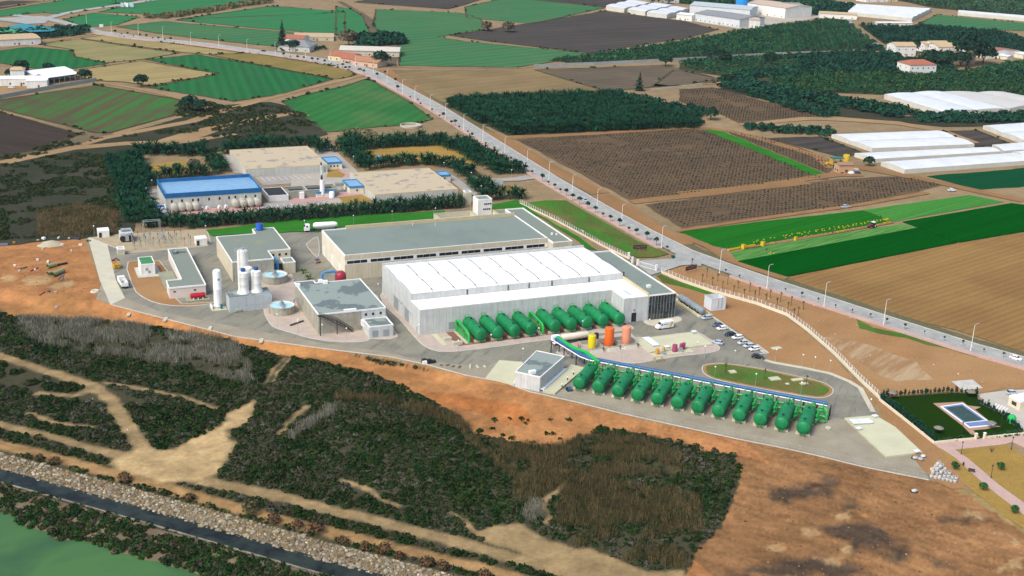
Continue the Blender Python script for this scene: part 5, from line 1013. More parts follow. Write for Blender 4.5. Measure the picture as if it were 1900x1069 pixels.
def car_meshes(kind):
    wag = kind == 'wagon'; L = 4.3 if wag else 4.15
    sec = lambda w, zb, zt_: [(-w*.92,zb),(w*.92,zb),(w,zb+.18),(w,zt_-.12),(w*.9,zt_),(-w*.9,zt_),(-w,zt_-.12),(-w,zb+.18)]
    body = loft([(-L/2,sec(.72,.38,.72)),(-L/2+.12,sec(.82,.26,.92)),(-L/2+.9,sec(.86,.22,.96)),(0,sec(.87,.2,.95)),(L/2-1.1,sec(.86,.22,.92)),(L/2-.25,sec(.80,.26,.74)),(L/2,sec(.68,.36,.6))])
    r0 = -L/2+(.25 if wag else .45)
    cs = lambda w, z: [(-w,.9),(w,.9),(w*.86,z),(-w*.86,z)]
    glass = loft([(r0-.12,cs(.74,.94)),(r0+.42,cs(.78,1.36)),(.15,cs(.79,1.38)),(.55,cs(.78,1.33)),(L/2-.95,cs(.74,.93))])
    rs = lambda w, z: [(-w,z),(w,z),(w*.9,z+.06),(-w*.9,z+.06)]
    roof = loft([(r0+.36,rs(.68,1.355)),(0.0,rs(.70,1.39)),(.52,rs(.68,1.335))])
    return L, body, glass, roof
def make_car(label, col, kind='hatch'):
    T = thing('parked_car', label, 'car'); L, body, glass, roof = car_meshes(kind); P = PAINT[col]
    part('body', body, P, T, True, True); part('windows', glass, M_CGLASS, T, True); part('roof', roof, P, T, True)
    for s in (-1,1):
        mb = MB(); mb.tube([(L/2-1.0,s*.76,.93),(.5,s*.70,1.36)], .045, 4); mb.tube([(-.35,s*.80,.93),(-.35,s*.70,1.38)], .045, 4); part('pillar', mb, P, T, True)
        for x in (-L/2+.78, L/2-.82):
            mb = MB(); mb.cyl((x,s*.66,.31),(x,s*.885,.31),.31,.31,14); w = part('wheel', mb, M_TYRE, T, True); mb = MB(); mb.cyl((x,s*.86,.31),(x,s*.90,.31),.19,.19,10); part('rim', mb, M_RIM, w, True)
        mb = MB(); mb.box(L/2-.26,L/2-.08,s*.62-.14,s*.62+.14,.56,.68); part('headlight', mb, M_WPAINT, T, True); mb = MB(); mb.box(-L/2+.02,-L/2+.14,s*.66-.12,s*.66+.12,.66,.88); part('tail_light', mb, mat('tail_red', (.3,.01,.01)), T, True)
        mb = MB(); mb.box(.62,.8,s*.95-.1,s*.95+.05,.9,1.03); part('mirror', mb, P, T, True)
    return T
_cars = {}
def car(label, col, kind, x, y, rz, z=0.0):
    if (col,kind) not in _cars: T = make_car(label, col, kind); T.location = (x,y,z); T.rotation_euler = (0,0,rz); _cars[col,kind] = T; return T
    return dup(_cars[col,kind], (x,y,z), rz, label)
W_ = math.pi
car('silver blue estate car parked nearest the grey cylinder trough','bluesilver','wagon',237.3,373.2,W_+.1,.03); car('slate blue car parked second from the far end of the car park row','blue','hatch',237.2,365.6,W_,.03); car('white car parked beside the slate blue one','white','hatch',237.0,361.9,W_,.03)
car('dark navy car parked behind a white estate','navy','hatch',236.6,355.9,W_,.03); car('white estate car parked between the navy and silver cars','white','wagon',237.6,352.4,W_,.03); car('silver hatchback parked next to the white estate','silver','hatch',236.6,347.3,W_,.03)
car('silver grey estate parked second from the near end of the row','silver','wagon',237.0,344.2,W_,.03); car('white car at the near end of the car park row','white','hatch',237.2,341.0,W_,.03)
car('silver saloon stopped by the corner of the tank slab pavement','bluesilver','hatch',228.0,350.2,R(128),.03); car('black car driving between the car park and the oval island','black','wagon',234.4,334.6,R(-30)+W_*0,.03)
car('white car driving along the avenue at the right edge','white','hatch',*at('z',1884,668),R(-66),.21); car('silver car driving on the avenue beside the plant lawn','bluesilver','hatch',*at('z',1085,374),R(-88),.21)
car('dark car on the avenue in front of the orange roofed houses','navy','hatch',*at('A4',980,460),R(-45),.21); car('dark car on the avenue just past the houses','black','hatch',*at('A4',1115,538),R(-60),.21); car('dark car far up the avenue near the pine tree','black','wagon',*at('A4',55,335),R(-55),.21)
car('silver estate parked at the edge of the vine field','bluesilver','wagon',*at('z',1569,386),R(-8),.2); car('white car on the dirt track by the teal field','white','wagon',*at('z',1766,355),R(-12),.2); car('silver hatchback parked on the street beside the pool garden','silver','hatch',*at('B4',935,668),R(-12),.2); car('white van parked in the farm courtyard','white','wagon',*at('A3',130,972),R(170),.1)
# ---- delivery van
T = thing('delivery_van', 'white box van with yellow chevrons parked by the glass office', 'van', (217.2,369.3,.03), W_+.06)
sec = lambda w, zb, zt_: [(-w,zb),(w,zb),(w,zt_-.15),(w*.9,zt_),(-w*.9,zt_),(-w,zt_-.15)]
part('box_body', loft([(-3.4,sec(1.05,.5,3.0)),(1.0,sec(1.05,.5,3.0))]), PAINT['white'], T, True); part('cab', loft([(1.0,sec(.98,.45,2.9)),(1.5,sec(.98,.45,2.6)),(2.2,sec(.95,.45,1.75)),(3.0,sec(.9,.45,1.2)),(3.3,sec(.8,.5,.9))]), PAINT['white'], T, True)
mb = MB(); mb.add([(1.56,-.8,2.5),(1.56,.8,2.5),(2.18,.86,1.76),(2.18,-.86,1.76)], [(0,1,2,3)]); mb.v = [(x+.03,y,z+.05) for x,y,z in mb.v]; part('windscreen', mb, M_CGLASS, T, True)
for s in (-1,1):
    mb = MB(); mb.add([(1.15,s*1.0,1.6),(2.05,s*.985,1.6),(1.6,s*.99,2.3),(1.15,s*1.0,2.3)], [(0,1,2,3)]); part('side_window', mb, M_CGLASS, T, True)
    for x in (-2.2,2.2): mb = MB(); mb.cyl((x,s*.7,.37),(x,s*1.0,.37),.37,.37,14); part('wheel', mb, M_TYRE, T, True)
    mb = MB(); mb.add([(-3.3,s*1.058,2.6),(-2.6,s*1.058,2.6),(-1.8,s*1.058,.8),(-2.5,s*1.058,.8)], [(0,1,2,3)]); part('stripe', mb, mat('stripe_yellow', (.62,.40,.03)), T, True)
    mb = MB(); mb.add([(-2.45,s*1.06,2.6),(-2.3,s*1.06,2.6),(-1.5,s*1.06,.8),(-1.65,s*1.06,.8)], [(0,1,2,3)]); part('stripe', mb, mat('stripe_ochre', (.42,.25,.03)), T, True)
for k in range(7):
    mb = MB(); xx = .75-k*.36; mb.box(xx-.14,xx+.14,1.056,1.062,1.72+.03*(k%2),2.0+.06*((k*5)%3)); part('letter_block', mb, mat('letter_brown', (.16,.09,.01)), T, True)
# ---- tank lorries
def lorry_cab(T, x, s=1):
    part('cab', loft([(x-1.1,sec(1.2,.7,3.3)),(x+.7,sec(1.2,.7,3.3)),(x+1.1,sec(1.15,.6,2.2)),(x+1.15,sec(1.1,.5,1.2))]), PAINT['white'], T, True)
    mb = MB(); mb.add([(x+.78,-1,3.1),(x+.78,1,3.1),(x+1.13,1,2.15),(x+1.13,-1,2.15)], [(0,1,2,3)]); mb.v = [(a+.04,b,c) for a,b,c in mb.v]; part('windscreen', mb, M_CGLASS, T, True)
    for q in (-1,1): mb = MB(); mb.add([(x-.3,q*1.21,2.1),(x+.8,q*1.19,2.1),(x+.6,q*1.2,2.9),(x-.3,q*1.21,2.9)], [(0,1,2,3)]); part('side_window', mb, M_CGLASS, T, True)
def wheels(T, xs, w=1.0, r=.5):
    for x in xs:
        for s in (-1,1): mb = MB(); mb.cyl((x,s*(w-.3),r),(x,s*(w+.15),r),r,r,14); part('wheel', mb, M_TYRE, T, True)
T = thing('silo_lorry', 'white articulated silo lorry parked behind the filter hall', 'lorry', (130.5,521,.03), W_-.08); lorry_cab(T, 6.6); wheels(T, (6.6,3.6,-3.6,-4.9,-6.2)); mb = MB(); mb.box(2.2,6,-.5,.5,.7,1.0); part('chassis', mb, M_BLACK, T, True)
mb = MB(); mb.lathe([(.01,4.0),(.9,3.7),(1.25,2.9),(1.3,0),(1.3,-5.4),(.8,-6.6),(.01,-6.9)], 18, (0,0,2.6), 'X'); part('tank', mb, M_WPAINT, T, True, True); mb = MB(); mb.add([(3.6,-.5,1.5),(-5.6,-.5,1.5),(-5,-.5,.9),(2,-.5,.9),(3.6,.5,1.5),(-5.6,.5,1.5),(-5,.5,.9),(2,.5,.9)], [(0,1,2,3),(4,7,6,5),(0,4,5,1),(3,2,6,7),(1,5,6,2),(0,3,7,4)]); part('frame', mb, M_METAL, T, True)
T = thing('tanker_lorry', 'cream road tanker standing behind the yellow tank', 'lorry', (180.5,366.6,.15), W_+.03); mb = MB(); mb.lathe([(.01,5.3),(.9,5.2),(1.1,4.8),(1.1,-4.8),(.9,-5.2),(.01,-5.3)], 18, (0,0,2.2), 'X')
part('tank', mb, mat('tank_cream', (.70,.65,.52), (.63,.58,.46), .4), T, True, True)
for k in range(9): mb = MB(); mb.lathe([(1.1,-.06),(1.16,-.06),(1.16,.06),(1.1,.06)], 18, (-4.4+k*1.1,0,2.2), 'X'); part('hoop', mb, mat('tank_cream'  , (.70,.65,.52)), T, True)
wheels(T, (-2.2,-3.4,-4.4), .9); mb = MB(); mb.box(-5,5,-.45,.45,.7,1.1); part('chassis', mb, M_BLACK, T, True); lorry_cab(T, 7.2); wheels(T, (7.2,4.6), .9)
ty = at('j', 410, 830); T = thing('tipper_lorry', 'white open topped lorry parked on the west yard road', 'lorry', (41.0,471.5,.07), R(-86))
mb = MB(); mb.walls(-.5,5.2,-1.25,1.25,1.0,2.6); mb.walls(-.4,5.1,-1.15,1.15,1.2,2.6); mb.box(-.5,5.2,-1.25,1.25,.9,1.2); part('open_body', mb, M_WPAINT, T, True); wheels(T, (3.8,2.6,-2.6), 1.0); part('cab', loft([(-4.2,sec(1.2,.6,2.4)),(-2.4,sec(1.2,.6,3.0)),(-.7,sec(1.2,.6,3.0))]), PAINT['white'], T, True); mb = MB(); mb.box(-3.9,-3.0,-1.0,1.0,2.35,2.6); part('windscreen', mb, M_CGLASS, T, True)
mb = MB(); mb.cyl((.6,-.4,1.4),(1.6,.2,1.9),.35); mb.cyl((2.2,.3,1.4),(3.8,-.4,1.6),.3); part('load', mb, M_METAL, T, True); mb = MB(); mb.box(-4.1,4.9,-.5,.5,.6,.9); part('chassis', mb, M_BLACK, T, True)
x, y = at('j', 338, 590); T = thing('waste_skip', 'orange yellow open skip behind the white open lorry', 'skip', (x,y+1.6,.05), R(-83)); mb = MB(); o_ = [(-2.1,-1.1),(2.1,-1.1),(2.1,1.1),(-2.1,1.1)]; mb.add([(a*.85,b,.2) for a,b in o_]+[(a,b*1.1,1.9) for a,b in o_]+[(a*.8,b*.9,.4) for a,b in o_]+[(a*.95,b,1.9) for a,b in o_], [(0,1,5,4),(1,2,6,5),(2,3,7,6),(3,0,4,7),(8,9,10,11),(8,9,13,12),(9,10,14,13),(10,11,15,14),(11,8,12,15),(4,5,13,12),(5,6,14,13),(6,7,15,14),(7,4,12,15)]); part('hull', mb, mat('skip_yellow', (.55,.30,.02), (.47,.26,.03), .4), T, True)
mb = MB(); mb.box(-1.6,1.6,-.9,.9,.5,1.4); part('fill', mb, mat('skip_waste', (.42,.27,.12), (.3,.2,.1), 1), T, True)
x, y = at('j', 320, 500); T = thing('scrap_pile', 'small pile of red and black scrap behind the yellow skip', 'scrap', (x,y,.05)); mb = MB(); mb.tube([(x-1.4,y,.3),(x-.2,y+.3,.6)], .35, 7); part('red_drum', mb, mat('drum_red', (.4,.02,.04)), T); mb = MB(); mb.tube([(x-.5,y+.5,.2),(x+.4,y+1,.9),(x+1.4,y-.3,.3)], .25, 7); part('hose', mb, M_BLACK, T)
# ------------------------------------------------------------------ signs
def board(name, label, p0, p1, z0, z1, mt, posts=2, lines=None):
    T = thing(name, label, 'sign', ((p0[0]+p1[0])/2,(p0[1]+p1[1])/2,0)); mb = MB(); mb.prism(band([p0,p1], .12), z0, z1); part('panel', mb, mt, T)
    for k in range(posts): t = .12+.76*k/max(1,posts-1); mb = MB(); x, y = p0[0]+(p1[0]-p0[0])*t, p0[1]+(p1[1]-p0[1])*t; mb.box(x-.07,x+.07,y+.1,y+.24,0,z1-.1); part('post', mb, M_METAL, T)
    return T
M_SIGN = mat('sign_maroon', (.075,.022,.03), (.06,.018,.024), 1, rough_=.4)
def sign_lines(T, p0, p1, rows):
    for a, b, z, h in rows:
        q0 = (p0[0]+(p1[0]-p0[0])*a, p0[1]+(p1[1]-p0[1])*a-.075); q1 = (p0[0]+(p1[0]-p0[0])*b, p0[1]+(p1[1]-p0[1])*b-.075); mb = MB(); mb.prism(band([q0,q1], .03), z, z+h); part('text_line', mb, mat('sign_text', (.30,.22,.24)), T)
p0, p1 = at('A7',615,690,1.2), at('A7',750,655,1.2); T = board('site_sign', 'dark maroon sign board on bare ground right of the gate', p0, p1, 1.2, 3.0, M_SIGN); sign_lines(T, p0, p1, ((.08,.16,2.2,.3),(.24,.42,1.9,.35),(.48,.95,2.45,.12),(.48,.95,2.2,.1),(.48,.8,1.9,.1)))
p0, p1 = at('A7',-35,415,1.2), at('A7',132,410,1.2); T = board('site_sign', 'dark maroon sign board on the grass left of the gate', p0, p1, 1.2, 2.9, M_SIGN, 3); sign_lines(T, p0, p1, ((.08,.2,2.1,.3),(.26,.5,1.8,.3),(.55,.92,2.3,.12),(.55,.92,2.0,.1)))
M_BB = mat('billboard_white', (.75,.76,.76), (.7,.71,.72), .4)
T = board('billboard', 'grey billboard seen from behind among the palms by the avenue', at('x',1650,555,2), at('x',1740,565,2), 2.0, 5.0, mat('billboard_grey', (.33,.36,.36), (.28,.31,.31), .3))
for k, (a, b, c) in enumerate(((1330,1365,(.45,.47,.6)),(1368,1412,(.8,.82,.8)),(1416,1472,(.45,.58,.62)))): board('billboard', ['faded left billboard of the three beside the side road','plain white middle billboard of the three beside the side road','bluish right billboard of the three beside the side road'][k], at('A3',a,76,1), at('A3',b,79,1), 1, 5.2, mat('billboard_'+str(k), c, dk(c,.8), .6))
board('billboard', 'small white board beside the avenue among the far green fields', at('A3',1095,300,1), at('A3',1138,300,1), 1, 3.6, M_BB)
# ------------------------------------------------------------------ lamps
def street_lamp(label):
    T = thing('street_lamp', label, 'street lamp', group='tall street lamps along the avenue'); mb = MB(); mb.cyl((0,0,0),(0,0,9.6),.13,.07,8); part('pole', mb, M_WPAINT, T, True); mb = MB(); mb.tube([(0,0,9.5),(.3,0,9.9),(1.3,0,10.1)], .05, 6); part('arm', mb, M_WPAINT, T, True); mb = MB(); mb.obox((1.5,0,10.02),.8,.3,.14); part('lamp_head', mb, M_METAL, T, True); mb = MB(); mb.cyl((0,0,0),(0,0,.5),.22,.2,8); part('base', mb, M_WPAINT, T, True); return T
SL = [(264,y) for y in (823.6,796.7,765.3,735.8,703,671,637.1,605.3,576.5,548,520)] + [(262.8,492),(263.5,455.5),(270.2,418.5),(278.0,395.7),(287.5,371.0),(297.1,347.7),(310.6,316.9)]
SL = pts('a', [(478,140),(615,186),(763,197),(897,213),(1051,247),(1206,262),(1361,287),(1516,303),(1683,330),(1819,345)]) + pts('b', [(88,372),(186,402),(262,458)]) + SL
s0 = None
for k, (x, y) in enumerate(SL):
    lab = f'{nth(k+1)} tall white street lamp along the avenue counting from the top left'
    if s0 is None: s0 = street_lamp(lab); s0.location = (x,y,.2)
    else: dup(s0, (x,y,.2), 0, lab)
def yard_lamp(label):
    T = thing('yard_lamp', label, 'lamp post', group='globe lamps in the yard'); mb = MB(); mb.cyl((0,0,0),(0,0,4.2),.05,.04,6); part('pole', mb, M_METAL, T, True); mb = MB(); mb.lathe([(.01,4.15),(.2,4.22),(.28,4.4),(.2,4.6),(.01,4.66)], 10); part('globe', mb, M_WPAINT, T, True, True); mb = MB(); mb.cyl((0,0,0),(0,0,.3),.11,.09,6); part('base', mb, M_METAL, T, True); return T
YL = [('n',420,735),('n',945,660),('n',770,890),('n',1425,580),('n',60,800),('p',790,412),('o',735,800),('p',1620,338),('p',1705,388),('q',150,380),('q',600,460),('q',1100,555),('q',822,185),('q',1115,245),('q',1250,270),('q',1415,310),('q',1650,395),('q',40,150),('q',370,200),('m',80,800),('m',345,860),('m',612,900),('m',800,880),('m',1410,860),('l',800,980),('l',1025,1060),('m',960,400),('s',30,400),('s',570,345),('s',995,295),('s',1472,260),('u',1020,400),('d',1135,260),('d',520,262),('o',1265,760),('o',560,700),('q',1860,745),('v',370,600),('v',310,690),('w',1275,465),('w',1390,720),('w',1400,330),('x',1390,510),('x',1500,660),('x',1835,480),('x',95,330),('x',1090,400)]
yl = None
for k, a in enumerate(YL):
    x, y = at(*a)
    place = {0:'before the second rear tank',1:'by the fourth rear tank',2:'on the road before the rear tanks',3:'before the seventh rear tank',4:'at the left end of the rear tank pavement',5:'in front of the orange tank bund',6:'by the white box van',7:'behind the magenta tanks',8:'at the right kerb of the tank slab pavement',9:'at the left end of the oval island',10:'in the middle of the oval island',11:'at the right half of the oval island',12:'on bare ground near the black car',13:'second on bare ground by the fence',14:'third on bare ground by the fence',15:'fourth on bare ground by the fence',16:'at the right bend of the yard road',17:'at the slab pavement corner',18:'behind the oval island near the black car'}
    lab = 'slim grey lamp post with white globe ' + place.get(k, {'m':'beside the concrete building','l':'beside the front clarifier','s':'on the lawn strip behind the filter hall','u':'on the lawn right of the annex','d':'beside the substation','o':'near the car park','q':'on the kerb near the right wall','v':'left of the blue roofed building','w':'in the yard between the tan roofed halls','x':'on the drive by the palms'}.get(a[0],''))
    if yl is None: yl = yard_lamp(lab); yl.location = (x,y,.05)
    else: dup(yl, (x,y,.05), 0, lab)
def park_lamp(label, x, y):
    T = thing('park_lamp', label, 'lamp post', (x,y,.1)); mb = MB(); mb.cyl((0,0,0),(0,0,3.6),.09,.06,7); mb.cyl((0,0,0),(0,0,.8),.13,.1,7); part('pole', mb, M_BLACK, T, True); mb = MB(); mb.lathe([(.05,3.5),(.26,3.95),(.3,4.0),(.05,4.2),(.01,4.25)], 8); part('lantern', mb, M_BLACK, T, True)
for lab, a in (('at the corner of the dry lawn by the garden wall',('B5',612,380)),('standing on the dry lawn beside the footpath',('B5',940,642)),('at the right edge of the dry lawn',('B5',1165,325)),('on the lawn left of the pool gate',('r',1195,570)),('at the top of the pool garden lawn',('r',775,245)),('behind the pool near the street hedge',('r',1125,205)),('right of the pool near the street',('r',1578,525))): park_lamp('black lantern post ' + lab, *at(*a))
T = thing('park_bench', 'dark bench on the pink footpath', 'bench', at('B5',725,575)+(.17,), R(-47)); mb = MB(); mb.box(-.9,.9,-.25,.25,.42,.5); part('seat', mb, M_BLACK, T, True); mb = MB(); mb.box(-.9,.9,.2,.28,.55,.95); part('backrest', mb, M_BLACK, T, True)
for s in (-.7,.7): mb = MB(); mb.box(s-.05,s+.05,-.25,.25,0,.42); part('leg', mb, M_BLACK, T, True)
T = thing('litter_bin', 'small dark litter bin beside the footpath bench', 'bin', at('B5',635,505)+(.17,)); mb = MB(); mb.cyl((0,0,.3),(0,0,1.0),.25,.28,10); part('bucket', mb, mat('bin_maroon',(.06,.02,.03)), T, True); mb = MB(); mb.box(-.04,.04,-.04,.04,0,.3); part('post', mb, M_BLACK, T, True)
T = thing('waste_container', 'green wheeled waste container at the avenue junction', 'bin', at('A7',458,540)+(.2,), .2); mb = MB(); mb.add([(-.55,-.4,.2),(.55,-.4,.2),(.55,.4,.2),(-.55,.4,.2),(-.65,-.5,1.2),(.65,-.5,1.2),(.65,.5,1.2),(-.65,.5,1.2)], [(0,3,2,1),(0,1,5,4),(1,2,6,5),(2,3,7,6),(3,0,4,7)]); part('body', mb, mat('bin_green',(.01,.09,.05)), T, True); mb = MB(); mb.box(-.7,.7,-.55,.55,1.2,1.35); part('lid', mb, mat('bin_green',(.01,.09,.05)), T, True)
# ------------------------------------------------------------------ pool garden
mb = MB(); mb.sheet(pts('r', [(378,222),(500,200),(800,180),(1110,160),(1350,165),(1370,260),(1640,395),(1800,560),(1430,600),(1330,622),(920,655)]), .12); struct('lawn', mb, mat_field('garden_lawn', (.011,.040,.003), (.013,.036,.004), 0, .05, .1, grain=.35, gscale=1.5, big=.3, c3=(.024,.038,.005)))
mb = MB(); mb.prism(pts('r', [(915,262),(1210,248),(1260,285),(1390,300),(1330,325),(1530,485),(1590,490),(1430,520),(1310,530),(1380,600),(1330,610),(1200,480)]), .1, .17); struct('pool_terrace', mb, mat('terrace_brick', (.42,.25,.16), (.36,.21,.14), .3, fine=.2))
T = thing('swimming_pool', 'rectangular pool with white rim and murky green water in the garden', 'pool', at('r',1250,380)+(0,))
PO = pts('r', [(985,290),(1210,258),(1525,478),(1275,503)], .2); PI = inset(PO, .55); mb = MB(); n = 4
mb.add([(x,y,.30) for x,y in PO]+[(x,y,.30) for x,y in PI]+[(x,y,.16) for x,y in PO], [(k,(k+1)%4,4+(k+1)%4,4+k) for k in range(4)]+[(k,(k+1)%4,8+(k+1)%4,8+k) for k in range(4)]); part('rim', mb, M_WPAINT, T)
# the basin is built above grade with a raised deck level so its floor clears the ground sheet
M_PBLUE = mat('pool_blue_tile', (.16,.23,.42), (.13,.19,.36), .5); lerp = lambda a, b, t: (a[0]+(b[0]-a[0])*t, a[1]+(b[1]-a[1])*t)
mb = MB(); mb.add([(x,y,.295) for x,y in PI]+[(x,y,.18) for x,y in inset(PI,.8)], [(k,(k+1)%4,4+(k+1)%4,4+k) for k in range(4)]); part('tiled_wall', mb, M_PBLUE, T)
PW = inset(PI, .7); a_, b_ = lerp(PW[0],PW[3],.80), lerp(PW[1],PW[2],.80); mb = MB(); mb.sheet([PW[0],PW[1],b_,a_], .21); part('water', mb, mat('pool_water', (.03,.06,.035), (.022,.045,.028), .4, rough_=.1, spec=.2, fine=0), T)
mb = MB(); mb.sheet([a_,b_,PW[2],PW[3]], .22); part('shallow_step', mb, M_PBLUE, T); mb = MB(); mb.prism(band([lerp(PI[0],PI[3],.80),lerp(PI[1],PI[2],.80)], .3), .15, .31); part('divider', mb, M_COPE, T)
fence('garden_wall', 'low cream wall along the left side of the pool garden', pts('r', [(380,232),(600,405),(920,662)]), .9, 1.0, 6, pmat=M_WALLP, pr=.2, rails=0); fence('garden_wall', 'low cream wall in front of the pool garden left of its gate', pts('r', [(920,662),(1130,640),(1325,622)]), .8, .9, 6, pmat=M_WALLP, pr=.2, rails=0); fence('garden_wall', 'low cream wall in front of the pool garden right of its gate', pts('r', [(1430,610),(1817,572),(2000,555)]), .8, .9, 6, pmat=M_WALLP, pr=.2, rails=0)
for k, a in enumerate(((1335,622),(1420,615))): x, y = at('r',*a); T = thing('gate_pillar', f'{["left","right"][k]} cream pillar of the pool garden gate', 'pillar', (x,y,.1)); mb = MB(); mb.box(-.3,.3,-.3,.3,0,1.9); part('shaft', mb, M_WALLP, T, True); mb = MB(); mb.box(-.37,.37,-.37,.37,1.9,2.05); part('cap', mb, M_COPE, T, True)
mb = MB(); mb.sheet(pts('B4', [(560,665),(860,625),(1069,615),(1300,600),(1400,900),(1200,1250),(1069,1069),(820,870),(640,780)]), .13); struct('street', mb, mat('street_pale', (.47,.43,.37), (.41,.37,.31), .2))
mb = MB()
for k in range(5): a = at('B4',745+k*32,790+k*10); mb.sheet(band([at('B4',765+k*32,768+k*12), at('B4',728+k*32,815+k*9)], .5), .137)
struct('zebra_crossing', mb, M_PAINT)
T = building('street_kiosk', 'cream kiosk at the right edge beside the street', *(lambda p: (p[0],p[0]+7,p[1],p[1]+5))(at('B4',1015,850)), 3.2, M_WALLP, M_WROOF, .2); sbox(T, 'window', T.location.x-3.5, T.location.y-1, T.location.y+1, 1, 2.2, M_GLASS)
T = thing('play_hut', 'bright green round plastic hut in the pool garden hedge', 'hut', at('r',1690,450)+(.1,)); mb = MB(); mb.lathe([(1.3,0),(1.3,1.6),(1.0,2.2),(.4,2.6),(.01,2.65)], 14); part('shell', mb, mat('plastic_green',(.02,.42,.10)), T, True, True); mb = MB(); mb.box(-1.36,-1.2,-.4,.4,.1,1.3); part('doorway', mb, M_BLACK, T, True)
for k, a in enumerate(((963,562),(1485,510),(1283,200),(505,208))): x, y = at('r',*a); T = thing('parasol_base', ['round grey thatched sunshade on the near lawn of the pool garden','round grey thatched sunshade right of the pool','round grey thatched sunshade behind the pool','round grey thatched sunshade at the far left garden corner'][k], 'sunshade', (x,y,.1)); mb = MB(); mb.lathe([(1.5,1.9),(1.45,1.95),(.2,2.5),(.01,2.55)], 14); part('thatch', mb, mat('thatch_grey',(.20,.19,.16)), T, True); mb = MB(); mb.cyl((0,0,0),(0,0,2.2),.06); part('pole', mb, M_BLACK, T, True)
# ------------------------------------------------------------------ slab with hatches right of the front row
SL2 = pts('i', [(910,205),(1080,190),(1190,255),(1340,395),(1140,418)]); mb = MB(); mb.prism(SL2, .02, .5); solo('tank_roof_slab', mb, M_SLAB, 'long pale concrete roof slab right of the front tank row', 'slab', at('i',1130,300)+(0,))
for k, a in enumerate(((968,220),(1003,218),(1040,216))): x, y = at('i',*a,.8); hatch(['left of three adjoining white hatches on the right slab','middle of three adjoining white hatches on the right slab','right of three adjoining white hatches on the right slab'][k], x, y, 2.0, 2.8, .6, .5, R(-8))
for lab, a in (('small white hatch below the three adjoining hatches',(990,256)),('small white hatch at the near right corner of the right slab',(1310,382)),('small white hatch at the far corner of the right slab',(1080,188))): x, y = at('i',*a,.8); hatch(lab, x, y, 1.4, 1.2, .6, .5)
for k, a in enumerate((('q',350,298),('q',815,375),('q',1065,385),('q',1140,430),('q',955,432))): x, y = at(*a,.2); mb = MB(); l, w = ((2.3,2.2),(3.6,2.6),(4.0,1.6),(2.7,1.3),(1.1,1.0))[k]; mb.obox((x,y,.1),l,w,.35,R(-6)); solo('concrete_cover', mb, M_SLAB, ['square pale cover at the left of the oval island','largest pale cover in the middle of the oval island','long pale cover at the right of the oval island','small pale cover touching the long one on the oval island','tiny pale cover between the two largest on the oval island'][k], 'cover', (x,y,.1))
x, y = at('q',835,43); mb = MB(); mb.obox((x,y,.08),3.6,2.0,.3,0); solo('concrete_cover', mb, M_SLAB, 'pale cover on bare ground beside the car park', 'cover', (x,y,.08)); x, y = at('q',1405,920); mb = MB(); mb.lathe([(.9,.05),(.9,.35),(.01,.38)],14,(x,y,0)); solo('manhole_cover', mb, M_CONC, 'round concrete manhole right of the last front tank', 'manhole', (x,y,0))
# ------------------------------------------------------------------ bulk bags
M_BAG = mat('bag_white', (.56,.56,.54), (.42,.42,.40), 1.2, fine=.15, vary=.12); bagm = MB(); V = []; n = 12
prof = [(.40,0),(.50,.1),(.54,.5),(.50,.85),(.44,1.0),(.36,.9)]
bagm.lathe(prof, n); bag_me = bagm.mesh('bag', M_BAG, smooth=True); fm = MB(); fm.lathe([(.38,.9),(.2,.97),(.01,1.0)], n); FM = [fm.mesh('contents', mat('bag_fill_'+k, c)) for k, c in (('orange',(.45,.27,.12)),('dark',(.05,.05,.06)),('pale',(.6,.57,.5)))]
BAGS = [(285+k*43+r_*14, 632+k*9-r_*34+ (k%2)*4, 0, r_) for r_ in range(4) for k in range(7-(r_>1)*2-(r_>2)*2)] + [(300,590,1,5),(345,560,1,5),(390,590,1,5),(330,540,1,6),(380,530,1,6),(350,505,1,6),(400,520,1,6),(370,490,1,6),(290,560,0,6),(430,560,0,6)]
b0 = None
for k, (bx_, by_, lev, r_) in enumerate(BAGS):
    x, y = at('B5', bx_, by_, .9*lev); T = thing('bulk_bag', 'white woven bulk bag in the heap at the end of the yard', 'bag', (x,y,.03+.9*lev), random.random()*6, 'bulk bags heaped at the yard corner'); obj('sack', bag_me, T); obj('contents', FM[1 if bx_ > 400 and r_ < 4 else random.choice((0,1,2))], T)
for lab, a in (('torn white bag lying on the bare dirt field',('B5',100,775)),('white rubbish sack on dark sheet by the slab corner',('B5',105,420)),('second white rubbish sack on the dark sheet by the slab corner',('B5',165,435)),('crumpled white sack at the slab edge',('B5',195,400))): x, y = at(*a); z = max(0,z1(x,y)+.02); T = thing('rubbish_sack', lab, 'sack', (x,y,z1(x,y)+.03)); mb = MB(); mb.lathe([(.6,0),(.7,.2),(.55,.5),(.2,.6),(.01,.62)], 10); mb.v = [(p*1.2+random.uniform(-.12,.12),q+random.uniform(-.12,.12),r_) for p,q,r_ in mb.v]; part('sack', mb, M_BAG, T, True, True); mb = MB(); mb.lathe([(1.2,.01),(1.0,.1),(.01,.11)], 10); part('sheet', mb, M_BLACK, T, True)
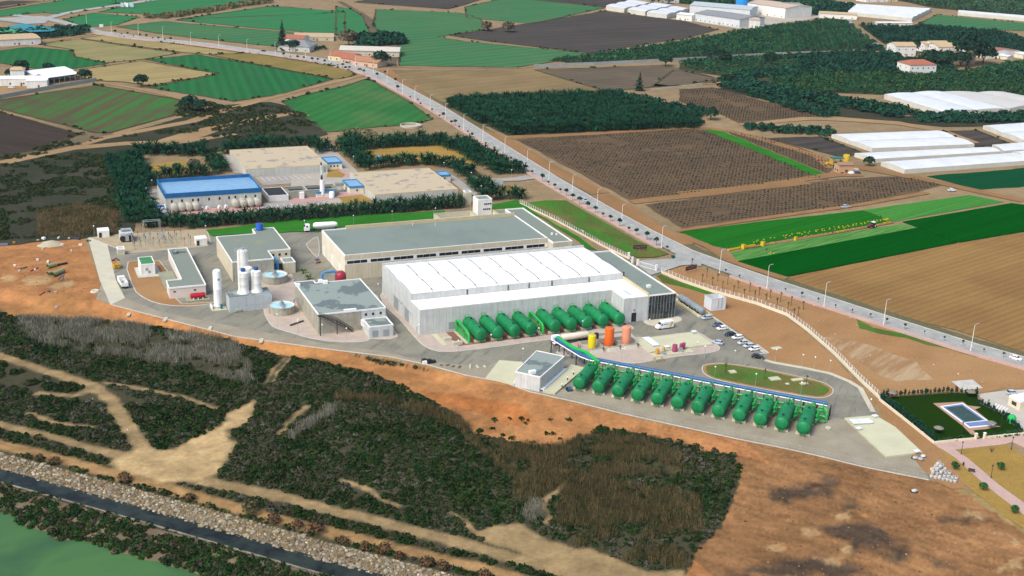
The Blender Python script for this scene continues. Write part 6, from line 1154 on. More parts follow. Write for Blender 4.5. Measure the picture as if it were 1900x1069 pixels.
# ------------------------------------------------------------------ debris yard on the left
M_GRP = mat('pipe_olive', (.27,.29,.14), (.22,.23,.11), .6, fine=.1)
for k, (a, b, r, lab) in enumerate((((650,600),(785,545),.95,'largest olive green pipe section lying in the debris yard'),((590,500),(700,470),.8,'olive green pipe section behind the largest one'),((590,585),(640,570),.6,'short dark mouthed olive pipe left of the largest one'),((700,480),(835,455),.4,'thin dark pipe at the back of the debris yard'))):
    p, q = at('A6',*a,r), at('A6',*b,r); T = thing('pipe_section', lab, 'pipe', (p[0],p[1],.05)); mb = MB(); mb.cyl((p[0],p[1],r+.05),(q[0],q[1],r+.05),r,r,16,False); mb.cyl((p[0],p[1],r+.05),(q[0],q[1],r+.05),r*.93,r*.93,16,False); part('wall', mb, M_GRP if k < 3 else M_BLACK, T, smooth=True)
    for s in (.3,.7): c_ = lerp(p,q,s); mb = MB(); d = ((q[0]-p[0])*.03,(q[1]-p[1])*.03); mb.cyl((c_[0]-d[0],c_[1]-d[1],r+.05),(c_[0]+d[0],c_[1]+d[1],r+.05),r*1.04,r*1.04,16,False); part('collar', mb, M_GRP if k < 3 else M_BLACK, T)
for k, (a, b) in enumerate((((715,665),(785,600)),((765,680),(790,600)),((835,690),(800,630)))): p, q = at('A6',*a), at('A6',*b); mb = MB(); mb.cyl((p[0],p[1],.2),(q[0],q[1],.2),.13,.13,8); solo('steel_tube', mb, mat('tube_blue_grey',(.2,.22,.25)), ['left','middle','right'][k]+' of three grey tubes fanned out by the olive pipes', 'tube', (p[0],p[1],0))
DEB = [((462,425),'white drum at the back of the debris yard',(.75,.75,.73),.9),((595,450),'white plastic tank leaning on the olive pipes',(.72,.73,.70),1.0),((185,490),'small white container left in the debris yard',(.74,.74,.72),.7),((243,555),'white sack beside the brown scrap',(.74,.73,.7),.6),((437,545),'white box next to a red beam',(.72,.72,.7),.7),((770,240),'white appliance in the rubbish at the back',(.74,.74,.74),1.0),((885,310),'grey white cube in front of the rubbish line',(.62,.63,.60),.8),((1000,240),'white bin beside the concrete strip',(.75,.74,.72),1.0),((730,155),'pale crate at the back of the rubbish line',(.55,.55,.5),1.0),((545,165),'white sheet of boards at the back left of the debris yard',(.72,.72,.7),1.3),((470,180),'small white block left of the white boards',(.70,.70,.69),.7),((175,215),'orange yellow drum at the far left of the debris yard',(.48,.24,.02),1.0),((690,830),'tan and white crate near the slope edge',(.5,.38,.24),.9),((605,815),'dark green drum near the slope edge',(.10,.12,.07),.9),((700,970),'small grey box on the slope',(.4,.4,.42),.7),((535,285),'pale pallet in the middle of the debris yard',(.55,.54,.5),.8),((480,180),'brown crate behind the sand heap',(.3,.22,.13),.8),((855,160),'pale sack right of the sand heap',(.6,.56,.5),.8)]
for k, (a, lab, c, s) in enumerate(DEB):
    x, y = at('A6',*a); T = thing('scrap_item', lab, 'debris', (x,y,z1(x,y)+.02), k*1.3); mb = MB(); mb.add([(p*s*(1+.2*math.sin(k+p)),q*s*.7,r_*s*.8) for r_ in (0,1) for p,q in ((-.6,-.6),(.6,-.55),(.55,.6),(-.55,.5))], [(0,3,2,1),(4,5,6,7),(0,1,5,4),(1,2,6,5),(2,3,7,6),(3,0,4,7)]); mt = mat('scrap_%d' % k, c); part('body', mb, mt, T, True); mb = MB(); mb.obox((.7*s,.3*s,0),1.3*s,.25*s,.15,.4); part('offcut', mb, M_METAL, T, True)
T = thing('sand_heap', 'pale heap of gravel at the back of the debris yard', 'heap', at('A6',630,225)+(.02,)); mb = MB(); mb.lathe([(5.2,0),(3.6,.7),(2.0,1.3),(.01,1.7)], 18); mb.v = [(p*(1+.2*math.sin(3*q)),q*.8+.3*math.sin(2*p),r_) for p,q,r_ in mb.v]; part('gravel', mb, mat('gravel_pale', (.48,.42,.28), (.42,.36,.24), .7, fine=.3, fscale=4), T, True, True)
for k, (a, b) in enumerate((((380,560),(470,520)),((490,860),(560,815)),((0,235),(100,232)),((860,150),(990,165)),((230,540),(330,510)))): p, q = at('A6',*a), at('A6',*b); mb = MB(); mb.prism(band([p,q], (.5,.4,2.5,1.2,.8)[k]), .02, (.4,.3,.5,.7,.5)[k]); solo('beam', mb, (mat('beam_red',(.32,.03,.03)),mat('beam_red',(.32,.03,.03)),mat('sheet_slate',(.12,.15,.18)),mat('sheet_black',(.04,.05,.06)),mat('scrap_brown',(.16,.15,.10)))[k], ['red beam in the middle of the debris yard','red beam lying near the slope edge','slate grey sheets at the far left edge','dark tarpaulin heap at the back right of the debris yard','brown scrap strip at the left of the debris yard'][k], 'beam', (p[0],p[1],0))
for k, a in enumerate((('A6',1180,812),('A6',1100,183))): x, y = at(*a); T = thing('tyre' if k else 'rubble_mound', ['pale mound with black pit at the road bend','black rubber ring lying on the concrete strip'][k], 'tyre' if k else 'mound', (x,y,.05)); mb = MB(); mb.lathe([(.9,.0),(1.0,.15),(.9,.3),(.7,.2),(.75,.02)] if k else [(1.8,0),(1.4,.6),(1.0,.5),(.01,.2)], 16); part('ring', mb, M_BLACK if k else M_CONC, T, True, True); 
x, y = at('d', 1750, 385); T = thing('rubbish_cart', 'blue and tan cart of waste beside the filter hall', 'cart', at('s',170,760)+(.03,), .3); mb = MB(); mb.walls(-1.1,1.1,-.7,.7,.3,1.3); mb.box(-1.1,1.1,-.7,.7,.3,.4); part('tub', mb, mat('cart_tan',(.42,.28,.17)), T, True); mb = MB(); mb.obox((-.2,0,1.0),1.6,1.0,.8,.2); part('load', mb, mat('load_blue',(.10,.12,.36)), T, True); wheels(T, (.7,), .6, .25)
x, y = at('l', 1010, 965); mb = MB(); p, q = at('l',940,985), at('l',1085,935); mb.cyl((p[0],p[1],.5),(q[0],q[1],.5),.28,.28,10); solo('steel_tube', mb, mat('tube_dark',(.07,.07,.075)), 'dark tube lying on the paving beside the concrete building', 'tube', (p[0],p[1],0))
x, y = at('e',490,962); T = thing('pallet_stack', 'dark stack of crates at the edge of the yard road', 'crates', (x,y,.05)); 
for k in range(5): mb = MB(); mb.obox(((k%3)*1.5-1.4,(k//3)*.9-.3,0),1.3,1.0,1.0+.5*(k%2),.1*k); part('crate', mb, M_BLACK if k else M_WPAINT, T, True)
for k, a in enumerate(((560,975),(595,975),(625,982),(660,985),(720,983),(760,985),(800,983))): x, y = at('e',*a); mb = MB(); mb.obox((x,y,.05),(1,1.4,1.2,2,3,2.5,1.4)[k],.6,.35,.3*k); solo('building_block', mb, M_SLAB if k > 3 else mat('scrap_brown',(.16,.15,.10)), ['first','second','third','fourth','fifth','sixth','seventh'][k] + ' loose building piece from the left along the front kerb', 'rubble', (x,y,0))
for k in range(4): x, y = at('d', *((712,690),(912,732),(1158,783),(1440,850))[k], -.8); mb = MB(); zz = z1(x,y); mb.obox((x,y,zz-.2),1.2,3.4,.5,R(-20)); solo('drain_chute', mb, M_CONC, f'{ORD[k]} concrete drain chute from the left on the orange slope', 'chute', (x,y,zz))
# ================================================================== OLDER PLANT BEHIND THE PALM HEDGE
M_OLDW = mat('old_panel_grey', (.56,.56,.51), (.49,.49,.45), .2, streak=.16, fine=.08, vary=.05)
mb = MB(); mb.sheet(pts('v', [(170,600),(440,600),(540,830),(1580,790),(1900,760),(1900,440),(1460,430),(1260,420),(1180,270),(1090,250),(1130,230),(1240,215),(1290,330)]) + pts('w', [(1100,120),(1180,160),(1440,400),(1500,640),(1640,720),(1000,780),(100,860)]) + pts('x', []) + pts('v', [(330,880),(200,650)]), .115); 
struct('old_yard', mb, mat('old_yard_paving', (.40,.355,.29), (.33,.30,.25), .1, fine=.15))
mb = MB(); mb.sheet(pts('x', [(1020,440),(1140,425),(1240,480),(1460,640),(1440,680),(1380,690),(1180,520)]) + pts('x', []), .12); struct('old_drive', mb, mat('old_drive', (.34,.315,.28), (.29,.27,.24), .15))
road('x', [(1350,520),(1500,510),(1700,505),(1900,495),(2050,470)], [5,5,6,7,8], mat('old_drive', (.34,.315,.28)), .13, 'old_drive'); road('v', [(60,230),(60,330),(120,480),(170,640),(260,780),(330,900),(340,960)], [4,4,4,5,5,5,5], mat('old_drive', (.34,.315,.28)), .125, 'old_drive')
for P in (pts('v', [(1500,470),(1900,430),(1900,540),(1600,560)]), pts('w', [(400,760),(640,700),(1000,700),(1040,760),(760,790),(430,830)])): mb = MB(); mb.sheet(P, .135); struct('parking_bay', mb, mat('old_parking', (.33,.30,.27), (.28,.26,.23), .2))
mb = MB()
for k in range(9): mb.sheet(band([at('w',380+k*62,475-k*3), at('w',425+k*64,512-k*4)], .25), .142)
for k in range(4): mb.sheet(band([at('w',475+k*78,775-k*4), at('w',510+k*78,815-k*4)], .25), .142)
struct('bay_marking', mb, M_PAINT)
for P in (pts('v', [(560,850),(1580,790),(1600,820),(600,895)]), pts('w', [(690,700),(1000,690),(1240,640),(1480,640),(1490,665),(1250,690),(1020,740),(700,760)]), pts('w', [(1250,370),(1370,450),(1340,475),(1290,470),(1310,440),(1240,400)])): mb = MB(); mb.prism(P, .1, .19); struct('pink_footpath', mb, mat('pink_old', (.47,.27,.24), (.40,.24,.215), .3))
for P in (pts('w', [(1120,400),(1240,375),(1320,440),(1280,475),(1100,470)]), pts('w', [(1230,690),(1500,665),(1600,720),(1500,750),(1300,760)]), pts('x', [(1620,600),(1900,560),(1900,620),(1700,640)])): mb = MB(); mb.sheet(rough(P,3,.4), .15); struct('dry_lawn', mb, MG['drygrass'])
# blue building
T = thing('blue_roofed_building', 'white building with a deep blue fascia and pale blue roof behind the palm hedge', 'building', (92,583,0)); X0,X1,Y0,Y1 = 70.7,114.2,570.0,597.4
mb = MB(); mb.walls(X0,X1,Y0,Y1,0,6.0); part('wall', mb, M_OLDW, T); panels(T, (X0,Y0), (X1,Y0), 0, 6.0, 5.4, M_OLDW); panels(T, (X0,Y1), (X0,Y0), 0, 6.0, 5.4, M_OLDW)
mb = MB(); e = .15
mb.box(X0-e,X1+e,Y0-e-.09,Y0+.3,6.0,8.1); mb.box(X0-e,X1+e,Y1-.3,Y1+e,6.0,8.1); mb.box(X0-e-.09,X0+.3,Y0+.3,Y1-.3,6.0,8.1); mb.box(X1-.3,X1+e,Y0+.3,Y1-.3,6.0,8.1); part('fascia', mb, M_BLUEF, T)
ym = (Y0+Y1)/2
for a, b, za, zb in ((Y0+.3,ym,6.5,7.4),(ym,Y1-.3,7.4,6.5)): mb = MB(); mb.add([(X0+.3,a,za),(X1-.3,a,za),(X1-.3,b,zb),(X0+.3,b,zb)], [(0,1,2,3)]); part('roof', mb, M_BLUER, T)
for vx in (572,688,812,875,998,1120,1230,1302,1424,1536): x = at('v', vx, 710, 4.4)[0]; fbox(T, 'window', x-.4, x+.4, Y0-.09, 3.7, 5.0, M_GLASS)
M_OLDT = mat('tank_tan_grey', (.46,.44,.36), (.38,.36,.29), .5, fine=.15)
tb = tank_body(7.5, 1.75, 20); tb.v = [(x,y,z+1.95) for x,y,z in tb.v]; tb_me = tb.mesh('vessel', M_OLDT, smooth=True); lg = MB(); lg.box(-1.2,1.2,1.2,1.7,0,.7); lg.box(-1.2,1.2,4.5,5,0,.7); lg_me = lg.mesh('saddle', M_CONC)
for k, x in enumerate((74.2,77.4,80.6,83.8,101.8,105.2,108.6,111.8)):
    T = thing('filter_vessel', f'{ORD[k]} round ended tan filter vessel from the left below the blue fascia', 'vessel', (x,565.2,.15), 0, 'tan filter vessels'); obj('vessel', tb_me, T); obj('saddle', lg_me, T)
for k, x in enumerate((86.5,89.0,94.5,97.5)):
    T = thing('pipe_stand', f'{ORD[k]} white rack of curved pipes between the tan vessels', 'pipework', (x,566.5,.15)); mb = MB()
    for q in range(4): mb.tube([(-1.0,q*.7,.2),(-.4,q*.7,1.5),(.3,q*.7,1.2),(.8,q*.7,.3)], .12, 6)
    part('pipes', mb, M_WPAINT, T, True); mb = MB(); mb.box(-1.2,1.1,-.2,2.5,0,.2); part('base', mb, mat('pink_old', (.47,.27,.24)), T, True)
T = building('blue_shed', 'small shed with blue roof at the left end of the blue building', 64.4, 70.4, 566.5, 572, 2.6, M_WHITE, M_BLUEF, .1); 
T = thing('blue_drum_pipe', 'dark blue round pump with pipe beside the small blue shed', 'pump', (66.5,562.5,.1)); mb = MB(); mb.cyl((0,0,.9),(1.2,.6,.9),.9,.9,14); part('casing', mb, mat('pump_blue',(.02,.05,.28)), T, True, True); mb = MB(); mb.tube([(1.2,.5,.9),(5.5,1.5,.9)], .3, 8); part('pipe', mb, M_BLUEP, T, True)
T = thing('gas_cylinder', 'white horizontal gas cylinder left of the blue building', 'tank', (63,583,.1)); mb = tank_body(4.6,.9,14); mb.v = [(y,x,z+1.3) for x,y,z in mb.v]; part('vessel', mb, M_WPAINT, T, True, True); mb = MB(); mb.box(.8,1.2,-.5,.5,0,.6); mb.box(3.4,3.8,-.5,.5,0,.6); part('saddle', mb, M_CONC, T, True)
# tan halls
T = building('tan_hall', 'large low hall with patched tan roof furthest back', 117.4, 159.4, 622.8, 666.8, 4.0, M_OLDW, M_ROOFT, .2, pmat=M_TANP); panels(T, (117.4,622.8), (159.4,622.8), 0, 3.7, 2.1, M_OLDW); panels(T, (117.4,666.8), (117.4,622.8), 0, 3.7, 4.4, M_OLDW); fbox(T, 'door', 157.2, 158.4, 622.7, .1, 3.2, mat('door_greenish',(.22,.32,.25)))
T = building('tan_hall', 'large low hall with patched tan roof directly behind the palm hedge', 166.0, 207.8, 559.6, 603.6, 3.8, M_OLDW, M_ROOFT, .2, pmat=M_TANP); panels(T, (166,559.6), (207.8,559.6), 0, 3.5, 2.1, M_OLDW); panels(T, (166,603.6), (166,559.6), 0, 3.5, 4.4, M_OLDW)
def blue_hut(label, x0, x1, y0, y1, h, wins, left=True):
    T = thing('blue_roofed_hut', label, 'hut', ((x0+x1)/2,(y0+y1)/2,.1)); mb = MB(); mb.walls(x0,x1,y0,y1,.1,h-1); part('wall', mb, M_CREAM, T)
    mb = MB(); mb.box(x0-.15,x1+.15,y0-.15,y0+.3,h-1,h); mb.box(x0-.15,x1+.15,y1-.3,y1+.15,h-1,h); mb.box(x0-.15,x0+.3,y0+.3,y1-.3,h-1,h); mb.box(x1-.3,x1+.15,y0+.3,y1-.3,h-1,h); part('fascia', mb, mat('fascia_blue_pale',(.06,.24,.44)), T)
    mb = MB(); mb.box(x0+.3,x1-.3,y0+.3,y1-.3,h-.7,h-.4); part('roof', mb, M_BLUER, T)
    for w in wins: fbox(T, 'window', w, w+.8, y0, 1.4, 2.3, M_GLASS)
    return T
T = blue_hut('small hut with blue roof at the corner of the furthest tan hall', 160.6, 168.4, 627.6, 640, 4.0, (162,163.8,165.6)); fbox(T, 'door', 167.2, 168, 627.6, .2, 2.2, M_WPAINT)
blue_hut('small hut with blue roof at the left of the nearer tan hall', 158.6, 165.6, 577, 590.5, 4.0, (161.8,)); blue_hut('small hut with blue roof behind the right corner of the nearer tan hall', 209.2, 214.6, 588.5, 596, 3.8, (211,))
T = building('black_roofed_basin', 'low white basin under a black roof right of the blue building', 118.3, 127.8, 573.8, 589, 2.8, M_WHITE, mat('roof_black',(.02,.022,.024),(.03,.03,.032),.5), .05)
T = thing('settling_basins', 'row of grey concrete basins with dark water behind the chimney', 'basin', (140,581,.1)); mb = MB(); mb.walls(128.6,152,576.4,585.4,.1,3.6)
for a, b in ((129.2,137.2),(138,146),(146.8,151.4)): mb.walls(a,b,577,584.8,2.4,3.6)
part('wall', mb, mat('basin_mossy',(.31,.32,.26),(.26,.27,.21),.3), T)
for a, b in ((129.2,137.2),(138,146),(146.8,151.4)): mb = MB(); mb.box(a,b,577,584.8,2.3,2.45); part('water', mb, mat('basin_water',(.02,.025,.03),rough_=.1), T)
mb = MB(); mb.box(128.5,152.1,576.3,576.9,3.6,3.75); mb.box(137.3,137.9,576.9,585,3.6,3.75); mb.box(128.5,152,585,585.5,3.6,3.75); part('rim', mb, M_KERB, T)
T = thing('chimney_tower', 'slim white tower with a thin blue topped stack in the old plant', 'tower', (144.6,575.6,.1)); mb = MB(); mb.cyl((0,0,1.5),(0,0,8.6),1.15,1.15,16); mb.cyl((0,0,.1),(0,0,1.5),.8,1.15,16); part('shaft', mb, M_WPAINT, T, True, True); mb = MB(); mb.cyl((-.2,0,8.6),(-.2,0,10.8),.55,.4,10); part('collar', mb, M_BLACK, T, True); mb = MB(); mb.cyl((-.2,0,10.8),(-.4,0,16),.38,.38,10); part('stack', mb, mat('stack_pale',(.60,.68,.74)), T, True); mb = MB(); mb.cyl((-.4,0,15.8),(-.4,0,17),.42,.35,10); part('stack_top', mb, mat('stack_navy',(.03,.06,.16)), T, True)
vtank('water_tank', 'short white tank right of the chimney tower', 148.6, 573.2, 1.25, 2.8, M_WPAINT, .1); T = blue_hut('low hut with blue roof behind the chimney tower', 141.6, 150.6, 577.0-2.2, 576.2, 3.0, ()); T = building('white_kiosk', 'narrow white kiosk against the settling basins', 133.6, 135.6, 574.6, 576.2, 3.2, M_WPAINT, M_WROOF, .05)
T = thing('steel_stand', 'grey steel frame with tank between the hut and basins', 'frame', (155,583,.1)); mb = MB()
for a in (-1.6,1.6):
    for b in (-1.2,1.2): mb.box(a-.1,a+.1,b-.1,b+.1,0,4)
part('leg', mb, M_METAL, T, True); mb = MB(); mb.box(-1.9,1.9,-1.5,1.5,3.2,4.6); part('tank', mb, mat('tank_mossy',(.30,.33,.27)), T, True)
T = building('white_gatehouse', 'tiny white hut at the far end of the palm lined lane', *(lambda p: (p[0]-2,p[0]+2.2,p[1],p[1]+3))(at('v',48,285)), 2.6, M_WHITE, M_WROOF, .1); fbox(T, 'window', T.location.x-.3, T.location.x+.5, T.location.y-1.5, 1, 1.9, M_GLASS)
T = thing('stone_ring', 'low round stone cistern wall on the rough ground by the avenue', 'cistern', at('b',392,698)+(.1,)); mb = MB(); mb.lathe([(6.5,0),(6.5,1.2),(6.0,1.2),(6.0,.2),(.01,.2)], 28); part('wall', mb, mat('stone_ring',(.48,.42,.33),(.4,.35,.27),.5), T, True)
# ================================================================== FARMS AND HOUSES
M_TILE = mat('roof_tile_red', (.38,.13,.075), (.31,.11,.065), .4, fine=.15); M_TILE2 = mat('roof_tile_ochre', (.50,.36,.20), (.43,.31,.18), .4, fine=.15); M_GREYR = mat('roof_slate', (.24,.25,.25), (.20,.21,.21), .4); M_SHEET = mat('roof_sheet_white', (.74,.75,.75), (.68,.69,.69), .3)
def house(name, label, x, y, w, d, h, rz, wall, roof, rise=1.4, wins=3, storeys=1, hip=False, cat='house'):
    """gabled or hipped house, long side w along local X; front is local -Y"""
    T = thing(name, label, cat, (x,y,.05), rz); mb = MB(); mb.walls(-w/2,w/2,-d/2,d/2,0,h)
    if rise and not hip: mb.add([(-w/2,-d/2,h),(-w/2,d/2,h),(-w/2,0,h+rise),(w/2,-d/2,h),(w/2,d/2,h),(w/2,0,h+rise)], [(0,1,2),(3,5,4)])
    part('wall', mb, wall, T, True); e = .4
    mb = MB(); i_ = w*.3 if hip else 0
    if rise:
        dz = rise*e/(d/2)
        mb.add([(-w/2-e,-d/2-e,h-dz+.05),(w/2+e,-d/2-e,h-dz+.05),(w/2+e-i_,0,h+rise+.05),(-w/2-e+i_,0,h+rise+.05),(w/2+e,d/2+e,h-dz+.05),(-w/2-e,d/2+e,h-dz+.05)], [(0,1,2,3),(4,5,3,2)] + ([(1,4,2),(5,0,3)] if hip else []))
        V = list(mb.v); mb.add([(a,b,c-.18) for a,b,c in V], [(3,2,1,0),(2,3,5,4)])
    else: mb.box(-w/2-.2,w/2+.2,-d/2-.2,d/2+.2,h,h+.25)
    part('roof', mb, roof, T, True)
    for st in range(storeys):
        zz = .9+st*h/storeys
        for k in range(wins): xx = -w/2+w*(k+.5)/wins; mb = MB(); mb.box(xx-.5,xx+.5,-d/2-.05,-d/2+.02,zz,zz+1.2); part('window', mb, M_GLASS, T, True)
        for s in (-.22,.22): mb = MB(); mb.box(-w/2-.05,-w/2+.02,d*s-.4,d*s+.4,zz,zz+1.1); part('window', mb, M_GLASS, T, True)
    mb = MB(); mb.box(-.55+w*.08,.55+w*.08,-d/2-.06,-d/2+.02,0,2.1); part('door', mb, mat('door_brown',(.14,.07,.04)), T, True)
    return T
PINKW = mat('wall_pink',(.62,.42,.30)); YELW = mat('wall_cream_yellow',(.70,.60,.36)); SHEDW = mat('shed_wall',(.58,.60,.60),(.52,.54,.54),.2)
g_ = lambda k,x,y: at(k,x,y)
house('road_house', 'cream house with red tiled roof at the left end of the roadside row', *g_('A4',950,425), 21, 16, 4, R(-47), YELW, M_TILE, 2.4, 4); house('road_house', 'pink house with red tiled roof in the middle of the roadside row', *g_('A4',1090,455), 22, 14, 3.6, R(-47), PINKW, M_TILE, 2.2, 4); house('road_house', 'salmon house with orange tiled roof at the right end of the roadside row', *g_('A4',1225,485), 22, 15, 4, R(-47), PINKW, mat('roof_tile_orange',(.40,.19,.10)), 2.2, 3)
house('farm_shed', 'long pale shed behind the red roofed roadside houses', *g_('A4',1230,360), 48, 26, 4.5, R(-20), mat('wall_tan',(.55,.48,.38)), mat('roof_pale_tan',(.58,.53,.43)), 1.5, 5, cat='shed')
house('villa', 'grey roofed villa beside the tall pine tree', *g_('A4',430,310), 27, 24, 4.5, R(-30), M_OLDW, M_GREYR, 3.5, 4, 1, True); house('villa', 'small white house with red roof behind the grey roofed villa', *g_('A4',395,230), 20, 20, 4.5, R(-30), M_WHITE, M_TILE, 2, 2); house('farm_shed', 'flat tan roofed outbuilding behind the villa', *g_('A4',610,190), 34, 26, 3, R(-15), M_CONC, M_TILE2, 0, 3, cat='shed')
house('farm_house', 'white farmhouse with a small tiled turret at the left edge', *g_('A3',200,930), 34, 12, 4.5, R(-8), M_WHITE, M_WROOF, 0, 4); house('farm_turret', 'small square tiled turret on the white farmhouse', *g_('A3',205,880), 9, 9, 7.5, R(-8), M_WHITE, M_TILE2, 1.5, 1, 1, True, 'turret')
for k, (a, b, lab) in enumerate((((330,885),(770,830),'white open sided cattle shed furthest back on the farm'),((480,915),(830,865),'white open sided cattle shed nearest the block wall'))):
    p, q = at('A3',*a), at('A3',*b); L_ = math.hypot(q[0]-p[0],q[1]-p[1]); rz = math.atan2(q[1]-p[1],q[0]-p[0]); T = thing('cattle_shed', lab, 'shed', ((p[0]+q[0])/2,(p[1]+q[1])/2,.05), rz); mb = MB(); mb.add([(-L_/2,-6,4.2),(L_/2,-6,4.2),(L_/2,6,5.6),(-L_/2,6,5.6)], [(0,1,2,3)]); mb.add([(a_,b_,c_-.2) for a_,b_,c_ in mb.v], [(3,2,1,0)]); part('roof', mb, M_SHEET, T, True)
    for n_ in range(7): xx = -L_/2+L_*n_/6; mb = MB(); mb.box(xx-.15,xx+.15,-5.9,-5.6,0,4.2); part('post', mb, M_CONC, T, True)
    mb = MB(); mb.box(-L_/2,L_/2,5.6,5.9,0,5.3); mb.box(-L_/2,-L_/2+.3,-5.6,5.6,0,4.2); part('wall', mb, M_OLDW, T, True)
house('white_store', 'white cube store in front of the cattle sheds', *g_('A3',420,955), 13, 13, 5, R(-8), M_WHITE, M_WROOF, 0, 0, cat='store')
mb = MB(); mb.sheet(pts('A3', [(-200,960),(80,940),(330,960),(480,990),(300,1020),(0,1060),(-200,1090)]), .12); struct('farm_court', mb, MG['track'])
house('farm_shed', 'low grey shed at the left edge above the green field', *g_('A3',120,475), 40, 30, 5, R(10), M_WHITE, M_TILE2, 1, 3, cat='shed')
T = thing('shade_net', 'flat teal shade net over the nursery at the top left', 'shade net', at('A3',330,320)+(0,)); P = pts('A3', [(80,290),(270,262),(660,322),(560,345),(330,352)], 4); mb = MB(); mb.prism(P, 3.9, 4.1); part('net', mb, mat('net_teal',(.02,.22,.27),(.02,.19,.23),.05), T)
for q in P: mb = MB(); mb.box(q[0]-.1,q[0]+.1,q[1]-.1,q[1]+.1,0,3.9); part('post', mb, M_METAL, T)
T = thing('shade_net', 'flat bright green shade net left of the teal one', 'shade net', at('A3',100,340)+(0,)); P = pts('A3', [(-150,310),(70,305),(265,345),(150,362),(-150,345)], 3.5); mb = MB(); mb.prism(P, 3.4, 3.6); part('net', mb, mat('net_green',(.05,.34,.16),(.045,.3,.14),.05), T)
for q in P: mb = MB(); mb.box(q[0]-.1,q[0]+.1,q[1]-.1,q[1]+.1,0,3.4); part('post', mb, M_METAL, T)
# packing sheds upper right
def gshed(label, k, a, b, d, h, roof, wins=8, rise=2.5, wall=SHEDW, **kw):
    p, q = at(k,*a), at(k,*b); L_ = math.hypot(q[0]-p[0],q[1]-p[1]); rz = math.atan2(q[1]-p[1],q[0]-p[0]); nx, ny = -math.sin(rz), math.cos(rz); return house('packing_shed', label, (p[0]+q[0])/2+nx*d/2, (p[1]+q[1])/2+ny*d/2, L_, d, h, rz, wall, roof, rise, wins, cat='shed', **kw)
gshed('long grey roofed packing shed with a row of small windows','A1',(890,185),(1290,245),42,8,M_GREYR,10); gshed('long pale roofed packing shed behind the grey roofed one','A1',(850,120),(1380,165),36,9,mat('roof_bluegrey',(.42,.47,.48)),4)
gshed('white factory hall with tan roof and blue silo beside it','A1',(1330,110),(1690,165),45,11,mat('roof_tan_sheet',(.52,.40,.30)),6,2,M_WHITE); gshed('grey low wing at the right of the white factory hall','A1',(1740,150),(1880,150),40,11,M_GREYR,2,2)
gshed('small white block at the right end of the grey roofed shed','A1',(1380,245),(1470,248),22,8,mat('roof_tan_sheet',(.52,.40,.30)),2,1,M_WHITE); gshed('small white open shed left of the grey roofed packing shed','A1',(735,175),(870,190),18,6,M_SHEET,2,1,M_WHITE)
vtank('grain_silo', 'bright blue silo at the left of the white factory hall', *at('A1',1308,108), 7.0, 21, mat('silo_blue',(.02,.25,.60)), 0, 'silo'); vtank('grain_silo', 'slim white silo in front of the white factory hall', *at('A1',1425,135), 3.2, 11, M_WPAINT, 0, 'silo')
mb = MB(); mb.sheet(pts('A1', [(680,170),(880,190),(1300,260),(1480,250),(1600,215),(1900,175),(2050,140),(1700,100),(1300,110),(860,140)]), .2); struct('factory_yard', mb, mat('yard_far',(.42,.37,.29),(.33,.29,.24),.04))
for k, (a, c) in enumerate((((455,22),YELW),((610,18),M_WHITE))): house('far_house', ['tan farmhouse at the top edge behind the greenhouses','white farmhouse at the top edge beside a dark cypress'][k], *at('A1',*a), 34, 20, 6, 0, c, M_TILE2, 2.5, 4)
house('farm_building', 'low white building with tan roof where the farm road bends', *at('A2',255,160), 40, 14, 5, R(-30), M_WHITE, M_TILE2, 1.6, 4); house('far_house', 'red roofed house at the top edge above the greenhouse', *at('A2',560,12), 34, 20, 6, 0, M_WHITE, M_TILE, 2.5, 3); house('far_house', 'ochre house at the top edge right of the red roofed one', *at('A2',680,10), 22, 18, 8, 0, YELW, M_TILE2, 1, 2)
house('field_store', 'long low cream store at the edge of the dark orchard', *at('A2',738,226), 42, 10, 3.5, R(-8), M_CREAM, M_SHEET, .6, 3, cat='store')
house('manor_house', 'white two storey manor with red hipped roof among the orchards', *at('A2',945,648), 25, 18, 8.5, R(-5), M_WHITE, M_TILE, 3.0, 5, 2, True); house('manor_wing', 'white and tan house at the left of the village', *at('A2',812,485), 20, 16, 9, R(-10), M_WHITE, M_TILE2, 2.5, 3, 2); house('village_house', 'ochre roofed white house in the middle of the village', *at('A2',1120,455), 18, 16, 8, R(-8), M_WHITE, M_TILE2, 2, 3, 2); house('village_house', 'long ochre roofed house in the village', *at('A2',1220,470), 30, 18, 7, R(-8), M_WHITE, M_TILE2, 2.5, 4, 2); house('village_house', 'square stone house with ochre roof below the long village house', *at('A2',1255,548), 30, 26, 8, R(-8), mat('stone_tan',(.44,.36,.25)), M_TILE2, 2, 3, 2, True); house('village_house', 'small white house left in the village trees', *at('A2',1040,450), 15, 12, 7, 0, M_WHITE, M_TILE2, 2, 2, 2); house('village_house', 'low ruined tan house in front of the village', *at('A2',1095,515), 20, 12, 4, 0, mat('stone_tan',(.44,.36,.25)), M_TILE2, 1.5, 2)
gshed('long red roofed barn right of the village','A2',(1470,500),(1570,520),40,6,M_TILE,4,2,M_WHITE); gshed('long white concrete canal like shed right of the village','A2',(1480,450),(1890,520),14,4,M_SHEET,0,.6,M_CREAM); gshed('second long white shed running below the first one','A2',(1590,505),(1750,530),10,3,M_SHEET,0,.6,M_CREAM)
house('field_hut', 'small salmon pump hut among clutter at the track junction', *at('A8',645,455), 8.5, 6, 4.8, R(-10), mat('wall_salmon',(.55,.34,.19)), mat('roof_brown',(.30,.19,.12)), 1.0, 1, cat='hut')
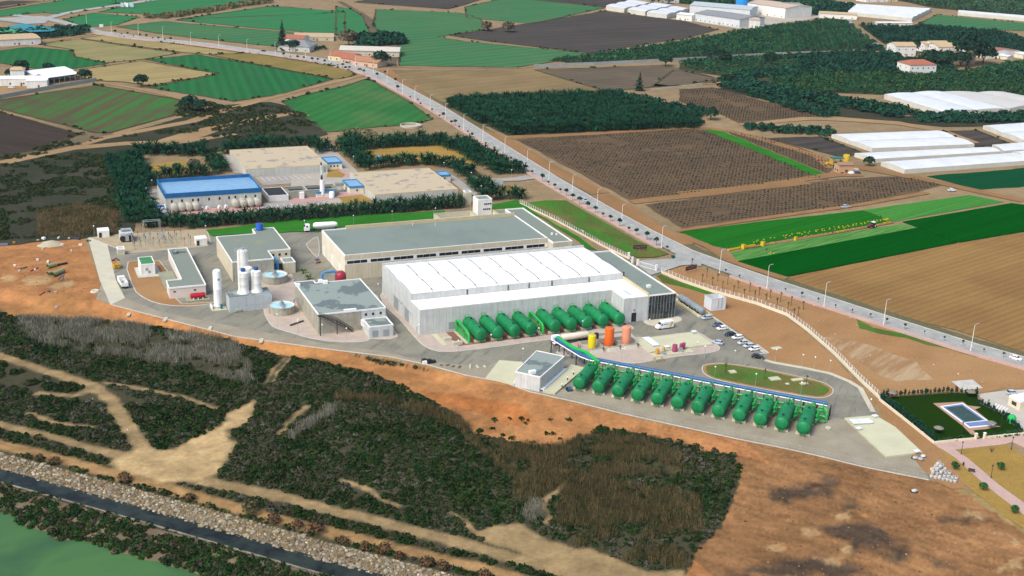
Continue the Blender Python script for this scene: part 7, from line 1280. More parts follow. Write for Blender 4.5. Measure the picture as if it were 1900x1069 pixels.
T = thing('green_trailer', 'green roofed field trailer with yellow sides by the salmon hut', 'trailer', at('A8',545,370)+(.1,), R(-10)); mb = MB(); mb.box(-3.6,3.6,-2.2,2.2,4.6,5.0); part('roof', mb, mat('canopy_teal',(.03,.16,.13)), T, True); mb = MB(); mb.box(-3,3,-1.8,1.8,.9,2.2); part('body', mb, mat('trailer_green',(.03,.13,.07)), T, True); mb = MB(); mb.box(-3.3,-2.4,-1.9,1.9,1,4.4); mb.box(2.8,3.4,-1.9,1.9,1,3.0); part('side', mb, mat('trailer_yellow',(.55,.34,.02)), T, True); wheels(T, (-1.6,1.6), 1.6, .7)
for a in (-3.2,3.2):
    for b in (-2,2): mb = MB(); mb.box(a-.1,a+.1,b-.1,b+.1,.5,4.6); part('post', mb, M_METAL, T, True)
vtank('yellow_tank', 'upright yellow tank on the hedge line behind the salmon hut', *at('A8',683,325), 1.9, 4.6, mat('tank_ochre',(.58,.38,.02)), .1); mb = MB(); x, y = at('A8',445,345); mb.obox((x,y,.1),4.2,1.8,1.2,.1); solo('yellow_bin', mb, mat('tank_ochre',(.58,.38,.02)), 'low yellow bin left of the green trailer', 'bin', (x,y,.1))
for k, (a, c, lab) in enumerate((((620,465),(.03,.03,.035),'black heap of tyres before the salmon hut'),((760,475),(.6,.6,.58),'white drum right of the salmon hut'),((815,430),(.5,.48,.44),'pale pile of boards right of the salmon hut'),((835,475),(.04,.04,.045),'black heap beside the white drum'),((550,395),(.03,.03,.03),'black crate under the green trailer'))): x, y = at('A8',*a); T = thing('clutter_heap', lab, 'debris', (x,y,.1)); mb = MB(); mb.lathe([(1.9,0),(1.6,.7),(.8,1.2),(.01,1.3)], 9); mb.v = [(p*1.3+.2*math.sin(5*q),q,r_) for p,q,r_ in mb.v]; part('heap', mb, mat('clutter_%d'%k, c), T, True); mb = MB(); mb.obox((1.2,.4,0),2,.5,.5,.5); part('offcut', mb, M_METAL, T, True)
# ---- greenhouses
M_POLY = mat('polythene_white', (.66,.67,.67), (.57,.58,.58), .12, rough_=.45, fine=.06, fscale=.5); M_POLYT = mat('polythene_dull', (.55,.52,.47), (.50,.47,.42), .08, rough_=.5)
M_POLYS = mat('polythene_side', (.60,.58,.50), (.52,.50,.43), .2)
def greenhouse(label, C, h, spans, mt=M_POLY, arch=1.2, z=.05, seg=6):
    """C = plan corners A,B,C,D; spans run parallel to A->B and are counted from A towards D"""
    A, B, C_, D = C; h *= .75; arch *= .6; T = thing('greenhouse', label, 'greenhouse', (A[0],A[1],z))
    for s in range(spans):
        t0, t1 = s/spans, (s+1)/spans; mb = MB(); V = []
        for q in range(seg+1):
            t = t0+(t1-t0)*(q/seg*.985+.0075); hh = h+arch*math.sin(math.pi*q/seg); a, b = lerp(A,D,t), lerp(B,C_,t); V += [(*a,z+hh),(*b,z+hh)]
        mb.add(V, [(2*q,2*q+1,2*q+3,2*q+2) for q in range(seg)]); part('span', mb, mt, T, smooth=True)
    mb = MB(); Q = [A,B,C_,D]; i_ = .04
    mb.add([(*p,z-.05) for p in Q]+[(*p,z+h) for p in Q], [(0,1,5,4),(1,2,6,5),(2,3,7,6),(3,0,4,7)]); part('side_wall', mb, M_POLYS, T)
    for (p, q) in ((A,D),(B,C_)):
        mb = MB()
        for s in range(spans):
            t0, t1 = s/spans, (s+1)/spans; V = [(*lerp(p,q,t0+(t1-t0)*k/seg), z+h+arch*math.sin(math.pi*k/seg)) for k in range(seg+1)]; mb.add(V, [tuple(range(seg+1))])
        part('end_wall', mb, M_POLYS, T)
    return T
gh = lambda lab, k, L, h, n, **kw: greenhouse(lab, pts(k, L), h, n, **kw)
gh('wide white greenhouse of two bays nearest the dirt track','c',[(1060,838),(1625,815),(1420,738),(838,760)],3.0,2,arch=1.4); gh('long single white greenhouse below the two bay one','c',[(1075,898),(1770,855),(1695,830),(965,865)],3.0,1,arch=1.3); gh('nearest long white greenhouse above the teal field','c',[(1240,958),(1960,905),(1830,865),(1110,915)],3.2,1,arch=1.4)
gh('white greenhouse at the right edge beside the brown plot','c',[(1895,795),(2120,780),(1980,690),(1672,712)],3.2,2); gh('small white greenhouse at the right edge behind the long ones','c',[(1785,852),(2000,838),(1940,800),(1722,818)],3,1); gh('white greenhouse corner at the right edge','c',[(1900,880),(2060,868),(2000,838),(1832,858)],3,1)
greenhouse('large white greenhouse of two bays among the orchards', pts('c',[(1128,545),(1440,640),(1812,625),(1430,527)]), 4.5, 2, arch=1.0)
greenhouse('dull grey greenhouse right of the large white one', pts('c',[(1436,529),(1818,622),(1960,600),(1630,530)]), 4.2, 1, M_POLYT, 1.0); greenhouse('dull greenhouse at the right edge of the orchard', pts('c',[(1640,532),(1960,598),(2100,590),(1780,528)]), 4.2, 1, M_POLYT, 1.0)
greenhouse('far white greenhouse of many bays beside the farm road', pts('A2',[(345,135),(910,192),(1085,105),(420,65)]), 5.0, 5, arch=2.0, seg=4); greenhouse('thin long white greenhouse at the far right', pts('A2',[(1315,135),(2200,215),(2200,190),(1320,118)]), 5, 1, arch=1.5, seg=4)
for k in range(3): greenhouse(['left','middle','right'][k]+' of the three far pale greenhouses left of the packing sheds', pts('A1', [[(115,88),(275,115),(520,60),(350,35)],[(305,118),(460,140),(720,82),(560,60)],[(475,145),(650,168),(850,112),(730,90)]][k]), 6, 3, mat('polythene_far',(.58,.60,.61),(.53,.55,.56),.05), 1.5, seg=4)
# ---- harvest: crates, pallets, tractor, workers
M_CRATE = mat('crate_yellow', (.66,.46,.015), (.58,.40,.015), 1, fine=.1); cm = MB(); cm.walls(-.45,.45,-.32,.32,0,.36); cm.walls(-.4,.4,-.27,.27,.05,.36); cm.box(-.4,.4,-.27,.27,0,.06); cr_me = cm.mesh('crate', M_CRATE)
CRATES = [(348,420),(378,412),(392,398),(457,388),(533,373),(575,370),(530,432),(548,420),(560,435),(570,425),(675,348),(712,340),(745,350),(768,330),(697,370),(700,350),(828,320),(848,322),(855,318),(878,330),(910,308),(948,318),(962,300),(908,360),(925,348),(985,342),(1030,290),(1035,300),(1050,285),(1058,338),(1090,330),(1100,275),(1105,290),(1120,270),(1125,290),(1140,320),(1180,275),(1185,265),(1195,315),(1232,252),(1243,278),(1283,245),(1288,262),(1278,255),(1328,243),(1340,262),(1362,248),(1382,235),(1395,242),(1388,278),(1355,282),(1440,238),(1442,222),(1475,230),(1478,215),(1445,268),(1508,258),(1525,210),(1538,218),(1545,250),(1568,202),(1575,212),(1605,192),(1632,190),(1670,182),(1680,210),(1702,175),(1708,185),(1718,225),(1740,172),(1745,182),(1770,160),(1775,172),(1778,210),(1800,165),(1812,160),(1822,155),(1830,165),(1820,175),(1790,205),(1815,235),(512,542),(535,530),(568,542),(530,548)]
for k, a in enumerate(CRATES): x, y = at('A5',*a); o = obj('harvest_crate', cr_me, None, (x,y,.22), k*.9); tag(o, 'small yellow harvest crate lying among the lettuce rows', 'crate', 'yellow crates scattered in the lettuce field'); o.scale = (.62,)*3
def pallet(label, a, nx, ny, nz, rz=R(20)):
    x, y = at('A5',*a); T = thing('crate_stack', label, 'crate stack', (x,y,.2), rz)
    for i in range(nx):
        for j in range(ny):
            for k in range(nz): o = obj('crate', cr_me, T, ((i-(nx-1)/2)*.72,(j-(ny-1)/2)*.52,k*.29)); o.scale = (.78,)*3
pallet('tall square stack of yellow crates at the left end of the field track', (232,490), 2, 3, 7); pallet('tall square stack of yellow crates second from the left on the field track', (446,457), 2, 3, 7); pallet('stack of yellow crates on the field track next to a few loose ones', (808,398), 2, 2, 6); pallet('long low row of yellow crates left of the tall stacks', (155,492), 14, 2, 2, R(14)); pallet('low row of yellow crates right of the first tall stack', (300,465), 9, 2, 2, R(14)); pallet('low yellow crate row near the workers', (1305,302), 7, 1, 2, R(14)); pallet('low yellow crate row at the far right of the harvest', (1820,205), 6, 1, 2, R(14)); pallet('small yellow crate pile at the upper right of the harvest', (1812,170), 3, 2, 2, R(14))
T = thing('tractor', 'dark red tractor with white cab roof on the field track', 'tractor', at('A5',1648,258)+(.2,), R(14)+W_); mb = MB(); mb.box(-.6,1.9,-.5,.5,.8,1.7); part('bonnet', mb, mat('tractor_red',(.22,.02,.03)), T, True); mb = MB(); mb.box(-1.4,-.3,-.75,.75,1.2,2.6); part('cab', mb, M_CGLASS, T, True); mb = MB(); mb.box(-1.6,-.1,-.9,.9,2.6,2.8); part('roof', mb, M_WPAINT, T, True)
for x_, r_ in ((-1.0,.85),(1.5,.5)):
    for s in (-1,1): mb = MB(); mb.cyl((x_,s*.65,r_),(x_,s*1.05,r_),r_,r_,16); w_ = part('wheel', mb, M_TYRE, T, True); mb = MB(); mb.cyl((x_,s*1.04,r_),(x_,s*1.08,r_),r_*.5,r_*.5,10); part('rim', mb, M_WPAINT, w_, True)
def mat_person(name, shirt, trousers):
    mt, nt, b = _nt(name); tc = nt.nodes.new('ShaderNodeTexCoord'); sp = nt.nodes.new('ShaderNodeSeparateXYZ'); nt.links.new(tc.outputs['Object'], sp.inputs[0]); dv = nt.nodes.new('ShaderNodeMath'); dv.operation = 'DIVIDE'; dv.inputs[1].default_value = 2.0; nt.links.new(sp.outputs['Z'], dv.inputs[0])
    r = nt.nodes.new('ShaderNodeValToRGB'); r.color_ramp.interpolation = 'CONSTANT'; e = r.color_ramp.elements; e[0].position = 0; e[0].color = (.02,.02,.02,1); e[1].position = .04; e[1].color = (*trousers,1)
    for p, c in ((.47,shirt),(.735,(.35,.19,.12)),(.81,(.02,.015,.01))): q = e.new(p); q.color = (*c,1)
    nt.links.new(dv.outputs[0], r.inputs[0]); nt.links.new(r.outputs[0], b.inputs['Base Color']); b.inputs['Roughness'].default_value = .9; return mt
def person(label, x, y, z, rz, shirt, trousers, bend=0.0):
    """standing or stooping figure grown with a skin modifier from a jointed skeleton"""
    c, s = math.cos(bend), math.sin(bend); hip = Vector((0,0,.92)); up = lambda h, dx=0: hip + Vector((s*h+c*dx, 0, c*h-s*dx))
    J = [(hip,.15),(up(.22),.14),(up(.46),.17),(up(.58),.06),(up(.66,.02),.085),(up(.80,.03),.095)]
    E_ = [(0,1),(1,2),(2,3),(3,4),(4,5)]
    for sd in (-1,1):
        k = len(J); J += [(up(.48)+Vector((0,sd*.2,0)),.06),(up(.22,.06)+Vector((.02,sd*.27,0)),.05),(up(.22,.06)+Vector((.16,sd*.24,-.24)),.04),(up(.22,.06)+Vector((.2,sd*.24,-.33)),.045)]; E_ += [(2,k),(k,k+1),(k+1,k+2),(k+2,k+3)]
        k = len(J); J += [(Vector((.02,sd*.1,.86)),.1),(Vector((.05+.05*sd,sd*.12,.47)),.07),(Vector((-.02+.08*sd,sd*.12,.08)),.05),(Vector((.12+.08*sd,sd*.13,.04)),.045)]; E_ += [(0,k),(k,k+1),(k+1,k+2),(k+2,k+3)]
    me = bpy.data.meshes.new('person'); me.from_pydata([p for p,_ in J], E_, []); o = obj('person', me, None, (x,y,z), rz); md = o.modifiers.new('skin','SKIN'); 
    for v, (_, r_) in zip(me.skin_vertices[0].data, J): v.radius = (r_,r_)
    me.skin_vertices[0].data[0].use_root = True; o.modifiers.new('sub','SUBSURF').levels = 1; o.modifiers['sub'].render_levels = 1; me.materials.append(mat_person('clothes_'+label[:24], shirt, trousers)); return tag(o, label, 'person')
x, y = at('B3',680,752,LOW); person('person in a red top walking on the canal track', x, y, z1(x,y), R(150), (.30,.01,.02), (.02,.02,.025))
for lab, a, sh, b in (('worker in dark clothes standing in the pale lettuce strip',(487,515),(.03,.035,.05),0),('worker in dark clothes among the crates',(1117,272),(.02,.02,.025),.5),('stooping worker with a reddish top on the field track',(1214,322),(.10,.03,.03),1.0),('worker standing at the upper right of the harvest',(1743,152),(.02,.03,.05),.1),('worker in black at the left end of the crate row',(72,492),(.02,.02,.02),1.0)): x, y = at('A5',*a); person(lab, x, y, .22, random.random()*6, sh, (.03,.03,.04), b)
# ================================================================== VEGETATION
M_LEAF = mat_attr('foliage', .85, .25, 1.5, .12, .05); M_REED = mat_attr('reeds', .9, .2, 2, .2, .06); M_BARK = mat('bark', (.10,.075,.05), (.07,.05,.035), 3)
def leaf_blob(n, rx, rz, size, base=0.0, shell=.55, up=.3, seed=0):
    """leaf-sized quads spread through a lumpy crown volume; returns verts, quads, per-vertex tone"""
    r = np.random.default_rng(seed); V = []; S = []
    lumps = r.normal(size=(5,3)); lumps /= np.linalg.norm(lumps,axis=1)[:,None]
    for k in range(n):
        d = r.normal(size=3); d /= np.linalg.norm(d); d[2] = abs(d[2])*.95 - .25*(r.random() < .25)
        lump = 1 + .28*max(0, max(lumps @ d) - .5)*2 - .12
        rad = (shell + (1-shell)*r.random()**.5)*lump; c = np.array([d[0]*rx*rad, d[1]*rx*rad, base + rz*(.35 + .65*d[2]*rad)])
        nrm = d + r.normal(size=3)*.55 + np.array([0,0,up]); nrm /= np.linalg.norm(nrm); a = np.cross(nrm, r.normal(size=3)); a /= np.linalg.norm(a); b = np.cross(nrm, a); s = size*(.65+.7*r.random())
        V += [c-a*s-b*s*.7, c+a*s-b*s*.7, c+a*s+b*s*.7, c-a*s+b*s*.7]; S += [.72+.5*r.random()]*4
    return np.array(V), np.arange(4*n).reshape(-1,4), np.array(S)
def palm_crown(nf, L, h, seed, wid=.42, seg=4):
    r = np.random.default_rng(seed); V = []; Q = []; S = []
    for k in range(nf):
        az = 2*math.pi*(k/nf*2.618*3 + r.random()*.15); el = r.uniform(-.5,1.3); l = L*r.uniform(.8,1.1); p = np.array([0,0,h]); e = el; tone = .7+.5*r.random()
        o = len(V)
        for s in range(seg+1):
            t = s/seg; w = wid*(math.sin(math.pi*min(.97,t*.85+.12)))**.7; side = np.array([-math.sin(az), math.cos(az), 0]); droop = np.array([0,0,-.35*w])
            V += [p-side*w+droop, p, p+side*w+droop]; S += [tone*.9, tone*1.15, tone]
            p = p + l/seg*np.array([math.cos(az)*math.cos(e), math.sin(az)*math.cos(e), math.sin(e)]); e -= 1.35/seg*(.7+t)
        for s in range(seg): a = o+s*3; Q += [(a,a+3,a+4,a+1),(a+1,a+4,a+5,a+2)]
    return np.array(V), np.array(Q), np.array(S)
def reed_clump(n, h, spread, w, seed):
    r = np.random.default_rng(seed); V = []; S = []
    for k in range(n):
        x, y = r.normal(size=2)*spread; a = r.uniform(0,6.3); hh = h*r.uniform(.6,1.1); lx, ly = r.normal(size=2)*.22*hh*.5; c, s = math.cos(a)*w, math.sin(a)*w
        V += [(x-c,y-s,0),(x+c,y+s,0),(x+lx+c*.8,y+ly+s*.8,hh),(x+lx-c*.8,y+ly-s*.8,hh*.97)]; S += [.6+.6*r.random()]*4
    return np.array(V), np.arange(4*n).reshape(-1,4), np.array(S)
def grid(P, sp, jit=.35, rot=0.0, sp2=None):
    P = np.array(P); c, s = math.cos(rot), math.sin(rot); Q = np.stack([P[:,0]*c+P[:,1]*s, -P[:,0]*s+P[:,1]*c],-1); sp2 = sp2 or sp
    X, Y = np.meshgrid(np.arange(Q[:,0].min(), Q[:,0].max(), sp), np.arange(Q[:,1].min(), Q[:,1].max(), sp2)); x = X.ravel(); y = Y.ravel()
    x = x + RNG.uniform(-jit,jit,x.shape)*sp; y = y + RNG.uniform(-jit,jit,y.shape)*sp2; k = inpoly(x, y, list(map(tuple,Q))); x, y = x[k], y[k]
    return x*c-y*s, x*s+y*c
def veg(name, label, cat, protos, x, y, z, s0, s1, cols, mt=M_LEAF, zr=(.85,1.2), kind='stuff'):
    n = len(x); w = RNG.random((n,1)); C = np.array(cols); i = RNG.integers(0,len(C),n); j = RNG.integers(0,len(C),n); col = (C[i]*(1-w)+C[j]*w)*RNG.uniform(.8,1.2,(n,1))
    return scatter(name, protos, np.stack([x,y,z],-1), RNG.uniform(s0,s1,n), RNG.uniform(0,6.28,n), col, mt, RNG.uniform(*zr,n), kind, label, cat)
BUSH = [leaf_blob(34,1,.9,.23,seed=k) for k in range(7)]; BUSHS = [leaf_blob(9,1,.9,.42,seed=20+k) for k in range(4)]
GREENS = [(.011,.033,.007),(.015,.033,.008),(.025,.040,.011),(.036,.041,.016),(.007,.024,.006)]; DRY = [(.042,.046,.022),(.050,.050,.028),(.028,.042,.014),(.018,.036,.010)]
# ---- marsh scrub in front of the plant
X, Y = grid([(-62,150),(255,150),(255,480),(-62,480)], 1.28, .5)
d, w = lowmask(X, Y); u = X+Y-CANAL_DU(X-Y); jx, jy = X+fbm(X/2,Y/2)*1.6, Y+fbm(X/2+9,Y/2)*1.6
ok = (d > np.minimum(w*.45, 9)) & ~inpoly(X, Y, pts('z', [(1380,860),(1700,880),(1760,890),(2000,980),(2200,1300),(1200,1300),(1290,1069)], -1)) & (u > U1+1.5) & ~inpoly(jx, jy, ORANGE)
for P in PATHS: ok &= ~inpoly(jx, jy, P) & (pdist(X, Y, P, True)[0] > .75)
GREYREED = [zl('d', [(120,690),(300,692),(560,715),(800,762),(900,790),(1100,805),(1290,865),(1345,960),(1410,1069),(1250,1060),(1100,1010),(700,930),(500,915),(250,870),(130,790)]), zl('g', [(1600,300),(1680,230),(1840,120),(1850,150),(1700,260),(1620,330)]), zl('h', [(1040,770),(1020,700),(1060,660),(1120,700),(1130,760)]), zl('d', [(-50,640),(30,600),(160,610),(140,680),(-50,700)])]
BROWNREED = [zl('h', [(520,220),(740,295),(880,430),(1010,560),(1120,680),(1080,700),(1000,640),(890,470),(720,330)]), zl('h', [(850,340),(1060,350),(1400,300),(1700,330),(1900,420),(1900,520),(1500,520),(1200,580),(1090,660),(960,500)]), zl('h', [(1210,560),(1450,540),(1900,620),(1990,700),(1990,900),(1900,1040),(1600,985),(1250,890),(1170,770)]), zl('h', [(0,60),(300,90),(560,150),(780,210),(740,280),(500,200),(200,110),(0,100)])]
rg = np.zeros(X.shape, bool); rb = np.zeros(X.shape, bool)
for P in GREYREED: rg |= inpoly(jx+fbm(X/5,Y/5)*5, jy, P)
for P in BROWNREED: rb |= inpoly(jx+fbm(X/5,Y/5)*5, jy, P)
dens = fbm(X/11+5, Y/11); sparse = inpoly(X, Y, zl('d', [(-50,930),(300,980),(500,1069),(900,1200),(200,1150),(-50,1060)]))
gap = (fbm(X/3.5+50, Y/3.5) > .23) | (sparse & (fbm(X/5,Y/5+70) > -.08))
sc = ok & ~gap & ~(rb & (RNG.random(X.shape) < .5)) & ~(rg & (RNG.random(X.shape) < .85)); Z = zt(X, Y)
dryb = (dens > .03)
GREY = [(.062,.064,.044),(.08,.075,.055)]; pat = fbm(X/6+80, Y/6+11); thin = fbm(X/2.3+8, Y/2.3) > .25
for mk, C, s0, s1, lab in ((sc & ~dryb & (pat < .06), GREENS, .55, 1.45, 'dense dark green marsh scrub below the plant'), (sc & ~dryb & (pat >= .06) & ~thin, GREENS+GREY[:1]+[(.035,.055,.02)], .5, 1.1, 'lighter green marsh scrub in patches'), (sc & dryb & ~thin, DRY+GREENS[:4]+GREY, .45, 1.25, 'greyish brown marsh scrub mixed through the green')): veg('scrub', lab, 'scrub', BUSH, X[mk], Y[mk], Z[mk]-.12, s0, s1, C)
RC = [reed_clump(16,1.6,.7,.032,k) for k in range(5)]
xr, yr = grid([(-62,150),(255,150),(255,480),(-62,480)], .8, .5); d, w = lowmask(xr, yr); jx, jy = xr+fbm(xr/5,yr/5)*6, yr+fbm(xr/5+9,yr/5)*3; okr = (d > .6) & ~inpoly(xr, yr, ORANGE)
for P in PATHS: okr &= ~inpoly(xr, yr, P)
a = np.zeros(xr.shape,bool); b = a.copy()
for P in GREYREED: a |= inpoly(jx,jy,P)
for P in BROWNREED: b |= inpoly(jx,jy,P)
patch = fbm(xr/8+30, yr/8) > -.12; a &= okr & patch; b &= okr & ~a & patch; Zr = zt(xr,yr)
veg('grey_reeds', 'pale grey dead reed bed below the orange slope', 'reeds', RC, xr[a], yr[a], Zr[a], .85, 1.3, [(.30,.28,.225),(.25,.235,.185),(.18,.175,.125),(.10,.11,.06)], M_REED)
veg('brown_reeds', 'tawny brown reed beds in the middle of the marsh', 'reeds', RC, xr[b], yr[b], Zr[b], .75, 1.2, [(.18,.125,.055),(.14,.105,.05),(.09,.08,.04),(.05,.058,.024)], M_REED)
# ---- spit between canal and lagoon, bank weeds
X, Y = grid([(-70,120),(140,120),(140,400),(-70,400)], 1.15, .5); u = X+Y-CANAL_DU(X-Y); sp = (u < U3-3.2) & ~inpoly(X, Y, LAKE) & (fbm(X/4,Y/4+3) < .12); Z = zt(X,Y)
veg('spit_scrub', 'scrub growing on the spit between canal and lagoon', 'scrub', BUSH, X[sp], Y[sp], Z[sp]-.1, .6, 1.25, GREENS+[(.075,.062,.045),(.02,.06,.014)])
ow = (u < U3+.2) & (u > U3-3.6) & (fbm(X/5+3,Y/5) > -.02) & (RNG.random(X.shape) < .75); veg('canal_weeds', 'low weeds spilling over the canal wall', 'weeds', BUSHS, X[ow], Y[ow], np.full(ow.sum(),-2.8), .3, .75, GREENS+[(.02,.06,.012)])
bw = (u > U1+.3) & (u < U1+3.4) & (fbm(X/3,Y/3) > .0) & (Y > 150); veg('bank_weeds', 'low weeds along the top of the stone bank', 'weeds', BUSHS, X[bw], Y[bw], Z[bw], .4, .8, GREENS[:3]+[(.07,.085,.03)])
X, Y = grid(zl('h', [(700,180),(1300,220),(1380,330),(1060,350),(760,300)]), 3.2, .5); k = fbm(X/3,Y/3) > .04; veg('slope_weeds', 'scattered green tufts on the orange slope', 'weeds', BUSHS, X[k], Y[k], zt(X[k],Y[k]), .6, 1.1, GREENS)
# ---- stone bank
STONES = []
for q in range(5):
    r = np.random.default_rng(q+60); bm = bmesh.new(); bmesh.ops.create_icosphere(bm, subdivisions=1, radius=1)
    for v_ in bm.verts: v_.co = Vector((v_.co.x*r.uniform(.75,1.15), v_.co.y*r.uniform(.6,1.0), v_.co.z*r.uniform(.45,.7)))
    me = bpy.data.meshes.new('stone'); bm.to_mesh(me); me.materials.append(mat('bank_stone', (.42,.36,.25), (.24,.19,.12), 1.6, .3, .7, fine=.2, fscale=3, vary=.45)); STONES.append((me, np.array([v_.co[:] for v_ in bm.verts]), np.array([[l.vert.index for l in f_.loops] for f_ in bm.faces]))); bm.free()
bank = thing('stone_bank', 'bank of pale rough stones sloping into the dark canal', 'stone bank', (30,308,-2))
V = np.arange(-374,-150,1.0); pts_b = []
for v in V:
    for uu in np.arange(U2-.1, U1+.1, 1.35): pts_b.append((v+RNG.uniform(-.35,.35), uu+RNG.uniform(-.4,.4)))
pb = np.array(pts_b); du = CANAL_DU(pb[:,0]); bxx = (pb[:,1]+du+pb[:,0])/2; byy = (pb[:,1]+du-pb[:,0])/2; bz = zt(bxx, byy); bs = (.26+.5*RNG.random(len(bxx))**1.6)*np.where(RNG.random(len(bxx))<.12,1.7,1)
fv = (bxx*CF.x + byy*CF.y + (bz-CAM_H)*CF.z); px = 950+F_PX*(bxx*CR.x+byy*CR.y+(bz-CAM_H)*CR.z)/fv; py = 534+F_PX*(bxx*CD.x+byy*CD.y+(bz-CAM_H)*CD.z)/fv
vis = (px > -10) & (px < 1910) & (py < 1085); order = np.argsort(-bs/fv*vis); big = set(order[:300].tolist())
MS = mat_attr('bank_stone_small', .95, .3, 2.2, .35, .25)
for i in order[:300]: o = obj('stone', STONES[i%5][0], bank, (bxx[i]-30,byy[i]-308,bz[i]+2+bs[i]*.1), RNG.uniform(0,6.28)); o.scale = (bs[i],)*3
rest = np.array([i for i in range(len(bxx)) if i not in big]); n = len(rest); base = np.array([(.36,.32,.24),(.27,.20,.115),(.22,.205,.175),(.31,.21,.10),(.13,.10,.065),(.17,.13,.08)])
so = scatter('stone_fill', [(v_, f_, np.ones(len(v_))) for _, v_, f_ in STONES], np.stack([bxx[rest]-30,byy[rest]-308,bz[rest]+2+bs[rest]*.1],-1), bs[rest], RNG.uniform(0,6.28,n), base[RNG.integers(0,6,n)]*RNG.uniform(.7,1.15,(n,1)), MS); so.parent = bank
mb = MB(); v = np.linspace(-374,-150,60); mb.prism(band([((U3+CANAL_DU(a)+a)/2,(U3+CANAL_DU(a)-a)/2) for a in v], .5), -4.5, -2.72); solo('canal_wall', mb, mat('canal_wall_concrete',(.30,.265,.19),(.15,.13,.09),.5,fine=.3), 'low concrete wall along the lagoon side of the canal', 'wall', (32,287,-3))
def rubble(name, label, P, sp, s0, s1, cols, keep): 
    x, y = grid(P, sp, .5); k = RNG.random(x.shape) < keep; x, y = x[k], y[k]; n = len(x); C = np.array(cols)[RNG.integers(0,len(cols),n)]*RNG.uniform(.7,1.2,(n,1))
    scatter(name, [(v_, f_, np.ones(len(v_))) for _, v_, f_ in STONES], np.stack([x,y,zt(x,y)+.02],-1), s0+(s1-s0)*RNG.random(n)**4, RNG.uniform(0,6.28,n), C, MS, None, 'stuff', label, 'rubble')
EARTH = [(.20,.12,.06),(.24,.14,.07),(.12,.075,.045),(.16,.10,.055),(.28,.18,.10),(.10,.065,.04)]
rubble('clods', 'clods and stones strewn over the bare dirt field', pts('i',[(120,1100),(320,720),(500,500),(900,480),(1400,600),(1900,900),(1900,1100)],-1.2), 1.15, .07, .42, EARTH, .28)
rubble('clods', 'clods and stones on the orange slope', pts('h',[(420,20),(900,40),(1500,190),(1900,280),(1900,330),(1380,310),(1060,330),(760,250)],-.8), 1.2, .06, .3, EARTH+[(.36,.15,.07)], .5)
rubble('clods', 'stones in the left debris yard', pts('A6',[(0,200),(1000,150),(1200,760),(900,900),(400,900),(0,760)]), 1.5, .06, .35, EARTH, .5)
rubble('litter', 'white flecks of litter over scrub and dirt', pts('g',[(0,0),(1900,0),(1900,700),(600,300),(0,200)],LOW)+[], 5.5, .08, .4, [(.7,.7,.68)], .35)
rubble('litter', 'pale litter over the bare eastern ground', OUT, 3.0, .08, .45, [(.6,.55,.45),(.3,.2,.1),(.5,.42,.3)], .5)
# ---- tamarisk shrubs along the canal
def shrub(name, label, cat, x, y, z, s, cols, seed, twig=True, n=150, hz=1.25, leaf=.13):
    T = thing(name, label, cat, (x,y,z)); r = np.random.default_rng(seed); mb = MB()
    for k in range(7): a = r.uniform(0,6.3); l = s*r.uniform(.5,.9); mb.tube([(0,0,0),(math.cos(a)*l*.3,math.sin(a)*l*.3,s*.6),(math.cos(a)*l*.7,math.sin(a)*l*.7,s*1.1)], [.07,.05,.02], 4)
    part('stem', mb, M_BARK, T, True); V_, Q, S = leaf_blob(n, s, s*hz, leaf*s, .1, .35, .2, seed); C = np.array(cols)[r.integers(0,len(cols),n)].repeat(4,0)*S[:,None]; obj('foliage', npmesh('foliage', V_, Q, M_LEAF, C), T)
TAM = [('g',215,430),('g',300,450),('g',690,545),('g',1045,645),('g',1380,720),('g',1510,775),('g',1740,830),('g',1640,800),('h',20,890),('h',140,920),('h',240,940),('h',330,975),('h',480,1010),('h',570,1030),('h',800,1075)]
for k, a in enumerate(TAM): x, y = at(*a,LOW); shrub('tamarisk', f'{nth(k+1)} reddish brown tamarisk shrub from the left along the stone bank', 'shrub', x, y, z1(x,y)-.05, (1.5,1.7,2.0,1.6,2.5,2.0,2.5,1.6,1.6,1.6,2.0,1.5,1.9,1.7,1.7)[k], [(.14,.065,.032),(.11,.055,.035),(.085,.06,.03),(.06,.06,.028)] if k != 4 else [(.09,.075,.035),(.06,.062,.028)], k)
# ---- palms
PALM = [palm_crown(30,3.3,2.4,k,.25,3) for k in range(4)]; PG = [(.006,.042,.020),(.009,.048,.022),(.006,.035,.020),(.014,.050,.020)]
def palm_me(k):
    V_, Q, S = PALM[k]; C = np.array(PG[k])[None]*S[:,None]; t = MB(); t.cyl((0,0,0),(.1,0,3.3),.32,.22,7); return npmesh('crown', V_, Q, M_LEAF, C), t.mesh('trunk', M_BARK)
PME = [palm_me(k) for k in range(4)]; pk = 0
def palm(label, group, x, y, s, rz, z=.05):
    global pk
    T = thing('palm_tree', label, 'palm', (x,y,z), rz, group); c, t = PME[pk%4]; pk += 1; obj('crown', c, T); obj('trunk', t, T); T.scale = (s,s,s*random.uniform(.95,1.15))
for r_, yy in ((0,540.2),(1,543.6),(2,547)):
    for x in np.arange(58+r_*1.2,205,3.0): palm('palm in the dense hedge between the old and new plants', 'hedge palms between the two plants', x+random.uniform(-.5,.5), (546 if x < 68 else yy+ (3 if x < 75 else 0))+random.uniform(-.6,.6), random.uniform(.92,1.2), random.random()*6)
def palm_mass(name, label, P, sp, s0, s1): x, y = grid(P, sp, .3); veg(name, label, 'palms', PALM, x, y, np.full(x.shape,.05), s0, s1, PG, zr=(.95,1.25))
palm_mass('palm_plantation','dense square plantation of young palms right of the avenue', pts('b', [(590,588),(640,560),(1300,535),(1480,530),(1650,585),(1960,680),(1960,708),(935,745),(720,655)]), 3.6, 1.0, 1.35)
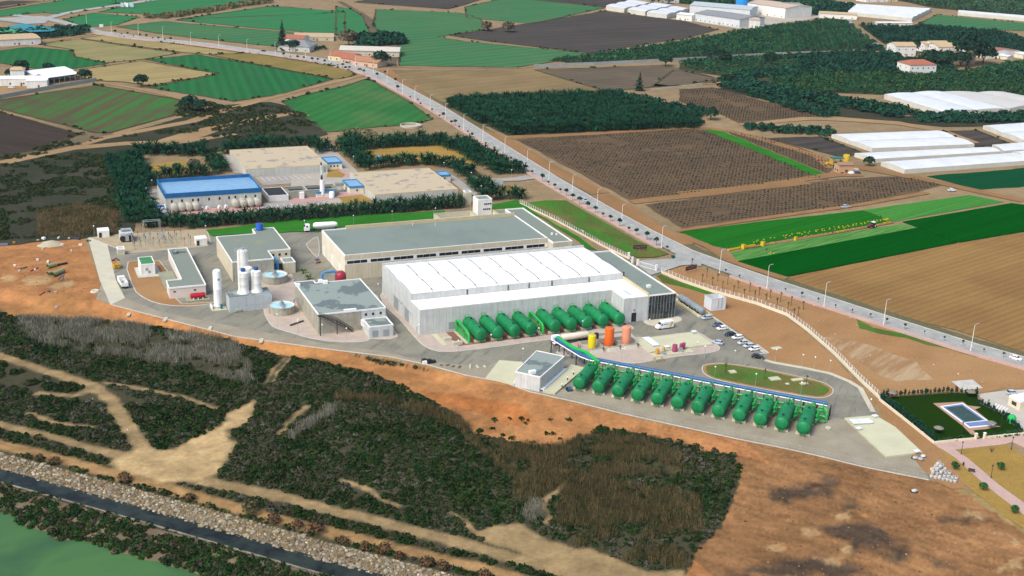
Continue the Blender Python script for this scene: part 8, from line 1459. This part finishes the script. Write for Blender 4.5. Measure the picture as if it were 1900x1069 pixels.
for k, (lab, P) in enumerate((('palm belt behind the beige halls of the old plant', band(pts('v', [(120,215),(400,200),(800,215),(1000,200)]) , 12)), ('palms lining the left side of the lane', band(pts('v', [(40,290),(70,420),(130,600),(200,780),(280,960)]), 14)), ('palms lining the right side of the lane', band(pts('v', [(150,260),(170,380),(250,500),(330,580)]), 10)), ('palms around the fenced dry lawn', band(pts('v', [(430,480),(700,470),(1000,430),(1150,400),(1030,290)]), 9)), ('palm belt above the furthest tan hall', band(pts('w', [(0,220),(400,140),(950,120),(1120,200)]), 13)),
  ('palm belt behind the round dry field', band(pts('x', [(0,90),(200,150),(600,110),(1150,90)]), 16)), ('palm belt between the dry field and the avenue', band(pts('x', [(1190,100),(1400,230),(1620,330),(1850,440)]), 17)), ('palm belt in front of the dry field', band(pts('x', [(120,330),(250,380),(600,330),(900,320),(1200,360),(1350,460)]), 8)), ('palms on the left of the dry field', band(pts('x', [(40,130),(120,280),(230,340)]), 10)), ('palm clump around the grey billboard', band(pts('x', [(1420,530),(1500,600),(1600,650)]), 9)), ('palm belt at the foot of the old plant by the avenue', band(pts('x', [(1480,720),(1700,700),(1950,690)]), 9)))): palm_mass('palm_belt', lab, P, 3.5, .95, 1.35)
# young single palms planted in rows on the bare strip
def young_palm_me(seed): V_, Q, S = palm_crown(9,.8,2.5,seed,.14,3); t = MB(); t.cyl((0,0,0),(0,0,2.55),.13,.1,6); return npmesh('crown', V_, Q, M_LEAF, np.array((.05,.06,.022))[None]*S[:,None]), t.mesh('trunk', mat('palm_trunk',(.12,.075,.045)))
YP = [young_palm_me(k) for k in range(3)]
YPL = [(127,515),(152,490),(183,540),(212,512),(239,555),(266,530),(300,577),(323,550),(358,597),(388,570),(416,615),(440,590),(477,635),(501,605),(538,655),(558,625),(598,680),(616,648),(632,710),(655,700),(683,668),(70,425)]
for k, a in enumerate(YPL): x, y = at('f',*a); T = thing('young_palm', f'{nth(k+1)} young bare stemmed palm from the left on the strip outside the fence', 'palm', (x,y,.1), k*1.1, 'young palms planted outside the fence'); obj('crown', YP[k%3][0], T); obj('trunk', YP[k%3][1], T); T.scale = (1.15,1.15,random.uniform(1.1,1.45))
for k, a in enumerate((('q',268,320),('q',700,385),('q',1160,455))): x, y = at(*a); T = thing('young_palm', f'{["left","middle","right"][k]} young palm on the oval island', 'palm', (x,y,.15)); obj('crown', YP[k%3][0], T); obj('trunk', YP[k%3][1], T); T.scale = (1.1,1.1,1.25)
for k, a in enumerate((('l',1085,400),('l',1145,465))): x, y = at(*a); T = thing('fan_palm', ['small light green palm by the filter hall drive','larger light green palm before the concrete building'][k], 'palm', (x,y,.1)); V_, Q, S = palm_crown(16,1.9+.4*k,1.0,k+9,.3); obj('crown', npmesh('crown',V_,Q,M_LEAF,np.array((.10,.17,.03))[None]*S[:,None]), T); mb = MB(); mb.cyl((0,0,0),(0,0,1.1),.25,.2,7); part('trunk', mb, M_BARK, T, True)
# ---- avenue trees and other single trees
def tree_me(n, rx, rz, base, leaf, th, tr, cols, seed):
    V_, Q, S = leaf_blob(n, rx, rz, leaf, base, .45, .3, seed); r = np.random.default_rng(seed); C = np.array(cols)[r.integers(0,len(cols),n)].repeat(4,0)*S[:,None]; t = MB(); t.tube([(0,0,0),(.05,0,th*.5),(0,.05,th)], [tr,tr*.8,tr*.5], 6)
    for k in range(4): a = k*1.7; t.tube([(0,0,th*.75),(math.cos(a)*rx*.5,math.sin(a)*rx*.5,th+rz*.3)], [tr*.5,tr*.2], 4)
    return npmesh('crown', V_, Q, M_LEAF, C), t.mesh('trunk', M_BARK)
def tree(name, label, x, y, me, s=1.0, z=.05, group=None, cat='tree'): T = thing(name, label, cat, (x,y,z), random.random()*6, group); obj('crown', me[0], T); obj('trunk', me[1], T); T.scale = (s,)*3; return T
AT = [tree_me(130,1.1,1.9,2.3,.26,2.8,.10,[(.018,.046,.022),(.024,.055,.022),(.014,.036,.018)],k) for k in range(4)]
ATL = [('A3',x,y) for x,y in ((1268,350),(1338,360),(1405,358),(1470,382),(1540,384),(1612,394),(1680,404),(1745,414),(1815,422),(1880,431))] + [('A4',x,y) for x,y in ((275,360),(348,370),(428,388),(497,393),(590,412),(650,415),(727,433),(798,452),(870,466),(928,478),(1000,500),(1160,545))] + [('b',x,y) for x,y in ((208,410),(250,395),(308,440),(320,482),(390,525),(432,540),(447,562),(510,595),(552,628),(572,632),(617,668),(638,670),(660,690),(708,715),(730,735),(807,780),(855,805),(915,850),(945,860),(970,885),(998,893),(1030,917),(1062,935),(1118,975),(1152,993),(1187,1015),(1218,1035),(1250,1052))] + [('u',x,y) for x,y in ((940,15),(1000,47),(1070,85),(1135,120),(1200,153),(1265,190),(1345,232),(1425,275),(1490,308),(1580,347),(1660,398),(1752,437))]
ATL.sort(key=lambda a: TILE[a[0]][0]+a[1]/TILE[a[0]][2])
nn = lambda k: nth(k+1) if k < 59 else 'number '+str(k+1)
for k, a in enumerate(ATL): x, y = at(*a,3.0); tree('avenue_tree', f'small round avenue tree, {nn(k)} in the line from the top left' if k < 59 else f'small round avenue tree near the gate, {nth(k-58)} after the fifty-ninth', x, y, AT[k%4], random.uniform(.75,1.1) if a[1] % 3 else .6, .2, 'small trees along the avenue')
SP = [tree_me(22,.42,.9,1.2,.2,1.5,.04,[(.03,.055,.025)],k+30) for k in range(2)]
for k, a in enumerate(((258,455),(333,482),(585,556),(677,586),(767,615),(863,644),(955,672),(1055,696),(1145,731),(1245,760),(1352,788),(1462,823),(1565,853),(1680,885),(1788,917))): x, y = at('f',*a,1.5); tree('sapling', f'{nth(k+1)} thin sapling from the gate along the right part of the avenue', x, y, SP[k%2], random.uniform(.8,1.3), .2, 'saplings along the avenue')
OT = tree_me(130,1.1,1.8,.7,.26,1.0,.09,[(.02,.075,.02),(.03,.09,.025)],3)
for lab, a in (('beside the dirt lane left of the footpath',('B5',540,545)),('on the dry lawn below the bench',('B5',855,775)),('on the dry lawn right of the footpath',('B5',1048,550)),('at the bottom right beside the footpath',('B5',1200,1030))): tree('round_tree', 'small round dark green tree ' + lab, *at(*a), OT, 1.0, .12)
x, y = at('B5',945,358); T = thing('bare_shrub', 'leafless brown shrub on the dry lawn', 'shrub', (x,y,.12)); mb = MB()
for k in range(12): a = k*.52; mb.tube([(0,0,.3),(math.cos(a)*.9,math.sin(a)*.9,1.4+.3*(k%3))], [.05,.02], 4)
mb.cyl((0,0,0),(0,0,.4),.1); part('twigs', mb, M_BARK, T, True)
def conifer(label, x, y, h, w, seed, col=(.018,.045,.03), name='conifer', n=420, leaf=.06):
    r = np.random.default_rng(seed); V_ = []; S = []
    for k in range(n):
        t = r.random()**.8; tier = .75+.25*math.sin(t*h*2.2); rad = w*(1-t)*tier*(.35+.65*r.random()); a = r.uniform(0,6.3); c = np.array([rad*math.cos(a), rad*math.sin(a), h*(.08+.92*t)-rad*.25]); s = h*leaf*(1.15-t)*r.uniform(.6,1.2); e1 = np.array([math.cos(a),math.sin(a),-.35])*s; e2 = np.array([-math.sin(a),math.cos(a),r.uniform(-.4,.4)])*s*.7; V_ += [c-e1-e2,c+e1-e2,c+e1+e2,c-e1+e2]; S += [.65+.6*r.random()]*4
    T = thing(name, label, 'tree', (x,y,.05)); obj('crown', npmesh('crown', np.array(V_), np.arange(4*n).reshape(-1,4), M_LEAF, np.array(col)[None]*np.array(S)[:,None]), T); mb = MB(); mb.cyl((0,0,0),(0,0,h*.95),h*.022,h*.004,6); part('trunk', mb, M_BARK, T, True)
conifer('tall dark pyramidal pine beside the villa on the avenue', *at('A4',262,318), 25, 7, 1); conifer('dark conical tree at the corner of the palm plantation', *at('b',1650,500), 14, 5, 2)
LT = [tree_me(420,1.0,1.3,.35,.11,.5,.07,[(.012,.042,.024),(.018,.05,.026),(.010,.034,.02)],k+40) for k in range(4)]
for lab, a, s in (('tall dark tree behind the white farm',('A3',235,790),5.5),('low dark tree left of the tall one on the farm',('A3',120,860),4),('round dark bush behind the cattle sheds',('A3',545,815),5),('round dark tree at the end of the cattle sheds',('A3',940,890),5),('big dark bush on the edge of the tan field',('A3',1555,955),5.2),('dark tree in the group of three behind the farm turret',('A3',262,830),4),('dark tree beside the right end of the roadside houses',('A4',1350,490),7),('dark tree in the villa garden',('A4',385,325),5.5),('dark bush along the track above the old plant',('a',1040,610),6),('olive reed clump beside the ruined hut',('a',1100,620),5),('light green tree by the nearest long greenhouse',('A8',1010,365),3.4),('dark tree beside the stone house in the village',('A2',1340,590),8),('round dark tree left of the manor',('A2',900,470),9),('dark tree right of the manor',('A2',1200,600),10),('dark tree behind the manor',('A2',1060,590),9),('dark tree at the village red barn',('A2',1540,560),10),('round bush at the fence corner by the mesh windbreak',('b',1795,365),6),('dark tree at the left end of the tree rows',('c',170,325),7),('dark tree right of the first one in the tree rows',('c',250,345),6.5),('dark tree in the middle of the tree rows',('c',495,350),6.5),('dark tree at the top edge left of the billboards',('A3',1275,40),7),('bare brown tree behind the roadside houses',('A4',990,270),9),('bushy tree at the top edge beside the farmhouses',('A1',530,40),8),('second bushy tree at the top edge beside the farmhouses',('A1',670,35),6),('brownish bush on the green field centre',('b',810,172),6),('brownish wide bush on the ploughed field edge',('b',930,178),6.5),('dark bush at the dirt track by the palm corner',('c',175,660),5),('brown tamarisk on the fenced dry lawn',('v',835,380),3.6),('small dark bush on the fenced dry lawn',('v',640,395),2.4)): tree('tree', lab, *at(*a), LT[len(lab)%4] if 'brown' not in lab else tree_me(160,1,1.2,.3,.17,.5,.07,[(.12,.085,.055),(.09,.07,.045),(.06,.065,.035)],77), s)
BT = tree_me(900,1.0,1.7,.4,.075,.7,.06,[(.010,.036,.022),(.014,.042,.022)],5); tree('large_tree', 'largest dark spreading tree in the village', *at('A2',1400,575), BT, 15)
# tree groups that read as one mass
TB = [leaf_blob(38,1,1.35,.23,seed=80+k) for k in range(7)]; OG = [(.014,.066,.032),(.018,.076,.035),(.012,.056,.030),(.034,.084,.028)]; OD = [(.010,.046,.028),(.013,.050,.030),(.009,.038,.024)]
def mass(name, label, P, sp, s0, s1, cols=OG, rot=0.0, sp2=None, jit=.12, cat='trees'): x, y = grid(P, sp, jit, rot, sp2); return veg(name, label, cat, TB, x, y, np.full(x.shape,.0), s0, s1, cols)
mass('orchard','large square orange orchard below the packing sheds', pts('c',[(-730,340),(-300,280),(0,235),(480,150),(820,112),(918,120),(1078,242),(1000,270),(0,320),(-500,350)]), 6.2, 2.2, 2.9, OG, .2)
mass('orchard','dark orchard right of the farm road', pts('c',[(990,138),(1240,155),(1340,145),(1780,180),(1900,218),(2050,250),(1900,295),(1600,250),(1135,246)]), 6.8, 2.6, 3.3, OD, .1)
mass('orchard','pale yellowish orchard in the top right corner', pts('c',[(1130,-15),(1500,-40),(2200,-40),(2200,120),(1900,92),(1400,42)]), 9.5, 3.3, 4.2, [(.034,.088,.04),(.045,.092,.04),(.028,.07,.035)], .3)
mass('orchard','wooded strip behind the factory hall', pts('c',[(0,22),(330,48),(700,40),(830,80),(850,0),(500,-50),(0,-30)]), 9, 3.5, 5, OG)
mass('orchard','wide orange orchard below the manor', pts('c',[(640,420),(1100,405),(1500,395),(1900,440),(2200,470),(2200,555),(1900,532),(1150,522),(620,500),(480,440)]), 5.8, 2.3, 3.1, [(.014,.06,.028),(.02,.07,.028),(.034,.072,.024)], .15)
mass('orchard','orchard right of the village', pts('c',[(1580,400),(1900,345),(2200,330),(2200,440),(1900,440),(1650,420)]), 5.6, 2.6, 3.6, OG)
mass('tree_rows','spaced rows of young trees left of the manor', pts('c',[(40,380),(60,350),(600,338),(980,320),(1050,345),(700,385),(330,425),(200,420)]), 7.5, 2.3, 3.0, OG, .25, 10, .05)
mass('tree_rows','row of orchard trees along the mesh fence', band(pts('c',[(0,352),(500,325),(1000,300)]), 14), 5, 2.2, 3, OG)
for lab, P, s in (('dark cypress belt above the palm plantation corner', band(pts('c',[(330,425),(480,420),(860,395),(1100,395)]), 16), 4.2),('dark hedge of trees running down beside the brown field', band(pts('c',[(300,445),(420,490),(700,545),(980,590),(1240,640)]), 26), 4.0),('bushy hedge beside the upper vine field', band(pts('c',[(240,470),(420,510),(640,590),(860,640)]), 22), 3.2),('woods around the village houses', pts('c',[(640,320),(1000,300),(1180,300),(1240,340),(1480,340),(1500,400),(1180,405),(700,395)]), 3.8),('green hedge below the large greenhouse', band(pts('c',[(1300,655),(1500,660),(1900,655),(2100,655)]), 24), 3.4),('hedge at the top of the two bay greenhouse', band(pts('c',[(350,700),(560,725),(760,735),(850,745)]), 16), 3.0),('trees around the villa and roadside houses', band(pts('A4',[(1200,210),(1320,230),(1440,260)]), 40), 6.0),('dark trees right behind the roadside houses', band(pts('A4',[(1080,310),(1200,300)]), 20), 4.0),('tree belt in front of the shade nets', band(pts('A3',[(-100,370),(200,390),(480,370),(700,345),(980,345)]), 26), 3.6),('second tree belt in front of the shade nets', band(pts('A3',[(150,440),(400,425),(700,395),(900,370)]), 16), 3.2),('hedge right of the villa', band(pts('A4',[(605,310),(725,300)]), 8), 3.0),('trees at the farm road bend', band(pts('A2',[(120,140),(240,100),(280,60)]), 30), 5.0),('orchard edge at the windbreak corner', band(pts('c',[(1010,280),(1110,272)]), 12), 4.0),('palm clump beside the green strip', band(pts('c',[(-40,600),(60,610),(120,640)]), 18), 3.0),('palm clump at the corner of the vine field', band(pts('c',[(-30,670),(60,680),(130,690)]), 14), 3.2),('arm of trees right of the palm plantation', band(pts('b',[(1500,520),(1620,560),(1800,600),(1950,650)]), 22), 3.2)): mass('tree_belt', lab, P, 4.4, s*.7, s*1.1, OD+OG[:1], 0, None, .4)
mass('reed_hedge','olive brown reed hedge between the far green fields', band(pts('a',[(800,98),(900,100),(1100,70),(1300,38),(1480,12)]), 12), 4.5, 2.6, 3.6, [(.12,.115,.05),(.10,.105,.045),(.14,.12,.06)], 0, None, .4, 'reeds')
mass('reed_hedge','tan reeds along the track by the patchy green field', band(pts('x',[(0,20),(150,10),(300,-10)]), 14), 3.0, 1.6, 2.4, [(.20,.17,.085),(.15,.15,.07)], 0, None, .4, 'reeds')
ex, ey = [], []
for (a, b) in EDGE:
    L_ = math.hypot(b[0]-a[0], b[1]-a[1]); n = int(L_/5)
    t = RNG.random(n); keep = fbm(a[0]/9+t*L_/25, np.full(n, a[1]/9)) > .04; t = t[keep]; ex += list(a[0]+(b[0]-a[0])*t+RNG.normal(size=len(t))*.8); ey += list(a[1]+(b[1]-a[1])*t+RNG.normal(size=len(t))*.8)
ex, ey = np.array(ex), np.array(ey); veg('margin_weeds', 'straggling weeds and shrubs along the field margins', 'weeds', BUSHS, ex, ey, np.full(ex.shape,.25), .5, 1.5, GREENS+DRY)
# vine and crop dots
for lab, P, rot in (('upper vine field right of the avenue', pts('b',[(980,775),(1900,718),(2005,722),(2670,985),(2550,990),(1630,1100)]), .05),('lower vine field above the lettuce', pts('z',[(1205,382),(1540,338),(1690,330),(1742,343),(1700,355),(1560,385),(1268,420)]), .05),('vine strip right of the green strip', pts('c',[(250,722),(560,775),(825,885),(825,935),(810,955)]), .05),('vine field below the cypress belt', pts('c',[(0,495),(190,485),(420,550),(790,640),(330,675),(0,560)]), .05)):
    x, y = grid(P, 2.3, .08, rot, 3.0); k = fbm(x/20,y/20) < .2; veg('vine_rows', 'low dark plants in rows on the ' + lab, 'vines', BUSHS, x[k], y[k], np.full(k.sum(),.15), .34, .62, [(.034,.038,.026),(.05,.047,.036),(.022,.032,.02)])
# brush on the rough ground left of the old plant, and bushes on the west marsh edge
for lab, P, sp, s in (('rough scrub left of the palm lined lane', pts('z',[(-60,325),(0,306),(120,285),(210,290),(226,420),(160,438),(0,446),(-60,450)]), 1.9, 1.35),('brush among the dirt tracks above the old plant', pts('a',[(640,760),(1100,680),(1240,600),(1500,570),(1700,640),(1720,740),(1500,800),(1250,820),(1000,810),(1300,720)]), 2.6, 1.5),('brush strip beside the dark ploughed field', band(pts('a',[(0,880),(250,830),(560,745)]), 12), 2.4, 1.4),('brush around the ruined hut', pts('a',[(950,600),(1020,560),(1150,560),(1240,600),(1130,650),(980,650)]), 2.6, 1.8),('scrub in front of the old plant palms', pts('v',[(0,190),(400,170),(1000,130),(1250,150),(1000,215),(400,215),(0,250)]), 2.6, 1.5)):
    x, y = grid(P, sp, .5); k = fbm(x/9,y/9+2) < .02; veg('brush', lab, 'scrub', BUSH, x[k], y[k], np.full(k.sum(),.0), s*.6, s*1.1, GREENS[1:4]+DRY+[(.03,.055,.018)])
x, y = grid(pts('z',[(70,395),(150,380),(225,395),(215,435),(150,440),(70,440)]), 1.2, .5); veg('brown_reeds', 'tawny reed patch at the foot of the palm lined lane', 'reeds', RC, x, y, np.zeros(x.shape), .8, 1.2, [(.20,.14,.065),(.15,.11,.055)], M_REED)
# garden hedge plants
HG = [tree_me(40,.45,2.3,.1,.22,.3,.05,OD,k+90) for k in range(3)]; hk = 0
for lab, L_, n in (('hedge cypress along the left wall of the pool garden', [(395,215),(560,340),(740,480),(930,640)], 44),('hedge cypress behind the pool garden', [(420,205),(700,185),(1100,160),(1340,190)], 22),('hedge cypress along the street side of the pool garden', [(1370,270),(1500,345),(1640,420),(1790,560)], 18)):
    P = pts('r', L_); D = np.cumsum([0]+[math.hypot(b[0]-a[0],b[1]-a[1]) for a,b in zip(P,P[1:])])
    for k in range(n): s_ = D[-1]*k/(n-1); x = np.interp(s_, D, [p[0] for p in P]); y = np.interp(s_, D, [p[1] for p in P]); tree('hedge_cypress', lab, x, y, HG[hk%3], random.uniform(.8,1.25), .1, 'pool garden hedge plants', 'hedge plant'); hk += 1
x, y = grid(band(pts('r',[(930,635),(1130,622),(1310,600)]),1.6), .8); veg('hedge', 'low clipped hedge inside the front garden wall', 'hedge', BUSHS, x, y, np.full(x.shape,.1), .5, .8, [(.02,.055,.02)])
x, y = grid(band(pts('r',[(1440,590),(1600,575),(1790,555)]),2.6), .9); veg('hedge', 'low hedge right of the garden gate', 'hedge', BUSHS, x, y, np.full(x.shape,.1), .5, .9, [(.02,.06,.02)])

# ================================================================== AIR
mb = MB(); mb.box(-6200,6700,-3200,7700,-7,175); hz = obj('haze', mb.mesh('haze')); tag(hz, 'thin bluish haze over the plain', 'haze', kind='stuff')
mt = bpy.data.materials.new('haze_air'); mt.use_nodes = True; nt = mt.node_tree; nt.nodes.remove(nt.nodes['Principled BSDF']); pv = nt.nodes.new('ShaderNodeVolumePrincipled'); pv.inputs['Color'].default_value = (.80,.90,1.0,1); pv.inputs['Density'].default_value = .00003; pv.inputs['Anisotropy'].default_value = .2
nt.links.new(pv.outputs[0], nt.nodes['Material Output'].inputs['Volume']); hz.data.materials.append(mt)
